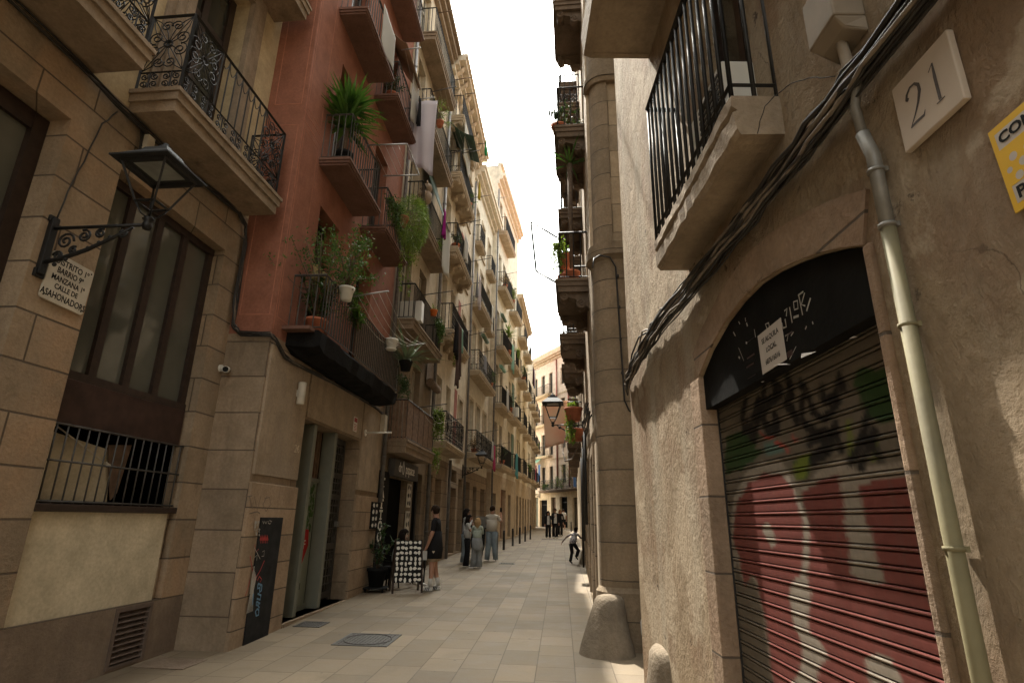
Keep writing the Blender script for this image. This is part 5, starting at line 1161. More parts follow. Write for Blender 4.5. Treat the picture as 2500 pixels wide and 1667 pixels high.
def plant(kind, m, label, leafm='grass_green', size=1., pot='terracotta', pr=.13, ph=.2, n=None, name=None, cat='potted plant', group=None, drop=0., stem=.5):
    SEED[0] += 1; rnd = random.Random(SEED[0])
    r = thing(name or {'yucca': 'yucca_plant', 'bush': 'leafy_shrub', 'aloe': 'aloe_plant', 'vine': 'trailing_plant', 'palm': 'palm_plant', 'fern': 'hanging_fern', 'cactus': 'cactus_plant', 'mass': 'hanging_fern', 'rubber': 'rubber_plant'}[kind], label, cat, m, group)
    if pot: part('pot', pot_mesh(pr, ph), M[pot], r)
    top = ph*.9 if pot else 0; q = MB(); tw = MB()
    if kind == 'yucca':
        for k in range(4):
            c = Vector((rnd.uniform(-.1, .1), rnd.uniform(-.08, .08), top+stem*rnd.uniform(.7, 1.2)))*1.
            tw.tube([(c.x*.3, c.y*.3, top-.02), (c.x*.7, c.y*.7, c.z*.6), c], .022, 6)
            for i in range(n or 42): strap(q, c+rdir(rnd)*.02, rdir(rnd, -.25)+Vector((0, 0, .25)), size*rnd.uniform(.32, .58), .017*size, rnd.uniform(.1, .9), rnd)
    elif kind in ('aloe', 'palm'):
        c = Vector((0, 0, top+(stem if kind == 'palm' else 0)))
        if kind == 'palm': tw.tube([(0, 0, top-.02), (.03, .0, top+stem*.5), c], [.035, .045, .06], 8)
        for i in range(n or 30): strap(q, c+rdir(rnd)*.03, rdir(rnd, -.1)+Vector((0, 0, .3)), size*rnd.uniform(.4, .8), .022*size, rnd.uniform(.3, 1.3), rnd, n=7)
    elif kind == 'bush':
        for k in range(16):
            d = rdir(rnd, .1)*Vector((1, .75, 1)).length*.55; e = Vector((d.x*size*.75, d.y*size*.5, top+abs(d.z)*size*.9+.05))
            mid = Vector((e.x*.35+rnd.uniform(-.05, .05), e.y*.35, top+(e.z-top)*.55)); tw.tube([(0, 0, top-.02), mid, e], [.012, .008, .004], 5)
            for i in range(n or 70):
                t = rnd.uniform(.25, 1.1); p = (mid.lerp(e, t) if rnd.random() < .8 else Vector((0, 0, top)).lerp(mid, t)) + rdir(rnd)*rnd.uniform(0, .14)*size; leaf(q, p, rdir(rnd, -.6), .05*rnd.uniform(.7, 1.4), .014, rnd)
    elif kind == 'rubber':
        for k in range(7):
            d = rdir(rnd, .2); e = Vector((d.x*size*.4, d.y*size*.35, top+size*rnd.uniform(.4, 1.))); tw.tube([(0, 0, top-.02), Vector((e.x*.4, e.y*.4, (top+e.z)/2)), e], .01, 5)
            for i in range(n or 16): t = rnd.uniform(.2, 1.05); strap(q, Vector((e.x*t, e.y*t, top+(e.z-top)*t)), rdir(rnd, -.3), .17*rnd.uniform(.7, 1.2), .03, .5, rnd, n=4)
    elif kind in ('vine', 'fern'):
        for k in range(n or 26):
            x0 = rnd.uniform(-1, 1)*size*.35; p = Vector((x0, rnd.uniform(-.05, .12), top+rnd.uniform(0, .08))); L_ = drop*rnd.uniform(.35, 1.); pts = [p.copy()]; v = Vector((rnd.uniform(-.2, .2), rnd.uniform(-.1, .35), .25))
            for i in range(9): p = p+(v+Vector((0, 0, -.9*i/3)))*L_/9*.8 if i < 3 else p+Vector((rnd.uniform(-.02, .02), rnd.uniform(-.02, .02), -L_/9)); pts.append(p.copy())
            tw.tube(pts, .003, 3)
            for i in range(int(8+L_*(46 if kind == 'vine' else 90))):
                t = rnd.uniform(0, len(pts)-1.01); j = int(t); b = pts[j].lerp(pts[j+1], t-j)
                leaf(q, b+rdir(rnd)*.02, rdir(rnd, -.8)+Vector((0, .2, -.25)), (.055 if kind == 'vine' else .075)*rnd.uniform(.6, 1.3), .017 if kind == 'vine' else .005, rnd)
        for i in range(int(150*size)): leaf(q, Vector((rnd.uniform(-1, 1)*size*.4, rnd.uniform(-.12, .15), top+rnd.uniform(-.02, .16)*1.3)), rdir(rnd, -.2), .07*rnd.uniform(.6, 1.3), .016, rnd)
    elif kind == 'mass':
        for k in range(n or 3000):
            d = rdir(rnd); rr = rnd.uniform(.45, 1.0)**.6; p = Vector((d.x*.52*size*rr, .22+d.y*.34*size*rr, top-.1+d.z*.6*size*rr)); leaf(q, p, d*.8+Vector((0, .2, -.7)), .11*rnd.uniform(.6, 1.4), .0055, rnd)
        for k in range(24):
            p = Vector((rnd.uniform(-.5, .4)*size, .2+rnd.uniform(-.1, .25), -.3*size)); L_ = drop*rnd.uniform(.4, 1)
            for i in range(26): leaf(q, p+Vector((rnd.uniform(-.03, .03), rnd.uniform(-.03, .03), -L_*i/26)), rdir(rnd, -.8)+Vector((0, 0, -.5)), .05, .012, rnd)
    elif kind == 'cactus':
        def pad(c, d, s, lv):
            e = c+d*s; qn = len(q.v); q.ball(((c+e)/2)[:], s*.33, s*.12, s*.55, 8)
            if lv: [pad(e, (d+rdir(rnd)*.8).normalized(), s*.8, lv-1) for _ in range(2)]
        for k in range(3): pad(Vector((rnd.uniform(-.1, .1), 0, top)), (Vector((rnd.uniform(-.6, .6), .1, 1))).normalized(), .2*size, 2)
    if tw.v: part('stem', tw, M['twig'], r)
    part('foliage', q, M[leafm], r)
    return r
def on_b(fr, px, py, d): a, z = fr.hit(px, py, d); return fr.at(a, d, z)
# red house
plant('yucca', FL2.at(1.08, .27, 7.52), 'big spiky yucca spilling over the second floor balcony of the red house', 'leaf_yucca', 1.35, 'black_plastic', .16, .3, 70, stem=.8)
plant('bush', FL2.at(.72, .3, 4.33), 'tall twiggy shrub in an orange pot at the near end of the black wrapped balcony', 'grass_green', 1.75, 'terracotta', .17, .24, 62, stem=.8)
plant('rubber', FL2.at(.85, .28, 4.34), 'dark leafed plant climbing behind the bars beside the orange pot', 'leaf_dark', 1.0, 'black_plastic', .12, .18, 20)
plant('bush', FL2.at(1.0, .62, 5.0), 'green bush in a grey pot hung on the near rail of the black wrapped balcony', 'grass_green', 1.25, 'white', .12, .22, 90)
plant('rubber', FL2.at(1.75, .6, 4.75), 'broad leafed green plant leaning over the rail above the reed screen', 'grass_green', .8, None, n=22)
q = pot_mesh(.13, .2); q.lathe([(0, -.03), (.1, -.03), (.12, -.005), (0, -.005)], 0, 0, 14); solo('flower_pot', q, M['white'], 'empty white flower pot hooked on the rail above the reed screen', 'flower pot', FL2.at(3.75, .6, 5.02))
plant('aloe', FL2.at(4.55, .72, 4.75), 'spidery grey green aloe in a black pot at the far end of the long balcony', 'leaf_aloe', 1.35, 'black_plastic', .14, .22, 40)
plant('vine', FL2.at(4.75, .6, 4.5), 'leafy plant dangling below the spidery aloe', 'leaf_dark', .5, None, drop=.55, n=16)
plant('mass', FL2.at(4.15, .5, 8.1), 'dense feathery hanging fern bulging over the rail of the red house', 'leaf_lime', 1.05, 'terracotta', .15, .2, 5200, drop=.7)
plant('vine', FL2.at(3.35, .5, 8.1), 'leafy climber at the near end of the feathery fern balcony', 'grass_green', .8, None, drop=.8, n=24)
plant('vine', FL2.at(4.3, .5, 7.3), 'thin yellow green vine trailing from under the fern balcony down the wall edge', 'leaf_lime', .25, None, drop=1.6, n=5)
for a in (1.55, 3.5):
    q = MB(); q.tube([(-.4, .12, 0), (.4, .12, 0)], .13, 12); q.tube([(-.4, .16, .1), (-.4, .02, .35)], .006, 4); q.tube([(.4, .16, .1), (.4, .02, .35)], .006, 4)
    solo('rolled_blind', q, M['reed_yellow'] if 'reed_yellow' in M else M['reed'], ('near' if a < 2 else 'far')+' rolled yellow reed blind in a window opening above the black wrapped balcony', 'blind', FL2.at(a-.1, -.12, 5.55))
# old cream house and beyond
plant('bush', FL3.at(.75, .25, 6.42), 'small shrub in a terracotta pot above the air conditioner', 'grass_green', .5, 'terracotta', .14, .2, 24)
plant('aloe', FL3.at(2.05, .55, 7.15), 'little spiky plant in a bright orange pot hooked on a balcony rail', 'leaf_lime', .4, 'orange_pot', .11, .16, 20)
plant('vine', FL3.at(2.9, .52, 7.1), 'leafy vine threaded through the rail between the orange pot and the dark laundry', 'grass_green', .7, None, drop=.8, n=20)
plant('vine', FL3.at(3.2, .56, 4.35), 'bright yellow green trailing plant at the far end of the slatted balcony', 'leaf_lime', .6, 'black_plastic', .13, .18, 40, drop=1.2)
plant('vine', FL3.at(3.35, .5, 3.4), 'thin green vine hanging below the slatted balcony', 'leaf_lime', .3, None, drop=.9, n=9)
plant('bush', FL3.at(1.4, .55, 13.0), 'thin bamboo like plant hanging off the fourth floor balcony', 'leaf_lime', .85, 'terracotta', .12, .18, 26)
plant('vine', FL3.at(2.2, .5, 9.45), 'tuft of grass growing out of the third floor balcony edge', 'leaf_lime', .25, None, drop=.35, n=9)
plant('vine', FL3.at(5.7, .5, 7.45), 'thin yellow vine below the spiral consoles', 'leaf_lime', .15, None, drop=1.5, n=4)
plant('bush', FL5.at(.8, .3, 4.4), 'dried bush in the corner of the long lace balcony', 'leaf_dry', .6, 'terracotta', .16, .2, 24)
plant('yucca', FL6.at(2.2, .45, 10.95), 'tall spiky yucca rising in front of the tallest cream house', 'leaf_lime', 1.2, 'terracotta', .16, .25, 26, stem=1.1)
plant('bush', FL6.at(.9, .4, 14.62), 'flowering bush filling the near end of a high balcony on the tallest house', 'leaf_dry', .9, 'terracotta', .16, .22, 40)
plant('bush', FL6.at(3.3, .45, 14.6), 'bright green bush at the far end of a high balcony on the tallest house', 'leaf_lime', 1.0, 'terracotta', .16, .22, 44)
plant('rubber', FL6.at(3.0, .45, 7.7), 'dark broad leafed plant reaching out from a tall cream house balcony', 'leaf_dark', 1.4, 'terracotta', .16, .22, 20)
plant('bush', FL7.at(.9, .4, 11.0), 'bushy green plant on the upper balcony of the ochre tenement', 'grass_green', 1.1, 'terracotta', .16, .22, 44)
plant('vine', FL7.at(5.2, .5, 5.4), 'green plants hanging from the first floor balcony of the ochre tenement', 'grass_green', 1.6, None, drop=.7, n=30)
for a, k, l in ((4.6, 'vine', 'ivy covering the left part of the long balcony at the end of the street'), (6.6, 'bush', 'leafy bush in the middle of the long balcony at the end of the street'), (7.7, 'bush', 'yellow green bush right of the middle of the long end balcony')):
    plant(k, FEN.at(a, .4, 4.9 if k == 'vine' else 4.5), l, 'leaf_lime' if a > 7 else 'grass_green', 1.5, None, drop=.9, n=50)
plant('vine', FEN.at(3.2, .6, 9.0), 'green hanging plant on the upper left balcony of the end house', 'leaf_lime', 1.3, None, drop=1.2, n=30)
plant('bush', FEN.at(9.4, .5, 5.2), 'climbing plant with pale flowers at the right end of the end house balcony', 'leaf_lime', 2.4, None, n=60)
# right side house
plant('palm', FR2.at(1.7, .3, 5.86), 'slender palm with a dry trunk rising from a right hand balcony', 'leaf_yucca', .95, 'terracotta', .15, .2, 22, stem=2.35)
plant('cactus', FR2.at(1.75, .5, 9.14), 'flat padded cactus poking out of an upper right balcony', 'leaf_dark', 1.1, 'terracotta', .15, .2)
plant('bush', FR2.at(2.0, .4, 9.12), 'dark plants filling the upper right balcony', 'leaf_dark', .9, 'terracotta', .15, .2, 40)
plant('vine', FR2.at(1.6, .5, 6.5), 'small leafed climber on the corner post of a right hand balcony', 'leaf_lime', .35, None, drop=.7, n=14)
plant('vine', FR2.at(2.1, .42, 6.35), 'leafy plant trailing from a terracotta pot hooked on a right hand balcony', 'grass_green', .4, 'terracotta', .14, .26, drop=.5, n=16)
for a, d, z, l in ((1.75, .38, 5.84, 'wide terracotta bowl on a right hand balcony floor'), (2.3, .42, 5.84, 'square terracotta planter beside the wide bowl')): solo('flower_pot', pot_mesh(.17, .17), M['terracotta'], l, 'flower pot', FR2.at(a, d, z))
plant('vine', FR2.at(5.0, .3, 3.85), 'terracotta pot on the right wall with white flowered ivy trailing down', 'leaf_lime', .4, 'terracotta', .2, .3, drop=1.3, n=20)
solo('flower_pot', pot_mesh(.19, .28), M['terracotta'], 'second terracotta pot hung just under the ivy pot on the right wall', 'flower pot', FR2.at(5.4, .25, 3.45))
# --- cloth
def sheet(fr, a0, a1, d, z1, z0, mat, label, cat='laundry', name='laundry', folds=3, amp=.04, taper=0., lean=0., group='washing hung from the balconies', bunch=0., mats=None, th=.004):
    """a cloth hung by its top edge along the facade; lean moves the bottom away from the wall"""
    SEED[0] += 1; rnd = random.Random(SEED[0]); nx, nz = 18, 14; P = []; ph = rnd.uniform(0, 6)
    for j in range(nz+1):
        v = j/nz
        for i in range(nx+1):
            u = i/nx; s = (u-.5)*(1-bunch*math.sin(math.pi*min(1, v*1.3)))*(1-taper*v)
            a = (a0+a1)/2+(a1-a0)*s; k = amp*(.25+v)*math.sin(u*folds*2*math.pi+ph+v*1.1)
            P.append(Vector((-(a-(a0+a1)/2)*1., k+lean*v, -(z1-z0)*v*(1+.05*math.sin(u*5+ph)))))
    q = MB(); m = nx+1; n = len(P); nrm = Vector((0, th, 0))
    F = [(j*m+i, j*m+i+1, (j+1)*m+i+1, (j+1)*m+i) for j in range(nz) for i in range(nx)]
    q.add(P, F, 0, True)
    o = solo(name, q, M[mat], label, cat, fr.at((a0+a1)/2, d, z1), group)
    md = o.modifiers.new('Solidify', 'SOLIDIFY'); md.thickness = th; md.offset = 0
    return o
def side_sheet(fr, a, d0, d1, z1, z0, mat, label, **kw):
    """a cloth hung across the facade from the wall outwards"""
    kw.setdefault('group', 'washing hung from the balconies'); kw.setdefault('name', 'laundry'); cat = kw.pop('cat', 'laundry'); g = kw.pop('group'); nm = kw.pop('name'); folds = kw.pop('folds', 2); sweep = kw.pop('sweep', 0.); sag = kw.pop('sag', 0.)
    nx, nz = 16, 14; q = MB(); P = []
    for j in range(nz+1):
        v = j/nz
        for i in range(nx+1): u = i/nx; P.append(Vector((.05*(.3+v)*math.sin(u*folds*6.28)-sweep*v*v, d0+(d1-d0)*u*(1-.12*v), -(z1-z0)*v*(1-sag*(1-u)))))
    m = nx+1; q.add(P, [(j*m+i, j*m+i+1, (j+1)*m+i+1, (j+1)*m+i) for j in range(nz) for i in range(nx)], 0, True)
    o = solo(nm, q, M[mat], label, cat, fr.at(a, 0, z1), g); md = o.modifiers.new('Solidify', 'SOLIDIFY'); md.thickness = .004; return o
B_ = dict(cat='balcony screen', name='balcony_screen', group='pale screens tied to the balcony rails', folds=1, amp=.012)
sheet(FL2, 1.55, 2.42, .53, 11.78, 10.85, 'blind_white', 'white gridded screen on the top near balcony of the red house', **B_)
sheet(FL2, 3.95, 4.55, .53, 12.3, 11.0, 'blind_white', 'narrow white screen beside the lilac sheet on the red house', **B_)
sheet(FL3, 2.6, 3.7, .56, 10.6, 8.95, 'blind_white', 'white checked screen hanging far below a rail next to the magenta shirt', **B_)
sheet(FL3, 5.2, 6.6, .58, 16.2, 14.6, 'blind_white', 'white striped screen below the dark green awning', **B_)
sheet(FL5, 3.0, 3.5, .53, 12.2, 10.6, 'blind_white', 'pale screen at the far end of the highest balcony of the pale house', **B_)
sheet(FL6, 3.0, 3.7, .53, 11.9, 10.2, 'cloth_mint', 'mint towel over a rail of the tallest cream house')
side_sheet(FL2, 4.55, .3, 1.05, 11.9, 9.9, 'cloth_lilac', 'big lilac white bedsheet blowing out beside the red house', sweep=.35, sag=.25)
sheet(FL2, 4.35, 4.55, .62, 11.9, 11.1, 'cloth_black', 'dark garment clipped next to the lilac bedsheet')
sheet(FL3, 2.35, 2.6, .62, 10.75, 9.85, 'cloth_magenta', 'magenta shirt on the third floor of the old cream house', bunch=.3)
sheet(FL3, 1.5, 1.95, .3, 10.5, 9.5, 'cloth_lilac', 'grey patterned cloth hanging inside the rail beside the magenta shirt')
for k, (a, c, l, z0) in enumerate(((3.0, 'cloth_black', 'black trousers, first of the dark washing on the old cream house', 6.4), (3.25, 'cloth_black', 'black hooded top, second of the dark washing on the old cream house', 6.3), (3.5, 'cloth_brown', 'long brown trousers, longest of the dark washing', 5.5), (3.8, 'cloth_brown', 'dark wine trousers beside the long brown ones', 5.8), (4.05, 'cloth_mint', 'mint top at the end of the dark washing', 6.7))):
    sheet(FL3, a, a+.28, 1.0, 7.45, z0, c, l, bunch=.2, taper=.15)
sheet(FL3, 7.6, 8.1, .95, 10.9, 9.6, 'cloth_lilac', 'white patterned shirt hung beyond the spiral consoles', bunch=.35); sheet(FL3, 7.3, 7.65, .9, 10.9, 9.9, 'cloth_grey', 'grey trousers beside the white patterned shirt', bunch=.2)
sheet(FL3, 8.0, 8.4, .95, 17.6, 16.9, 'cloth_green', 'bright green shirt high up near the cornice', bunch=.3); sheet(FL3, 7.0, 7.3, .9, 14.8, 14.0, 'cloth_yellow', 'yellow towel hung under the upper spiral balcony')
sheet(FL5, 4.0, 4.35, .56, 5.35, 4.5, 'cloth_white', 'white towel left of the pink towel on the long lace balcony'); sheet(FL5, 4.45, 4.85, .58, 5.2, 4.0, 'cloth_pink', 'pink towel hanging through the long lace balcony'); sheet(FL5, 4.95, 5.2, .56, 5.25, 4.7, 'leaf_lime', 'small lime cloth right of the pink towel')
sheet(FL6, 4.75, 5.5, .56, 5.5, 4.1, 'cloth_teal', 'teal towel on the first floor of the tallest cream house')
for a, c, l in ((1.8, 'cloth_black', 'black leggings on the upper line of the ochre tenement'), (2.3, 'cloth_wine', 'dark wine sweater on the upper line of the ochre tenement'), (2.8, 'cloth_blue', 'blue jeans on the upper line of the ochre tenement')): sheet(FL7, a, a+.4, 1.0, 12.3, 11.0, c, l, bunch=.2)
for a, c, l in ((1.4, 'cloth_white', 'white shirt on the second floor of the end house'), (2.0, 'cloth_black', 'black shirt next to the white one on the end house')): sheet(FEN, a, a+.45, .7, 8.8, 7.4, c, l)
for a, c, l in ((2.0, 'cloth_grey', 'grey garment on the lower left balcony of the end house'), (2.7, 'cloth_wine', 'dusky red dress on the lower left balcony of the end house'), (3.5, 'cloth_blue', 'blue dress on the lower left balcony of the end house')): sheet(FEN, a, a+.5, .7, 7.0, 5.4, c, l, bunch=.2)
sheet(FEN, 9.2, 9.8, .6, 8.3, 6.9, 'cloth_white', 'white towel on the right of the end house'); sheet(FEN, 10.0, 10.5, .6, 8.3, 6.9, 'cloth_red', 'red towel on the right of the end house')
# awnings
def awning(fr, a0, a1, z1, d1, z0, mat, label, name='awning', d0=.02):
    q = MB(); n = 8; P = []
    for i in range(n+1):
        t = i/n; P.append((d0+(d1-d0)*t, z1+(z0-z1)*t-.12*math.sin(math.pi*t)))
    vs = [fr.L(a0, d, z) for d, z in P]+[fr.L(a1, d, z) for d, z in P]; q.add(vs, [(i, i+1, n+2+i, n+1+i) for i in range(n)], 0, True)
    o = solo(name, q, M[mat], label, 'awning', fr.m, 'canvas awnings over the balconies'); md = o.modifiers.new('Solidify', 'SOLIDIFY'); md.thickness = .006; return o
awning(FL2, 3.0, 4.5, 13.0, .62, 12.2, 'awning_tan', 'brown canvas awning above the lilac sheet on the red house')
awning(FL3, 5.0, 6.7, 16.1, .95, 15.4, 'awning_green', 'dark green canvas over the upper spiral console balcony'); awning(FL3, 1.6, 3.5, 12.4, .6, 10.5, 'awning_green', 'dark green canvas above the magenta shirt')
awning(FEN, 2.0, 3.6, 8.0, 1.3, 7.0, 'cloth_mint', 'pale green awning over the lower left balcony of the end house')
side_sheet(FR2, 12.0, .4, 1.38, 5.75, 4.0, 'sunscreen', 'large faded orange and sand canvas screen hanging across the right wall', cat='canvas screen', name='canvas_screen', group='canvas awnings over the balconies', folds=1, sag=.15, sweep=.5)
for fr, a, z, l in ((FL6, 1.0, 9.9, 'rolled green blind over a door of the tall cream house'), (FL6, 1.0, 13.0, 'rolled green blind one floor higher on the tall cream house'), (FL5, 2.4, 10.3, 'rolled green blind on the pale house')):
    q = MB(); q.tube([(-.6, .25, 0), (.6, .25, 0)], .1, 10); q.box(-.6, .6, .15, .155, -.0, .2); solo('rolled_blind', q, M['cloth_mint'] if z < 10 else M['green_blind'], l, 'blind', fr.at(a+.5, 0, z))
q = MB(); q.tube([(-.55, .12, 0), (.55, .12, 0)], .13, 10); q.box(-.55, .55, .0, .012, .0, .75); solo('rolled_blind', q, M['reed'], 'wooden slat blind half rolled over a window of the spiral console house', 'blind', FL3.at(9.0, .1, 6.2) if False else FL3.at(4.2, .05, 5.6))
for z in (4.9, 8.2):
    q = MB(); q.box(-.45, .45, .02, .035, 0, 2.0); solo('door_blind', q, M['green_blind'], 'pale green louvred door blind '+('on the first floor' if z < 6 else 'on the second floor')+' of the tall house', 'blind', FL6.at(6.6, .0, z))
# drying racks: two arms and the lines between them
def rack(fr, a0, a1, d0, d1, z, label, dz=.1, n=6, name='drying_rack', mat='greymetal', sag=.22, r=.014, frame=False):
    o = thing(name, label, 'drying rack', fr.m, 'washing line racks on the balconies')
    for a in (a0, a1): q = MB(); q.tube([fr.L(a, d0, z), fr.L(a, d1, z+dz)], r, 6); part('arm', q, M[mat], o)
    q = MB()
    for i in range(n):
        t = (i+.6)/n; d = d0+(d1-d0)*t; zz = z+dz*t; q.tube([fr.L(a0+(a1-a0)*k/8, d, zz-sag*math.sin(math.pi*k/8)) for k in range(9)], .0035, 3)
    part('line', q, M['offwhite'], o)
    if frame: q = MB(); q.tube([fr.L(a0, d1, z+dz), fr.L(a1, d1, z+dz)], r, 6); part('bar', q, M[mat], o)
rack(FL2, 1.35, 4.3, .5, 1.2, 5.2, 'grey pegged rack with sagging lines above the black wrapped balcony')
rack(FL2, 1.55, 2.55, .5, 1.25, 8.35, 'tilted white rack frame in front of the yucca balcony', -.0, 6, frame=True, sag=0)
rack(FL2, 2.98, 4.6, .5, .95, 12.0, 'thin line rack over the top balconies of the red house', .05, 3)
rack(FL3, 1.0, 4.3, .5, 1.3, 7.35, 'rack carrying the dark washing of the old cream house', .1, 4, mat='iron_grey', sag=.05)
rack(FL3, 1.2, 3.4, .5, 1.25, 4.35, 'rack with fine lines over the slatted balcony', .1, 5, mat='iron_grey')
rack(FL3, 5.2, 8.3, .5, 1.2, 8.6, 'rack on the lowest spiral console balcony', .15, 3, mat='iron_grey'); rack(FL3, 5.2, 8.3, .5, 1.3, 11.8, 'rack in the middle of the spiral console balconies', .15, 3, mat='iron_grey'); rack(FL3, 5.2, 8.3, .5, 1.2, 14.8, 'rack carrying the yellow towel', .1, 3, mat='iron_grey'); rack(FL3, 5.2, 8.3, .5, 1.3, 17.5, 'highest rack under the bracketed cornice', .05, 3, mat='iron_grey')
rack(FL5, 1.0, 5.2, .5, 1.3, 5.3, 'rack over the long lace balcony with the towels', .15, 3, mat='iron_grey'); rack(FL5, .6, 4.6, .5, 1.2, 8.9, 'rack over the second lace balcony', .15, 3, mat='iron_grey')
rack(FL3, .6, 3.4, .5, 1.3, 16.55, 'topmost rack with a thick pole against the sky', .1, 2, mat='wood'); rack(FL3, .5, 3.4, .5, 1.2, 13.5, 'rack with long white lines on the fourth floor', .15, 5, mat='iron_grey')
rack(FL6, .8, 3.2, .5, 1.2, 15.5, 'rack high on the tallest cream house', .1, 3, mat='iron_grey'); rack(FL6, 4.9, 7.0, .5, 1.2, 8.6, 'rack on the far side of the tallest cream house', .1, 3, mat='iron_grey'); rack(FL7, 1.0, 3.2, .5, 1.4, 12.3, 'rack with the jeans on the ochre tenement', .1, 3, mat='iron_grey'); rack(FL7, 1.0, 3.2, .5, 1.2, 5.5, 'low rack on the ochre tenement', .2, 3, mat='iron_grey')
def sky_frame():
    fr = FR2; q = MB(); a = 2.0
    pts = [fr.L(1.7, .6, 6.75), fr.L(2.7, 1.25, 7.45), fr.L(3.3, 1.2, 6.1), fr.L(1.7, .6, 5.95)]
    P = [(1360, 580), (1296, 541), (1309, 662), (1358, 690)]; L = []
    for i, (x, y) in enumerate(P):
        d, z = at_depth(fr, x, y, 1.6 if i in (0, 3) else 2.3); L.append(fr.L(1.6 if i in (0, 3) else 2.3, d, z))
    o = thing('drying_rack', 'angular black rack frame wound with green cord against the sky', 'drying rack', fr.m, 'washing line racks on the balconies')
    for i in range(3): q = MB(); q.tube([L[i], L[i+1]], .02, 6); part('arm', q, M['iron'], o)
    q = MB(); q.tube([L[1]+(L[2]-L[1])*k/40+Vector((.02*math.cos(k*1.5), .02*math.sin(k*1.5), 0)) for k in range(41)], .007, 4); part('cord', q, M['cloth_green'], o)
sky_frame()
def ac(fr, a, d, z, label, rz=0, s=1.):
    r = thing('air_conditioner', label, 'air conditioner', fr.at(a, d, z, rz), 'air conditioner boxes on the balconies'); q = MB(); q.box(-.4*s, .4*s, -.14*s, .14*s, 0, .6*s); bevel(part('case', q, M['plastic_white'], r), .015)
    q = MB()
    for k in range(9): q.box(-.33*s, .15*s, .1405*s, .15*s, (.06+k*.055)*s, (.085+k*.055)*s)
    part('grille', q, M['iron_grey'], r); q = MB(); q.tube([(-.1*s+.2*s*math.cos(t), .155*s, .3*s+.2*s*math.sin(t)) for t in [i*.3 for i in range(22)]], .008, 4); part('fan_ring', q, M['iron_grey'], r)
ac(FL3, .55, .27, 6.42, 'air conditioner on the near end of the dark washing balcony', R(90), .9); ac(FL6, 4.95, .27, 7.72, 'far air conditioner box on the tallest cream house', R(90)); 
def teddy():
    r = thing('teddy_bear', 'washed out beige teddy bear sitting against a balcony rail', 'teddy bear', FL3.at(.75, .5, 10.15, R(180)), None); q = MB()
    q.ball((0, 0, .0), .16, .13, .2, 12); q.ball((0, .02, .3), .15, .14, .14, 12); q.ball((0, .14, .27), .07, .08, .06, 8)
    for s in (-1, 1): q.ball((s*.12, 0, .42), .05, .03, .05, 8); q.tube([(s*.13, .03, .1), (s*.22, .12, 0), (s*.2, .2, -.06)], [.06, .055, .06], 8); q.tube([(s*.09, .05, -.13), (s*.13, .22, -.2), (s*.13, .3, -.16)], [.08, .07, .075], 8)
    part('body', q, M['plush'], r); q = MB(); q.ball((0, .215, .29), .022, .015, .018, 6)
    for s in (-1, 1): q.ball((s*.055, .13, .34), .016, .01, .016, 6)
    part('face', q, M['black_plastic'], r)
teddy()
def antenna(m, label):
    q = MB(); q.bar((0, 0, 0), (0, 0, 1.2), .015); q.bar((0, -.05, 1.1), (0, 1.3, 1.15), .012)
    for k in range(9): q.bar((-.22+.012*k, .15+k*.12, 1.13), (.22-.012*k, .15+k*.12, 1.13), .006)
    solo('antenna', q, M['greymetal'], label, 'antenna', m, 'television antennas')
antenna(FR2.at(2.2, .35, 12.4) @ Matrix.Rotation(R(0), 4, 'Z'), 'spiky antenna sticking out from the upper right balcony against the sky'); antenna(FL6.at(7.0, .2, 22.6), 'thin antenna on the cornice of the tallest cream house'); antenna(FL5.at(5.0, -.4, 18.5), 'antenna on the roof of the pale house')
# lamps further along
lantern(FR2, 9.3, 4.45, .92, 'black iron lantern on a scrolled bracket on the right side of the street', 1.15, .5)
lantern(FL3, 10.9, 3.7, .8, 'black lantern on the left wall under the long lace balcony', .9, .4); lantern(FEN, 2.6, 4.2, .9, 'small far lantern with a green glass hood at the end of the street', 1.2, .4)
solo('flag_cloth', MB().add([(0, 0, 0), (.5, .1, .1), (.45, .05, -1), (-.05, 0, -1.1)], [(0, 1, 2, 3)]) if False else MB().prism([(0, 0, 0), (.5, 0, .1), (.45, 0, -1), (-.05, 0, -1.1)], (0, .01, 0)), M['cloth_blue'], 'blue cloth tied at the right end of the end house balcony', 'cloth', FEN.at(10.6, .6, 5.6))

sheet(FL3, 6.2, 6.9, .56, 12.0, 11.0, 'cloth_white', 'white cloth over the rail of a middle spiral console balcony'); sheet(FL5, 1.2, 1.9, .54, 9.0, 8.2, 'cloth_grey', 'grey rug over the second lace balcony'); sheet(FL6, 1.4, 2.0, .54, 8.7, 7.5, 'cloth_white', 'white sheet over a lower rail of the tall cream house'); sheet(FL6, 5.6, 6.2, .54, 12.0, 10.6, 'cloth_beige', 'sand coloured blanket on the far side of the tall cream house')
plant('bush', FL5.at(3.9, .4, 8.05), 'bush on the second lace balcony of the pale house', 'grass_green', .8, 'terracotta', .15, .2, 30); plant('bush', FL6.at(1.0, .4, 4.5), 'bush on the first floor of the tall cream house', 'leaf_dark', .9, 'terracotta', .15, .2, 30); plant('vine', FL6.at(5.2, .5, 12.0), 'trailing plant on the far side of the tall cream house', 'leaf_lime', .8, None, drop=.8, n=20); plant('bush', FL3.at(7.6, .4, 13.9), 'small shrub on the second highest spiral console balcony', 'grass_green', .7, 'terracotta', .14, .2, 26); plant('bush', FL3.at(5.4, .4, 10.88), 'red potted shrub on the middle spiral console balcony', 'leaf_dark', .6, 'terracotta', .15, .22, 24); plant('bush', FL2.at(3.2, .3, 10.75), 'low shrub on the red house balcony with the lilac sheet', 'leaf_dark', .6, 'terracotta', .14, .2, 26)
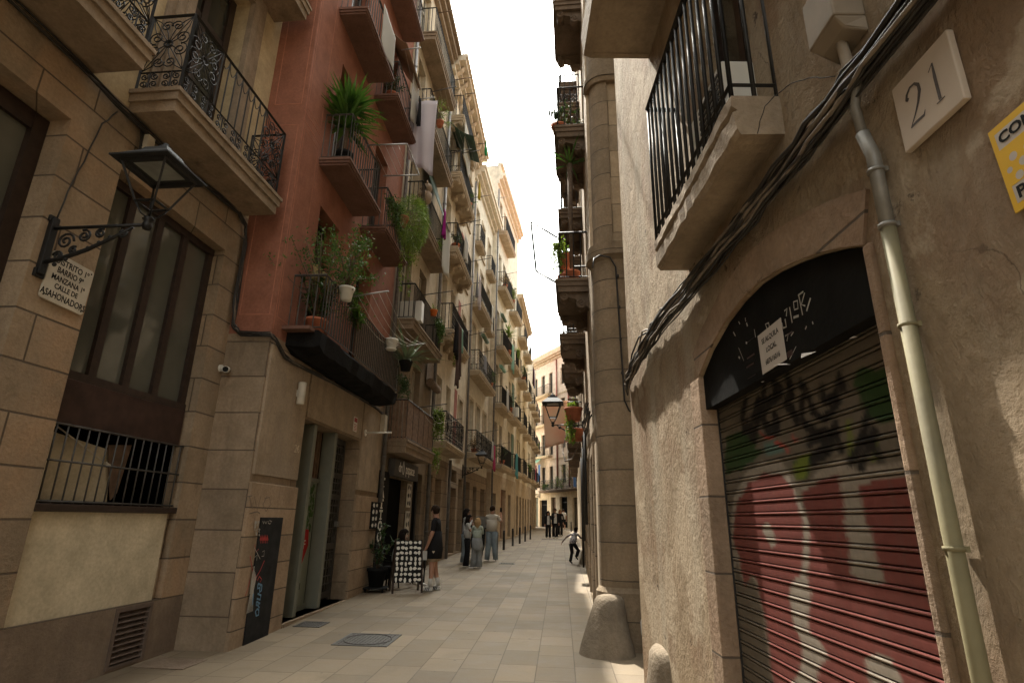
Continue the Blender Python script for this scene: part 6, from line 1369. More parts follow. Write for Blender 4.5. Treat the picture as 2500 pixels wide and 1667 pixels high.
# ------------------------------------------------------------------ people
def finger_set(mb, w, d, side, s, mi):
    """palm-end w, pointing d: four curled fingers and a thumb"""
    d = d.normalized(); sd = d.cross(Vector((0, 0, 1))); sd = sd.normalized() if sd.length > .05 else Vector((1, 0, 0)); up = sd.cross(d)
    for k, ln in enumerate((.065, .075, .07, .055)):
        b = w+sd*((k-1.5)*.019*s); mb.tube([b, b+d*ln*.5*s+up*.003, b+d*ln*.85*s-up*.014*s, b+d*ln*s-up*.032*s], [.0085*s, .0085*s, .0078*s, .006*s], 6, mi)
    b = w-d*.05*s+sd*.036*s*side; mb.tube([b, b+(d*.6+sd*side*.8)*.03*s, b+(d*.9+sd*side*.45)*.06*s], [.011*s, .0095*s, .007*s], 6, mi)
def person(label, loc, face, H, J, cols, hair, hair_len=.0, group=None, extra=None, build=1., hair_mat=None):
    """J: joint positions in a 1.75 m figure, x right, y front, z up; cols: cloth of each region"""
    s = H/1.75; J = dict(J); look = J.pop('look', (0, 1, 0))
    r = thing('person', label, 'person', Matrix.Translation(loc) @ Matrix.Rotation(face, 4, 'Z') @ Matrix.Scale(s, 4), group)
    D = dict(pelvis=(0, 0, .95), waist=(0, .0, 1.09), chest=(0, .01, 1.28), upper=(0, 0, 1.40), neck=(0, .005, 1.49), head=(0, .03, 1.58), crown=(0, .025, 1.69),
             shl=(-.175, 0, 1.415), ell=(-.225, -.02, 1.14), wrl=(-.23, .05, .89), hal=(-.235, .07, .81), shr=(.175, 0, 1.415), elr=(.225, -.02, 1.14), wrr=(.23, .05, .89), har=(.235, .07, .81),
             hil=(-.09, 0, .9), knl=(-.1, .02, .5), anl=(-.1, -.02, .09), tol=(-.115, .15, .03), hir=(.09, 0, .9), knr=(.1, .02, .5), anr=(.1, -.02, .09), tor=(.115, .15, .03))
    D.update(J)
    RAD = dict(pelvis=(.155, .115), waist=(.135, .1), chest=(.155, .115), upper=(.13, .09), neck=(.052, .055), head=(.074, .09), crown=(.06, .072), shl=(.062, .062), ell=(.044, .044), wrl=(.03, .027), hal=(.034, .02), hil=(.095, .1), knl=(.06, .064), anl=(.042, .045), tol=(.04, .03))
    E = [('pelvis', 'waist', 'torso'), ('waist', 'chest', 'torso'), ('chest', 'upper', 'torso'), ('upper', 'neck', 'neck'), ('neck', 'head', 'head'), ('head', 'crown', 'head'),
         ('upper', 'shl', 'shoulder'), ('shl', 'ell', 'sleeve'), ('ell', 'wrl', 'forearm'), ('wrl', 'hal', 'hand'), ('upper', 'shr', 'shoulder'), ('shr', 'elr', 'sleeve'), ('elr', 'wrr', 'forearm'), ('wrr', 'har', 'hand'),
         ('pelvis', 'hil', 'hip'), ('hil', 'knl', 'thigh'), ('knl', 'anl', 'shin'), ('anl', 'tol', 'shoe'), ('pelvis', 'hir', 'hip'), ('hir', 'knr', 'thigh'), ('knr', 'anr', 'shin'), ('anr', 'tor', 'shoe')]
    names = list(D); idx = {n: i for i, n in enumerate(names)}
    me = bpy.data.meshes.new('body'); me.from_pydata([D[n] for n in names], [(idx[a], idx[b]) for a, b, _ in E], [])
    o = bpy.data.objects.new('body', me); COL.objects.link(o)
    md = o.modifiers.new('Skin', 'SKIN'); md.use_smooth_shade = True; md.branch_smoothing = .4
    for n in names:
        k = n[:-1]+'l' if n[:-1] in ('sh', 'el', 'wr', 'ha', 'hi', 'kn', 'an', 'to') else n
        rx, ry = RAD[k]; b = build if k not in ('head', 'crown', 'neck', 'wrl', 'hal', 'tol', 'anl') else 1
        v = me.skin_vertices[0].data[idx[n]]; v.radius = (rx*b, ry*b); v.use_root = (n == 'pelvis')
    sb = o.modifiers.new('Subdivision', 'SUBSURF'); sb.levels = 2; sb.render_levels = 2
    dg = bpy.context.evaluated_depsgraph_get(); me2 = bpy.data.meshes.new_from_object(o.evaluated_get(dg)); bpy.data.objects.remove(o)
    mats = []; 
    def mid(m):
        if m not in mats: mats.append(m)
        return mats.index(m)
    mid('skin')
    segs = [(Vector(D[a]), Vector(D[b]), k) for a, b, k in E]
    q = MB(); vs = [v.co.copy() for v in me2.vertices]; q.v = [tuple(v) for v in vs]
    for p in me2.polygons:
        c = p.center; best = None
        for a, b, k in segs:
            t = max(0, min(1, (c-a).dot(b-a)/max(1e-9, (b-a).length_squared))); dd = (c-a-(b-a)*t).length
            if best is None or dd < best[0]: best = (dd, k, t)
        k, t = best[1], best[2]; m = cols['torso'] if k == 'shoulder' else cols.get(k, (.8, cols['torso'], cols.get('head', 'skin')) if k == 'neck' else 'skin')
        if isinstance(m, tuple): m = m[1] if t < m[0] else m[2]           # (split, near, far)
        q.f.append(list(p.vertices)); q.mi.append(mid(m)); q.sm.append(True)
    bpy.data.meshes.remove(me2)
    hd, cr, nk = Vector(D['head']), Vector(D['crown']), Vector(D['neck']); up = (cr-nk).normalized(); fw = Vector(look); fw = (fw-up*fw.dot(up)).normalized(); rt = fw.cross(up)
    hc = hd+up*.045
    q.tube([hc+fw*.085+up*.02, hc+fw*.112-up*.022, hc+fw*.088-up*.03], [.008, .016, .009], 6)         # nose
    for e in (-1, 1): q.ball((hc+rt*e*.082-fw*.01-up*.005)[:], .014, .022, .03, 6)
    q.tube([hc+fw*.075-up*.085, hc+fw*.06-up*.1], .028, 6)
    for nm, sd in (('l', -1), ('r', 1)): finger_set(q, Vector(D['ha'+nm]), Vector(D['ha'+nm])-Vector(D['wr'+nm]), -sd, 1.05, 0)
    part('body', q, [M[m] for m in mats], r)
    q = MB()
    for e in (-1, 1): q.ball((hc+rt*e*.034+fw*.084+up*.012)[:], .011, .008, .008, 6); q.tube([hc+rt*e*.055+fw*.082+up*.034, hc+rt*e*.02+fw*.092+up*.037], .006, 4)
    q.tube([hc-rt*.024+fw*.088-up*.058, hc+fw*.097-up*.056, hc+rt*.024+fw*.088-up*.058], .005, 4); part('face', q, M['lip'], r)
    if hair:
        q = MB(); k = 16; vs = []; fs = []; rows = 7
        for i in range(rows+1):
            ph_ = math.pi*.74*i/rows
            for j in range(k):
                a = 2*math.pi*j/k; dirv = rt*math.cos(a)+fw*math.sin(a); lim = 1.0 if math.sin(a) < -.1 else (.8 if math.sin(a) < .45 else .5); p2 = ph_*lim
                rr = 1.0+.03*math.sin(j*5+i*3); vs.append(hc+up*.012+(up*math.cos(p2)*.118+dirv*math.sin(p2)*(.1 if abs(math.cos(a)) > .6 else .118)*(1 if p2 < 1.75 else .86))*rr)
        fs = [(i*k+j, i*k+(j+1) % k, (i+1)*k+(j+1) % k, (i+1)*k+j) for i in range(rows) for j in range(k)]; q.add(vs, fs, 0, True)
        if hair_len > 0:
            rnd = random.Random(int(H*1000))
            for j in range(46):
                a = R(180)+R(180)*j/45 + 0; dirv = rt*math.cos(a)*.092+fw*math.sin(a)*.1
                p0 = hc+up*.03+dirv; L_ = hair_len*rnd.uniform(.85, 1.1); q.tube([p0, p0-Vector((0, 0, 1))*L_*.35+dirv*.2, p0-Vector((0, 0, 1))*L_*.7+dirv*.12+rdir(rnd)*.012, p0-Vector((0, 0, 1))*L_+rdir(rnd)*.02], [.022, .024, .02, .006], 5)
        part('hair', q, M[hair], r)
    if extra: extra(r, D)
    return r
def hem(r, rings, mat, name, k=18, wav=0., mi=0):
    """a garment lofted through rings (centre, rx, ry)"""
    q = MB(); vs = []
    for (c, rx, ry) in rings:
        for j in range(k): a = 2*math.pi*j/k; f = 1+wav*math.sin(a*5+c[2]*9); vs.append((c[0]+rx*f*math.cos(a), c[1]+ry*f*math.sin(a), c[2]))
    n = len(rings); q.add(vs, [(i*k+j, i*k+(j+1) % k, (i+1)*k+(j+1) % k, (i+1)*k+j) for i in range(n-1) for j in range(k)], 0, True)
    o = part(name, q, M[mat], r); md = o.modifiers.new('Solidify', 'SOLIDIFY'); md.thickness = .008; return o
def leg_tube(r, D, sd, w0, w1, mat, zbot=.05, name='trouser_leg', dx=0):
    h, k, a = Vector(D['hi'+sd]), Vector(D['kn'+sd]), Vector(D['an'+sd]); rings = [(h+Vector((0, 0, .02)), .112, .118), (h.lerp(k, .5), (w0+.105)/2, (w0+.105)/2), (k, w0, w0)]
    e = k.lerp(a, (k.z-zbot)/(k.z-a.z)); rings += [(k.lerp(e, .5), (w0+w1)/2, (w0+w1)/2), (e, w1, w1*1.1)]
    return hem(r, rings, mat, name, 14, .025)
def stripemat(name, a, b_, sc):
    m, nt, b, v = base_mat(name, .9, 0, .1); wv = nt.nodes.new('ShaderNodeTexWave'); wv.bands_direction = 'Z'; wv.inputs['Scale'].default_value = sc; nt.links.new(v, wv.inputs[0])
    nt.links.new(_mix(nt, 'MIX', _ramp(nt, wv.outputs[1], .5, .6), a, b_), b.inputs['Base Color']); return m
M['cloth_striped'] = stripemat('striped_knit', (.58, .53, .45), (.36, .3, .22), 9)
def printmat():
    m, nt, b, v = base_mat('printed_cotton', .9, 0, .1); nt.links.new(_mix(nt, 'MIX', _ramp(nt, _noise(nt, v, 22, 3), .48, .54), (.45, .42, .4), (.12, .1, .12)), b.inputs['Base Color']); return m
M['cloth_print'] = printmat(); M['cloth_sage'] = simple('cloth_sage', (.36, .4, .33), .9); M['cloth_jeans'] = simple('cloth_jeans', (.22, .26, .28), .9, 0, .15, 8); M['cloth_greyjean'] = simple('cloth_greyjean', (.24, .245, .24), .9, 0, .15, 8); M['cloth_tan'] = simple('cloth_tan', (.36, .27, .17), .9); M['cloth_shirt'] = simple('cloth_shirt', (.48, .48, .47), .9)
G = lambda x, y: Vector((x, y, ground_z(y)))
# man in black beside the tattoo shop
def ex_man(r, D):
    hem(r, [((0, 0, 1.2), .17, .13), ((0, 0, 1.02), .18, .145), ((0, .0, .85), .205, .17), ((0, .01, .64), .21, .165)], 'cloth_black', 'shirt_hem', 18, .02)
    for sd in 'lr': hem(r, [(Vector(D['hi'+sd])-Vector((0, 0, .1)), .115, .12), (Vector(D['hi'+sd]).lerp(Vector(D['kn'+sd]), .8), .098, .105)], 'cloth_tan', 'shorts_leg', 14)
    for sd in 'lr':
        a = Vector(D['an'+sd]); hem(r, [(a+Vector((0, 0, .14)), .043, .047), (a, .045, .05)], 'shoe_white', 'sock', 12)
    q = MB(); 
    for sd, e in (('l', -1), ('r', 1)):
        a, t = Vector(D['an'+sd]), Vector(D['to'+sd]); q.hexa([(a.x-.045, a.y-.07, 0), (a.x+.045, a.y-.07, 0), (t.x+.05, t.y+.06, 0), (t.x-.045, t.y+.06, 0), (a.x-.036, a.y-.055, .08), (a.x+.036, a.y-.055, .08), (t.x+.035, t.y+.03, .055), (t.x-.03, t.y+.03, .055)])
    bevel(part('shoe', q, M['shoe_white'], r), .02, 3)
    q = MB()
    for sd in 'lr':
        a = Vector(D['an'+sd])
        for k in range(3): q.hexa([(a.x-.058, a.y+.02+k*.035, .01), (a.x+.058, a.y+.02+k*.035, .01), (a.x+.058, a.y+.035+k*.035, .01), (a.x-.058, a.y+.035+k*.035, .01), (a.x-.05, a.y+.0+k*.035, .07), (a.x+.05, a.y+.0+k*.035, .07), (a.x+.05, a.y+.015+k*.035, .07), (a.x-.05, a.y+.015+k*.035, .07)])
    part('shoe_stripe', q, M['shoe_black'], r)
    q = MB(); q.box(-.27, -.25, .1, .22, .62, .8); part('paper_bag', q, M['cloth_white'], r)
person('man in a long black shirt and beige shorts standing by the tattoo shop', G(-1.6, 13.05), R(82), 1.74, dict(look=(.75, 1, 0), wrl=(-.2, .12, .9), hal=(-.2, .16, .82), ell=(-.24, .02, 1.14), wrr=(.21, .1, .9), har=(.2, .14, .82), hil=(-.09, 0, .9), anl=(-.13, .03, .09), tol=(-.15, .2, .03), anr=(.1, -.08, .09), tor=(.13, .08, .03)),
       dict(torso='cloth_black', sleeve=(.82, 'cloth_black', 'skin'), hip='cloth_tan', thigh=(.75, 'cloth_tan', 'skin'), shoe='shoe_white', shin=(.62, 'skin', 'shoe_white')), 'hair_brown', 0, None, ex_man, 1.05)
def ex_seat(r, D):
    for sd in 'lr': pass
    q = MB(); q.ball((.06, -.02, 1.1), .2, .15, .17, 10); part('jacket_fold', q, M['cloth_white'], r)
person('seated woman with dark hair in a white jacket behind the easel board', G(-2.45, 13.35), R(-75), 1.66, dict(pelvis=(0, -.1, .5), waist=(0, -.08, .64), chest=(0, -.02, .83), upper=(0, .02, .95), neck=(0, .06, 1.03), head=(0, .1, 1.12), crown=(0, .09, 1.23), shl=(-.17, .02, .96), ell=(-.22, .12, .72), wrl=(-.12, .32, .66), hal=(-.08, .38, .66), shr=(.17, .02, .96), elr=(.22, .12, .72), wrr=(.12, .32, .66), har=(.08, .38, .66),
       hil=(-.09, -.02, .48), knl=(-.13, .38, .48), anl=(-.13, .4, .09), tol=(-.14, .56, .03), hir=(.09, -.02, .48), knr=(.13, .38, .5), anr=(.14, .55, .1), tor=(.15, .7, .05)), dict(torso='cloth_white', sleeve='cloth_white', forearm='cloth_white', hip='cloth_black', thigh='cloth_black', shin='cloth_black', shoe='shoe_white'), 'hair_dark', .3)
q = MB(); q.lathe([(0, .4), (.19, .4), (.19, .44), (0, .44)], 0, 0, 14)
for k in range(3): q.bar((.13*math.cos(k*2.1), .13*math.sin(k*2.1), .4), (.17*math.cos(k*2.1), .17*math.sin(k*2.1), 0), .012)
solo('low_stool', q, M['black_plastic'], 'low black stool under the seated woman', 'stool', G(-2.5, 13.3) and put(-2.55, 13.32))
def ex_trous(mat, w0=.085, w1=.1):
    def f(r, D):
        for sd in 'lr': leg_tube(r, D, sd, w0, w1, mat)
    return f
GR = 'group of visitors eating by the left wall'
def ex_cone(r, D):
    ex_trous('cloth_black', .085, .095)(r, D); hem(r, [((0, 0, 1.25), .16, .12), ((0, 0, 1.08), .155, .125), ((0, 0, .96), .155, .13)], 'cloth_white', 'shirt_hem'); q = MB(); q.tube([(.03, .22, 1.4), (.03, .25, 1.46)], .03, 8); part('snack', q, M['cloth_beige'], r)
eat = dict(ell=(-.2, .1, 1.17), wrl=(-.06, .22, 1.36), hal=(-.02, .22, 1.42), elr=(.2, .1, 1.17), wrr=(.06, .22, 1.36), har=(.03, .22, 1.42))
person('dark haired girl in a white T-shirt and black trousers eating with both hands', G(-1.26, 18.1), R(-82), 1.5, dict(eat), dict(torso='cloth_white', sleeve=(.6, 'cloth_white', 'skin'), hip='cloth_black', thigh='cloth_black', shin='cloth_black', shoe='shoe_white'), 'hair_dark', .42, None, ex_cone)
person('tall dark haired woman in pale clothes half hidden behind the girl who eats', G(-1.42, 19.2), R(-75), 1.68, dict(eat), dict(torso='cloth_shirt', sleeve='cloth_shirt', forearm='cloth_shirt', hip='cloth_jeans', thigh='cloth_jeans', shin='cloth_jeans', shoe='shoe_black'), 'hair_dark', .5, None, ex_trous('cloth_jeans', .08, .085))
def ex_girl(r, D):
    ex_trous('cloth_greyjean', .095, .125)(r, D); hem(r, [((0, 0, 1.3), .165, .125), ((0, 0, 1.12), .17, .135), ((0, 0, 1.0), .165, .14)], 'cloth_sage', 'sweater_hem')
    hem(r, [((0, -.01, 1.04), .165, .14), ((0, -.02, .9), .19, .17), ((.02, -.03, .72), .2, .17), ((.05, -.04, .6), .16, .15)], 'cloth_greyjean', 'tied_jacket', 18, .09)
person('fair haired girl from behind, sage sweater, jacket tied round her waist', G(-.95, 17.84), R(-8), 1.42, dict(eat), dict(torso='cloth_sage', sleeve='cloth_sage', forearm='cloth_sage', hip='cloth_greyjean', thigh='cloth_greyjean', shin='cloth_greyjean', shoe='shoe_white'), 'hair_blond', .36, None, ex_girl)
def ex_phone(r, D):
    ex_trous('cloth_jeans', .1, .085)(r, D); hem(r, [((0, 0, 1.3), .185, .14), ((0, 0, 1.1), .19, .155), ((0, 0, .93), .18, .15)], 'cloth_striped', 'shirt_hem'); q = MB(); q.box(.22, .29, .2, .21, 1.55, 1.69); part('phone', q, M['black_plastic'], r)
person('man in a striped T-shirt and jeans seen from behind raising a phone', G(-.59, 20.3), R(-12), 1.78, dict(elr=(.3, .1, 1.22), wrr=(.26, .22, 1.46), har=(.25, .24, 1.54), ell=(-.2, .12, 1.16), wrl=(-.05, .24, 1.2), hal=(.0, .25, 1.22), anl=(-.13, -.05, .09), anr=(.14, .03, .09)), dict(torso='cloth_striped', sleeve=(.75, 'cloth_striped', 'skin'), hip='cloth_jeans', thigh='cloth_jeans', shin='cloth_jeans', shoe='shoe_white'), 'hair_brown', 0, None, ex_phone, 1.12)
def coat(r, D):
    ex_trous('cloth_black', .085, .09)(r, D); hem(r, [((0, -.01, 1.42), .17, .1), ((0, -.01, 1.2), .19, .14), ((0, -.01, .95), .2, .16), ((0, -.01, .78), .21, .16)], 'cloth_black', 'coat', 18, .03)
    q = MB(); q.prism([(-.075, .12, 1.42), (.075, .12, 1.42), (.085, .165, 1.1), (.09, .168, .86), (-.09, .168, .86), (-.085, .165, 1.1)], (0, .02, 0)); part('shirt_front', q, M['cloth_shirt'], r)
    q = MB(); hc = Vector(D['head'])+Vector((0, 0, .045)); q.box(-.075, .075, hc.y+.085, hc.y+.1, hc.z-.005, hc.z+.035); part('sunglasses', q, M['black_plastic'], r)
person('woman in a black coat, white shirt and sunglasses walking arm in arm', G(2.42, 36.9), R(178), 1.6, dict(anl=(-.1, .1, .09), tol=(-.1, .25, .03), elr=(.26, .0, 1.15), ell=(-.26, 0, 1.15)), dict(torso='cloth_black', sleeve='cloth_black', forearm='cloth_black', hip='cloth_black', thigh='cloth_black', shin='cloth_black', shoe='shoe_black'), 'hair_dark', .22, None, coat)
person('man in a dark jacket and sunglasses beside the woman in the black coat', G(2.86, 37.05), R(182), 1.76, dict(anr=(.1, .12, .09), tor=(.1, .27, .03), elr=(.25, .06, 1.16), wrr=(.05, .2, 1.25), har=(.0, .21, 1.3)), dict(torso='cloth_black', sleeve='cloth_black', forearm='cloth_black', hip='cloth_black', thigh='cloth_black', shin='cloth_black', shoe='shoe_white'), 'hair_brown', 0, None, coat)
person('fair haired person in dark clothes partly hidden behind the man in the dark jacket', G(3.4, 39.6), R(165), 1.7, dict(anl=(-.1, .12, .09), tol=(-.1, .27, .03)), dict(torso='cloth_black', sleeve='cloth_black', forearm='cloth_black', hip='cloth_black', thigh='cloth_black', shoe='shoe_white'), 'hair_blond', .2, None, ex_trous('cloth_black', .085, .08))
person('man in a white T-shirt and black shorts walking away at the far end', G(4.55, 49.8), R(-8), 1.74, dict(anl=(-.1, .12, .09), tol=(-.1, .26, .03), anr=(.1, -.12, .12)), dict(torso='cloth_white', sleeve=(.7, 'cloth_white', 'skin'), hip='cloth_black', thigh=(.85, 'cloth_black', 'skin'), shoe='shoe_white'), 'hair_brown', 0, None, lambda r, D: [hem(r, [((0, 0, 1.25), .18, .135), ((0, 0, .92), .185, .15)], 'cloth_white', 'shirt_hem')] + [hem(r, [(Vector(D['hi'+s]), .115, .12), (Vector(D['kn'+s]), .1, .1)], 'cloth_black', 'shorts_leg', 14) for s in 'lr'], 1.08)
person('dark haired child in a patterned T-shirt and black trousers running towards the right wall', G(2.1, 19.7), R(-48), 1.16, dict(pelvis=(0, -.04, .95), waist=(0, .02, 1.08), chest=(0, .1, 1.26), upper=(0, .16, 1.38), neck=(0, .19, 1.46), head=(0, .24, 1.56), crown=(0, .25, 1.7), shl=(-.17, .14, 1.39), ell=(-.36, -.06, 1.24), wrl=(-.5, -.2, 1.02), hal=(-.53, -.24, .94), shr=(.17, .16, 1.39), elr=(.26, .3, 1.2), wrr=(.2, .46, 1.2), har=(.18, .52, 1.24), hil=(-.09, -.04, .9), knl=(-.11, .05, .5), anl=(-.12, -.08, .1), tol=(-.13, .08, .03), hir=(.09, -.02, .9), knr=(.11, .28, .62), anr=(.11, .1, .3), tor=(.12, .22, .2)),
       dict(torso='cloth_print', sleeve=(.7, 'cloth_print', 'skin_dark'), forearm='skin_dark', hand='skin_dark', head='skin_dark', hip='cloth_black', thigh='cloth_black', shin='cloth_black', shoe='shoe_black'), 'hair_dark', 0, None, lambda r, D: [hem(r, [((0, .1, 1.28), .17, .125), ((0, .02, 1.08), .175, .14), ((0, -.03, .95), .175, .145)], 'cloth_print', 'shirt_hem')] + [leg_tube(r, D, s, .08, .07, 'cloth_black', .12 if s == 'l' else .34) for s in 'lr'])
def scooter():
    r = thing('motor_scooter', 'dark motor scooter parked between the group and the wall', 'scooter', put(-1.05, 20.8, R(-5)))
    for y in (-.62, .62):
        q = MB(); q.tube([(0, y+.2*math.cos(t), .22+.2*math.sin(t)) for t in [i*math.pi/9 for i in range(19)]], .05, 8); w_ = part('wheel', q, M['black_plastic'], r)
        q = MB(); q.lathe([(0, -.03), (.13, -.03), (.13, .03), (0, .03)], 0, 0, 12); q.v = [(v[2], y+v[0], .22+v[1]) for v in q.v]; part('rim', q, M['greymetal'], w_)
    q = MB(); q.prism([(-.16, -.75, .42), (-.16, -.1, .3), (-.16, .2, .28), (-.16, .42, .35), (-.16, .6, .95), (-.16, .5, .98), (-.16, .32, .45), (-.16, .0, .42), (-.16, -.15, .72), (-.16, -.8, .78)], (.32, 0, 0)); bevel(part('body', q, M['black_plastic'], r), .03, 3)
    q = MB(); q.hexa([(-.15, -.78, .78), (.15, -.78, .78), (.12, -.12, .74), (-.12, -.12, .74), (-.13, -.75, .86), (.13, -.75, .86), (.1, -.15, .82), (-.1, -.15, .82)]); bevel(part('seat', q, M['black_fabric'], r), .03, 3)
    q = MB(); q.tube([(0, .6, .3), (0, .5, .98)], .03, 8); part('fork', q, M['iron_grey'], r)
    q = MB(); q.tube([(-.36, .38, 1.04), (-.15, .48, 1.0), (.15, .48, 1.0), (.36, .38, 1.04)], .018, 6)
    for s in (-1, 1): q.tube([(s*.28, .42, 1.03), (s*.34, .42, 1.2)], .008, 5); q.ball((s*.36, .42, 1.24), .07, .02, .045, 8)
    part('handlebar', q, M['black_plastic'], r)
    q = MB(); q.hexa([(-.22, .56, 1.0), (.22, .56, 1.0), (.22, .575, 1.0), (-.22, .575, 1.0), (-.17, .42, 1.42), (.17, .42, 1.42), (.17, .435, 1.42), (-.17, .435, 1.42)]); bevel(part('windscreen', q, M['screen_clear'], r), .006)
    q = MB(); q.ball((0, .6, .82), .09, .06, .09, 10); part('headlight', q, M['glass'], r)
    q = MB(); q.box(-.2, .2, -1.0, -.68, .88, 1.18); bevel(part('top_box', q, M['black_plastic'], r), .03, 3)
scooter()
# the planter by the tattoo shop
plant('rubber', put(-2.75, 12.75, 0, .1), 'dark leafed rubber plant in a black pot on a wheeled tray by the shop', 'leaf_dark', .95, 'black_plastic', .2, .36, 24)
def dolly():
    r = thing('plant_dolly', 'black wheeled tray under the rubber plant', 'plant stand', put(-2.75, 12.75)); q = MB(); q.box(-.24, .24, -.24, .24, .06, .095); bevel(part('tray', q, M['black_plastic'], r), .02)
    for x in (-.18, .18):
        for y in (-.18, .18): q = MB(); q.tube([(x-.015, y, .03), (x+.015, y, .03)], .03, 10); part('wheel', q, M['black_plastic'], r)
dolly()
# ------------------------------------------------------------------ things on the right
def right_cables():
    fr = FR1; rnd = random.Random(21); q = MB(); W = fr.W
    for k in range(20):
        dz, dd = rnd.uniform(-.08, .09), rnd.uniform(.0, .06); r = rnd.choice((.005, .006, .008, .011))
        P = [W(.02, .02+dd*.4, 3.08+dz*.5), W(-.25, .03+dd, 3.12+dz*.6), W(-.8, .03+dd, 3.2+dz), W(-1.6, .03+dd, 3.24+dz), W(-2.5, .03+dd, 3.22+dz*.9), W(-3.3, .03+dd, 3.2+dz*.8), W(-4.0, .03+dd, 3.2+dz*.8), W(-4.5, .03+dd, 3.2+dz*.7), W(-6.5, .03+dd, 3.25+dz)]
        q.tube(wobble(P, 4, .012, rnd), r, 6, 1 if k % 4 == 1 else 0)
    for k in range(5):
        s0 = -.5-.22*k; q.tube(wobble([W(.02, .03, 3.0+.02*k), W(s0*.5, .07, 3.05+.015*k), W(s0, .06+.01*k, 3.3-.02*k), W(s0-.25, .05, 3.42-.03*k), W(s0-.5, .05, 3.36), W(s0-1.0, .05, 3.28)], 3, .012, rnd), .009, 5, k % 2)
    solo('cable_bundle', q, [M['cable'], M['cable_grey']], 'thick bundle of old cables sagging under the bar railed balcony above the arched shutter', 'cables')
    q = MB(); q.tube(wobble([W(-3.85, .16, 3.4), W(-3.95, .16, 3.47), W(-4.08, .12, 3.47), W(-4.2, .09, 3.4), W(-4.32, .07, 3.3)], 4, .004, rnd), .0022, 5); solo('loose_wire', q, M['cable'], 'loose thin wire curling out over the balcony end', 'wire')
    # box above
    q = MB(); q.box(-.09, .09, 0, .12, -.02, .2); q.hexa([(-.09, 0, -.09), (.09, 0, -.09), (.07, .08, -.06), (-.07, .08, -.06), (-.09, 0, -.021), (.09, 0, -.021), (.09, .12, -.021), (-.09, .12, -.021)]); q.tube([(0, .05, -.06), (-.02, .05, -.25)], .022, 8)
    bevel(solo('junction_box', q, M['old_box'], 'angular dusty junction box above the cables left of number 21', 'junction box', fr.at(-4.36, 0, 3.48)), .008)
right_cables()
def right_pipe():
    fr = FR1; W = fr.W; rnd = random.Random(3)
    r = thing('downpipe', 'mustard painted downpipe with peeling grey top beside the arched shutter', 'pipe', None)
    a = -4.385
    q = MB(); q.tube([W(a, .035, -.1), W(a, .035, 2.62)], .0235, 14); part('lower_pipe', q, M['pipe_mustard'], r)
    q = MB(); q.tube([W(a, .035, 2.6), W(a, .035, 2.9), W(a+.01, .05, 3.0)], .023, 12); q.tube([W(a+.01, .05, 3.0), W(a+.02, .05, 3.12), W(a-.05, .06, 3.22)], .017, 10); part('upper_pipe', q, M['pipe_grey'], r)
    for z in (.55, 1.05, 1.62, 2.28, 2.63, 2.84): q = MB(); q.tube([W(a, .036, z-.006), W(a, .036, z+.006)], .028, 14); q.box(*(lambda p: (p.x-.0, p.x+.045, p.y-.02, p.y+.02, z-.008, z+.008))(W(a, .05, 0))); part('clamp', q, M['pipe_mustard' if z < 2.5 else 'pipe_grey'], r)
right_pipe()
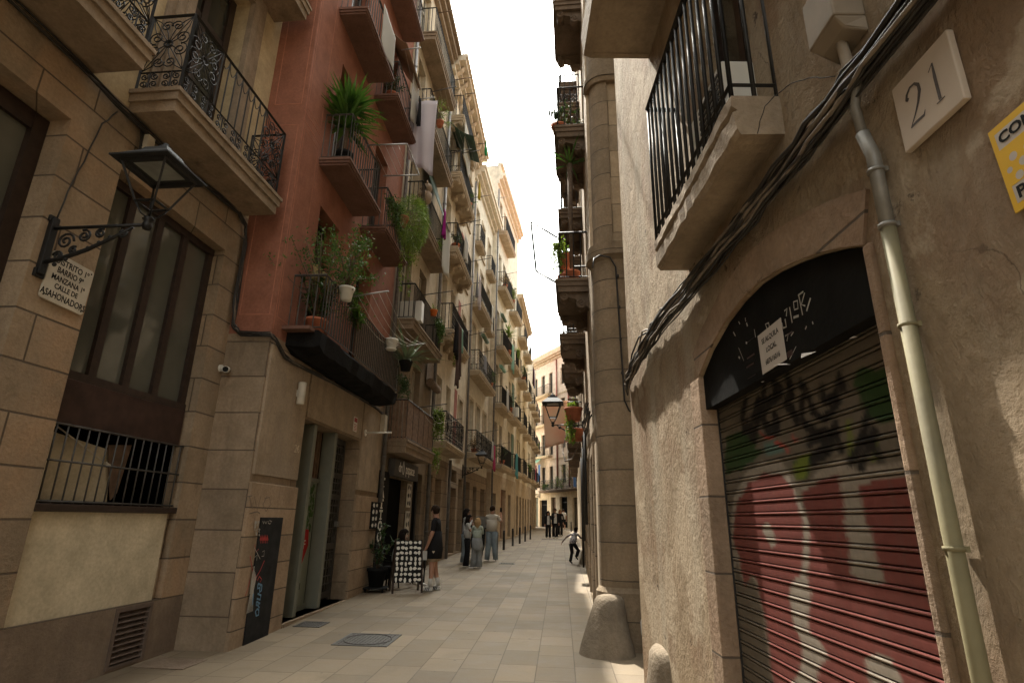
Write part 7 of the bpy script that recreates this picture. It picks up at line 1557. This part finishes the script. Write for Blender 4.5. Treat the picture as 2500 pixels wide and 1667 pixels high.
def right_signs():
    fr = FR1
    r = thing('number_plate', 'square marble plate with the numerals 21 beside the mustard downpipe', 'house number', fr.at(-4.64, .004, 2.94)); q = MB(); q.box(-.125, .125, 0, .022, -.122, .122); bevel(part('plate', q, M['marble'], r), .004)
    F = Matrix(((-1, 0, 0, 0), (0, 0, 1, .0225), (0, 1, 0, 0), (0, 0, 0, 1))); q = MB()
    # slim serif numerals drawn as tapering strokes: 2 and 1
    def st(P, w):
        n = len(P); L = []; Rr = []
        for i in range(n):
            t = Vector((P[min(i+1, n-1)][0]-P[max(i-1, 0)][0], P[min(i+1, n-1)][1]-P[max(i-1, 0)][1])).normalized(); ww = w[i] if isinstance(w, (list, tuple)) else w
            L.append(F @ Vector((P[i][0]-t.y*ww, P[i][1]+t.x*ww, .0005))); Rr.append(F @ Vector((P[i][0]+t.y*ww, P[i][1]-t.x*ww, .0005)))
        q.add(L+Rr, [(i, i+1, n+i+1, n+i) for i in range(n-1)])
    st([(-.072, .035), (-.066, .052), (-.048, .066), (-.028, .064), (-.014, .048), (-.014, .026), (-.028, -.004), (-.05, -.034), (-.078, -.064)], [.005, .005, .004, .004, .006, .007, .005, .003, .002])
    st([(-.072, .032), (-.066, .036), (-.062, .032)], .005); st([(-.076, -.062), (-.05, -.06), (-.018, -.062), (-.01, -.048)], [.004, .005, .005, .001])
    st([(.052, .068), (.05, .02), (.05, -.062)], [.003, .006, .006]); st([(.032, .05), (.052, .068)], .002); st([(.034, -.066), (.068, -.066)], .002)
    part('numerals', q, M['numeral_grey'], r)
    r = thing('poster', 'yellow bordered notice with black capitals at the right edge', 'notice', fr.at(-4.955, .004, 2.57) @ Matrix.Rotation(R(3), 4, 'Y')); q = MB(); q.box(-.165, .165, 0, .004, -.125, .125); part('paper', q, M['paper_yellow'], r)
    q = MB(); q.box(-.15, .15, .004, .0046, -.105, .105); part('panel', q, M['paper_white'], r)
    q = MB(); q.box(-.14, .15, .0046, .0052, -.055, .055); part('colour_field', q, M['paper_yellow'], r)
    q = MB()
    for i in range(7):
        for j in range(3): q.lathe([(0, 0), (.0085 if (i+j) % 2 else .012, 0)], 0, 0, 10); q.v[-20:] = [(.12-i*.04+.02*(j % 2)+v[0], .0056, -.04+j*.028+v[1]) for v in q.v[-20:]]
    part('dot', q, M['paper_white'], r)
    F = Matrix(((-1, 0, 0, 0), (0, 0, 1, .0058), (0, 1, 0, 0), (0, 0, 0, 1))); q = MB(); text_mesh(q, 'CONE', F @ Matrix.Translation((-.142, .069, 0)), .04, 0, .0004, 'LEFT', 1.15, .0012); text_mesh(q, 'PRO', F @ Matrix.Translation((-.142, -.096, 0)), .046, 0, .0004, 'LEFT', 1.15, .0012); text_mesh(q, 'MÉS INFO', F @ Matrix.Translation((-.135, .041, 0)), .016, 0, .0004, 'LEFT') if False else None
    part('lettering', q, M['black_plastic'], r)
    r = thing('paper_notice', 'white paper notice SE ALQUILA LOCAL taped to the black shutter box', 'notice', fr.at(-3.36, -.014, 2.52) @ Matrix.Rotation(R(1.5), 4, 'Y')); q = MB(); q.box(-.135, .135, 0, .002, -.105, .105); part('paper', q, M['paper_white'], r)
    F = Matrix(((-1, 0, 0, 0), (0, 0, 1, .0028), (0, 1, 0, 0), (0, 0, 0, 1))); q = MB()
    for t, z in (('SE ALQUILA', .045), ('LOCAL', -.01), ('687616016', -.07)): text_mesh(q, t, F @ Matrix.Translation((0, z, 0)), .038, 0, .0003, 'CENTER', .95, .0005)
    part('lettering', q, M['black_plastic'], r)
    # torn stickers and scratched lettering on the black box
    q = MB(); rnd = random.Random(9)
    h = lambda x, y: fr.hit(1650+x*.3188, 600+y*.3188, -.018)
    for P, w in (([(700, 640), (685, 600), (710, 590), (715, 620)], .004), ([(810, 590), (820, 630), (845, 620), (835, 560)], .005), ([(830, 500), (850, 480), (845, 540)], .004), ([(870, 470), (890, 590)], .004), ([(905, 480), (900, 430), (930, 420), (935, 480), (905, 490)], .004), ([(940, 380), (970, 530)], .004), ([(935, 380), (975, 350)], .004), ([(985, 360), (960, 450), (990, 460)], .004), ([(1000, 500), (1030, 400)], .005), ([(900, 550), (940, 535)], .006), ([(835, 690), (860, 675), (850, 730)], .003), ([(880, 690), (900, 660)], .003), ([(440, 660), (455, 690)], .004), ([(480, 580), (490, 600)], .004), ([(530, 550), (535, 580)], .003), ([(540, 590), (548, 615)], .006), ([(480, 780), (520, 880)], .002), ([(535, 740), (545, 745)], .006), ([(480, 850), (490, 860)], .006), ([(870, 870), (920, 770)], .002), ([(990, 640), (1000, 615)], .004), ([(1045, 580), (1050, 600)], .003), ([(600, 640), (610, 700)], .003)): stroke(q, fr, [h(*p) for p in P], -.0185, w)
    part('scratched_lettering', q, M['paint_white'], r1.root)
    q = MB()
    for (x0, y0, x1, y1) in ((545, 700, 600, 740), (545, 820, 600, 870), (835, 650, 890, 700), (540, 890, 595, 940), (835, 790, 890, 870), (550, 980, 610, 1020)):
        a0, z0 = h(x0, y1); a1, z1 = h(x1, y0); q.fbox(fr, min(a0, a1), max(a0, a1), -.0195, -.0185, z0, z1)
    part('old_sticker', q, M['panel_dark'], r1.root)
    q = MB()
    for P in ([(970, 850), (1010, 825), (1165, 810), (1080, 860)], [(815, 905), (870, 900), (960, 910), (850, 916)], [(1340, 710), (1380, 692), (1405, 700)], [(660, 1040), (690, 1037), (670, 1046)]): q.prism([fr.L(a, -.012+.02*i*(len(P) > 3), z) for i, (a, z) in enumerate(h(*p) for p in P)], fr.L(0, .001, 0)-fr.L(0, 0, 0))
    part('torn_paper', q, M['paper_white'], r1.root)
right_signs()
_a, _z = FR1.hit(1775, 345, .1)
ac(FR1, _a+.05, .09, 3.67, 'white air conditioner behind the bars of the shallow corner house balcony', 0, .66)
def guard(x, y, r0, r1, h, label, lean=(0, 0), seed=1, flat=False, sx=1., rz=0.):
    rnd = random.Random(seed); q = MB(); k = 20; rows = [0, .15, .35, .55, .75, .9, .97, 1.]; vs = []
    for t in rows:
        rr = r0+(r1-r0)*t**.8; rr = rr if t < .95 else rr*(.86 if t < .99 else .5)
        for j in range(k): a = 2*math.pi*j/k; f = 1+.035*math.sin(a*3+t*5+seed)+rnd.uniform(-.012, .012); vs.append((lean[0]*t+rr*f*sx*math.cos(a), lean[1]*t+rr*f*math.sin(a), h*t-.08*(t == 0)))
    n = len(rows); q.add(vs, [(i*k+j, i*k+(j+1) % k, (i+1)*k+(j+1) % k, (i+1)*k+j) for i in range(n-1) for j in range(k)]+[tuple((n-1)*k+j for j in range(k))], 0, True)
    solo('guard_stone', q, M['guard'], label, 'guard stone', put(x, y, rz), 'stone wheel guards at the house corners')
guard(1.22, 7.75, .36, .17, .66, 'tapered stone guard at the foot of the round corner column', (.06, .05), 3)
guard(1.36, 5.3, .34, .27, .6, 'broken stone guard at the near corner of the rough plastered house', (.03, 0), 5, sx=.7); guard(2.55, 19.6, .3, .18, .7, 'stone guard on the right wall beside the running child', (.1, 0), 8)
def alley_pipe():
    fr = FR2A; W = lambda a, d, z: fr.o+fr.t*a+fr.n*d+Vector((0, 0, z))
    h = lambda x, y, d=.04: at_alley(x, y, d)
    q = MB(); q.tube([W(.52, .05, -.1), W(.52, .05, 3.2)], .028, 8); q.tube([W(.52, .05, 1.7), W(.52, .05, 3.0)], .036, 8)
    for z in (.6, 1.3, 2.4): q.tube([W(.52, .05, z-.012), W(.52, .05, z+.012)], .042, 8)
    o = solo('conduit', q, M['iron_grey'], 'dark stickered conduit running up the alley side of the round column', 'pipe')
    q = MB(); rnd = random.Random(2)
    for z0, z1 in ((2.45, 2.72), (2.2, 2.3), (2.08, 2.18), (1.98, 2.03), (1.86, 1.95), (1.74, 1.83), (1.5, 1.52)):
        q.lathe([(.0375, z0), (.0375, z1)], 0, 0, 8, 0, True, R(200), R(340)); m = 2*9; q.v[-m:] = [tuple(W(.52, .05, 0)+Vector((v[0], v[1], v[2]))) for v in q.v[-m:]]
    solo('sticker', q, M['paper_white'], 'column of pale stickers on the dark conduit in the alley', 'stickers')
    q = MB(); q.tube([W(.0, .36, 5.2), W(.03, .2, 5.42), W(.12, .09, 5.52), W(.28, .05, 5.5), W(.36, .03, 5.35), W(.4, .03, 3.3), W(.46, .03, 3.15), W(.62, .03, 3.1)], .013, 6)
    for z in (5.2, 4.7, 4.2, 3.7): q.tube([W(.385, .0, z), W(.385, .05, z)], .02, 6)
    solo('cable', q, M['cable'], 'thin black cable bent over the ledge of the round column', 'cable')
    q = MB(); rnd = random.Random(6)
    fr2 = FR2
    for k in range(7): q.tube(wobble([fr2.W(.5+.0*k, .05+.012*k, 3.2+.03*k), fr2.W(3, .06+.01*k, 3.3+.03*k), fr2.W(6, .06, 3.4+.03*k), fr2.W(9.5, .05, 3.6+.02*k)], 4, .02, rnd), .012, 5)
    for a, z0 in ((4.2, 1.6), (6.9, 1.2), (9.6, .4)): q.tube([fr2.W(a, .08, z0), fr2.W(a, .08, 3.5)], .03, 6)
    solo('cable_bundle', q, [M['cable']], 'dark cables and conduits along the facade behind the round column', 'cables')
    q = MB(); P = [fr2.W(9.3, .5, 4.3), fr2.W(9.0, .62, 3.6), fr2.W(8.2, .55, 3.25), fr2.W(7.0, .35, 3.2), fr2.W(5.2, .1, 3.55)]; q.tube([P[0].lerp(P[1], t/4) for t in range(4)]+[P[1], P[2], P[3], P[4]], .018, 6); solo('loose_cable', q, M['cable_grey'], 'pale loose cable looping out behind the right lantern', 'cable')
    q = MB(); q.box(-.5, .5, 0, .5, 0, .03); solo('shelf', q, M['white'], 'thin white shelf fixed above the right lantern bracket', 'shelf', FR2.at(6.0, .0, 3.5) if False else FR2.at(6.3, 0, 3.75))
def at_alley(x, y, d): return None
alley_pipe()
def bag():
    q = MB(); q.ball((0, 0, .34), .13, .15, .2, 12); q.ball((.04, .02, .12), .13, .15, .14, 12); r = thing('plastic_bag', 'knotted pale rubbish bag peeping out behind the near right corner', 'bag', put(1.66, 7.2)); o = part('bag', q, M['cloth_shirt'], r); o.scale = (1, 1, 1.15)
    q = MB(); q.tube([(-.1, -.12, .24), (.0, -.17, .22), (.1, -.12, .25)], .012, 5); part('tie', q, M['black_plastic'], r)
bag()
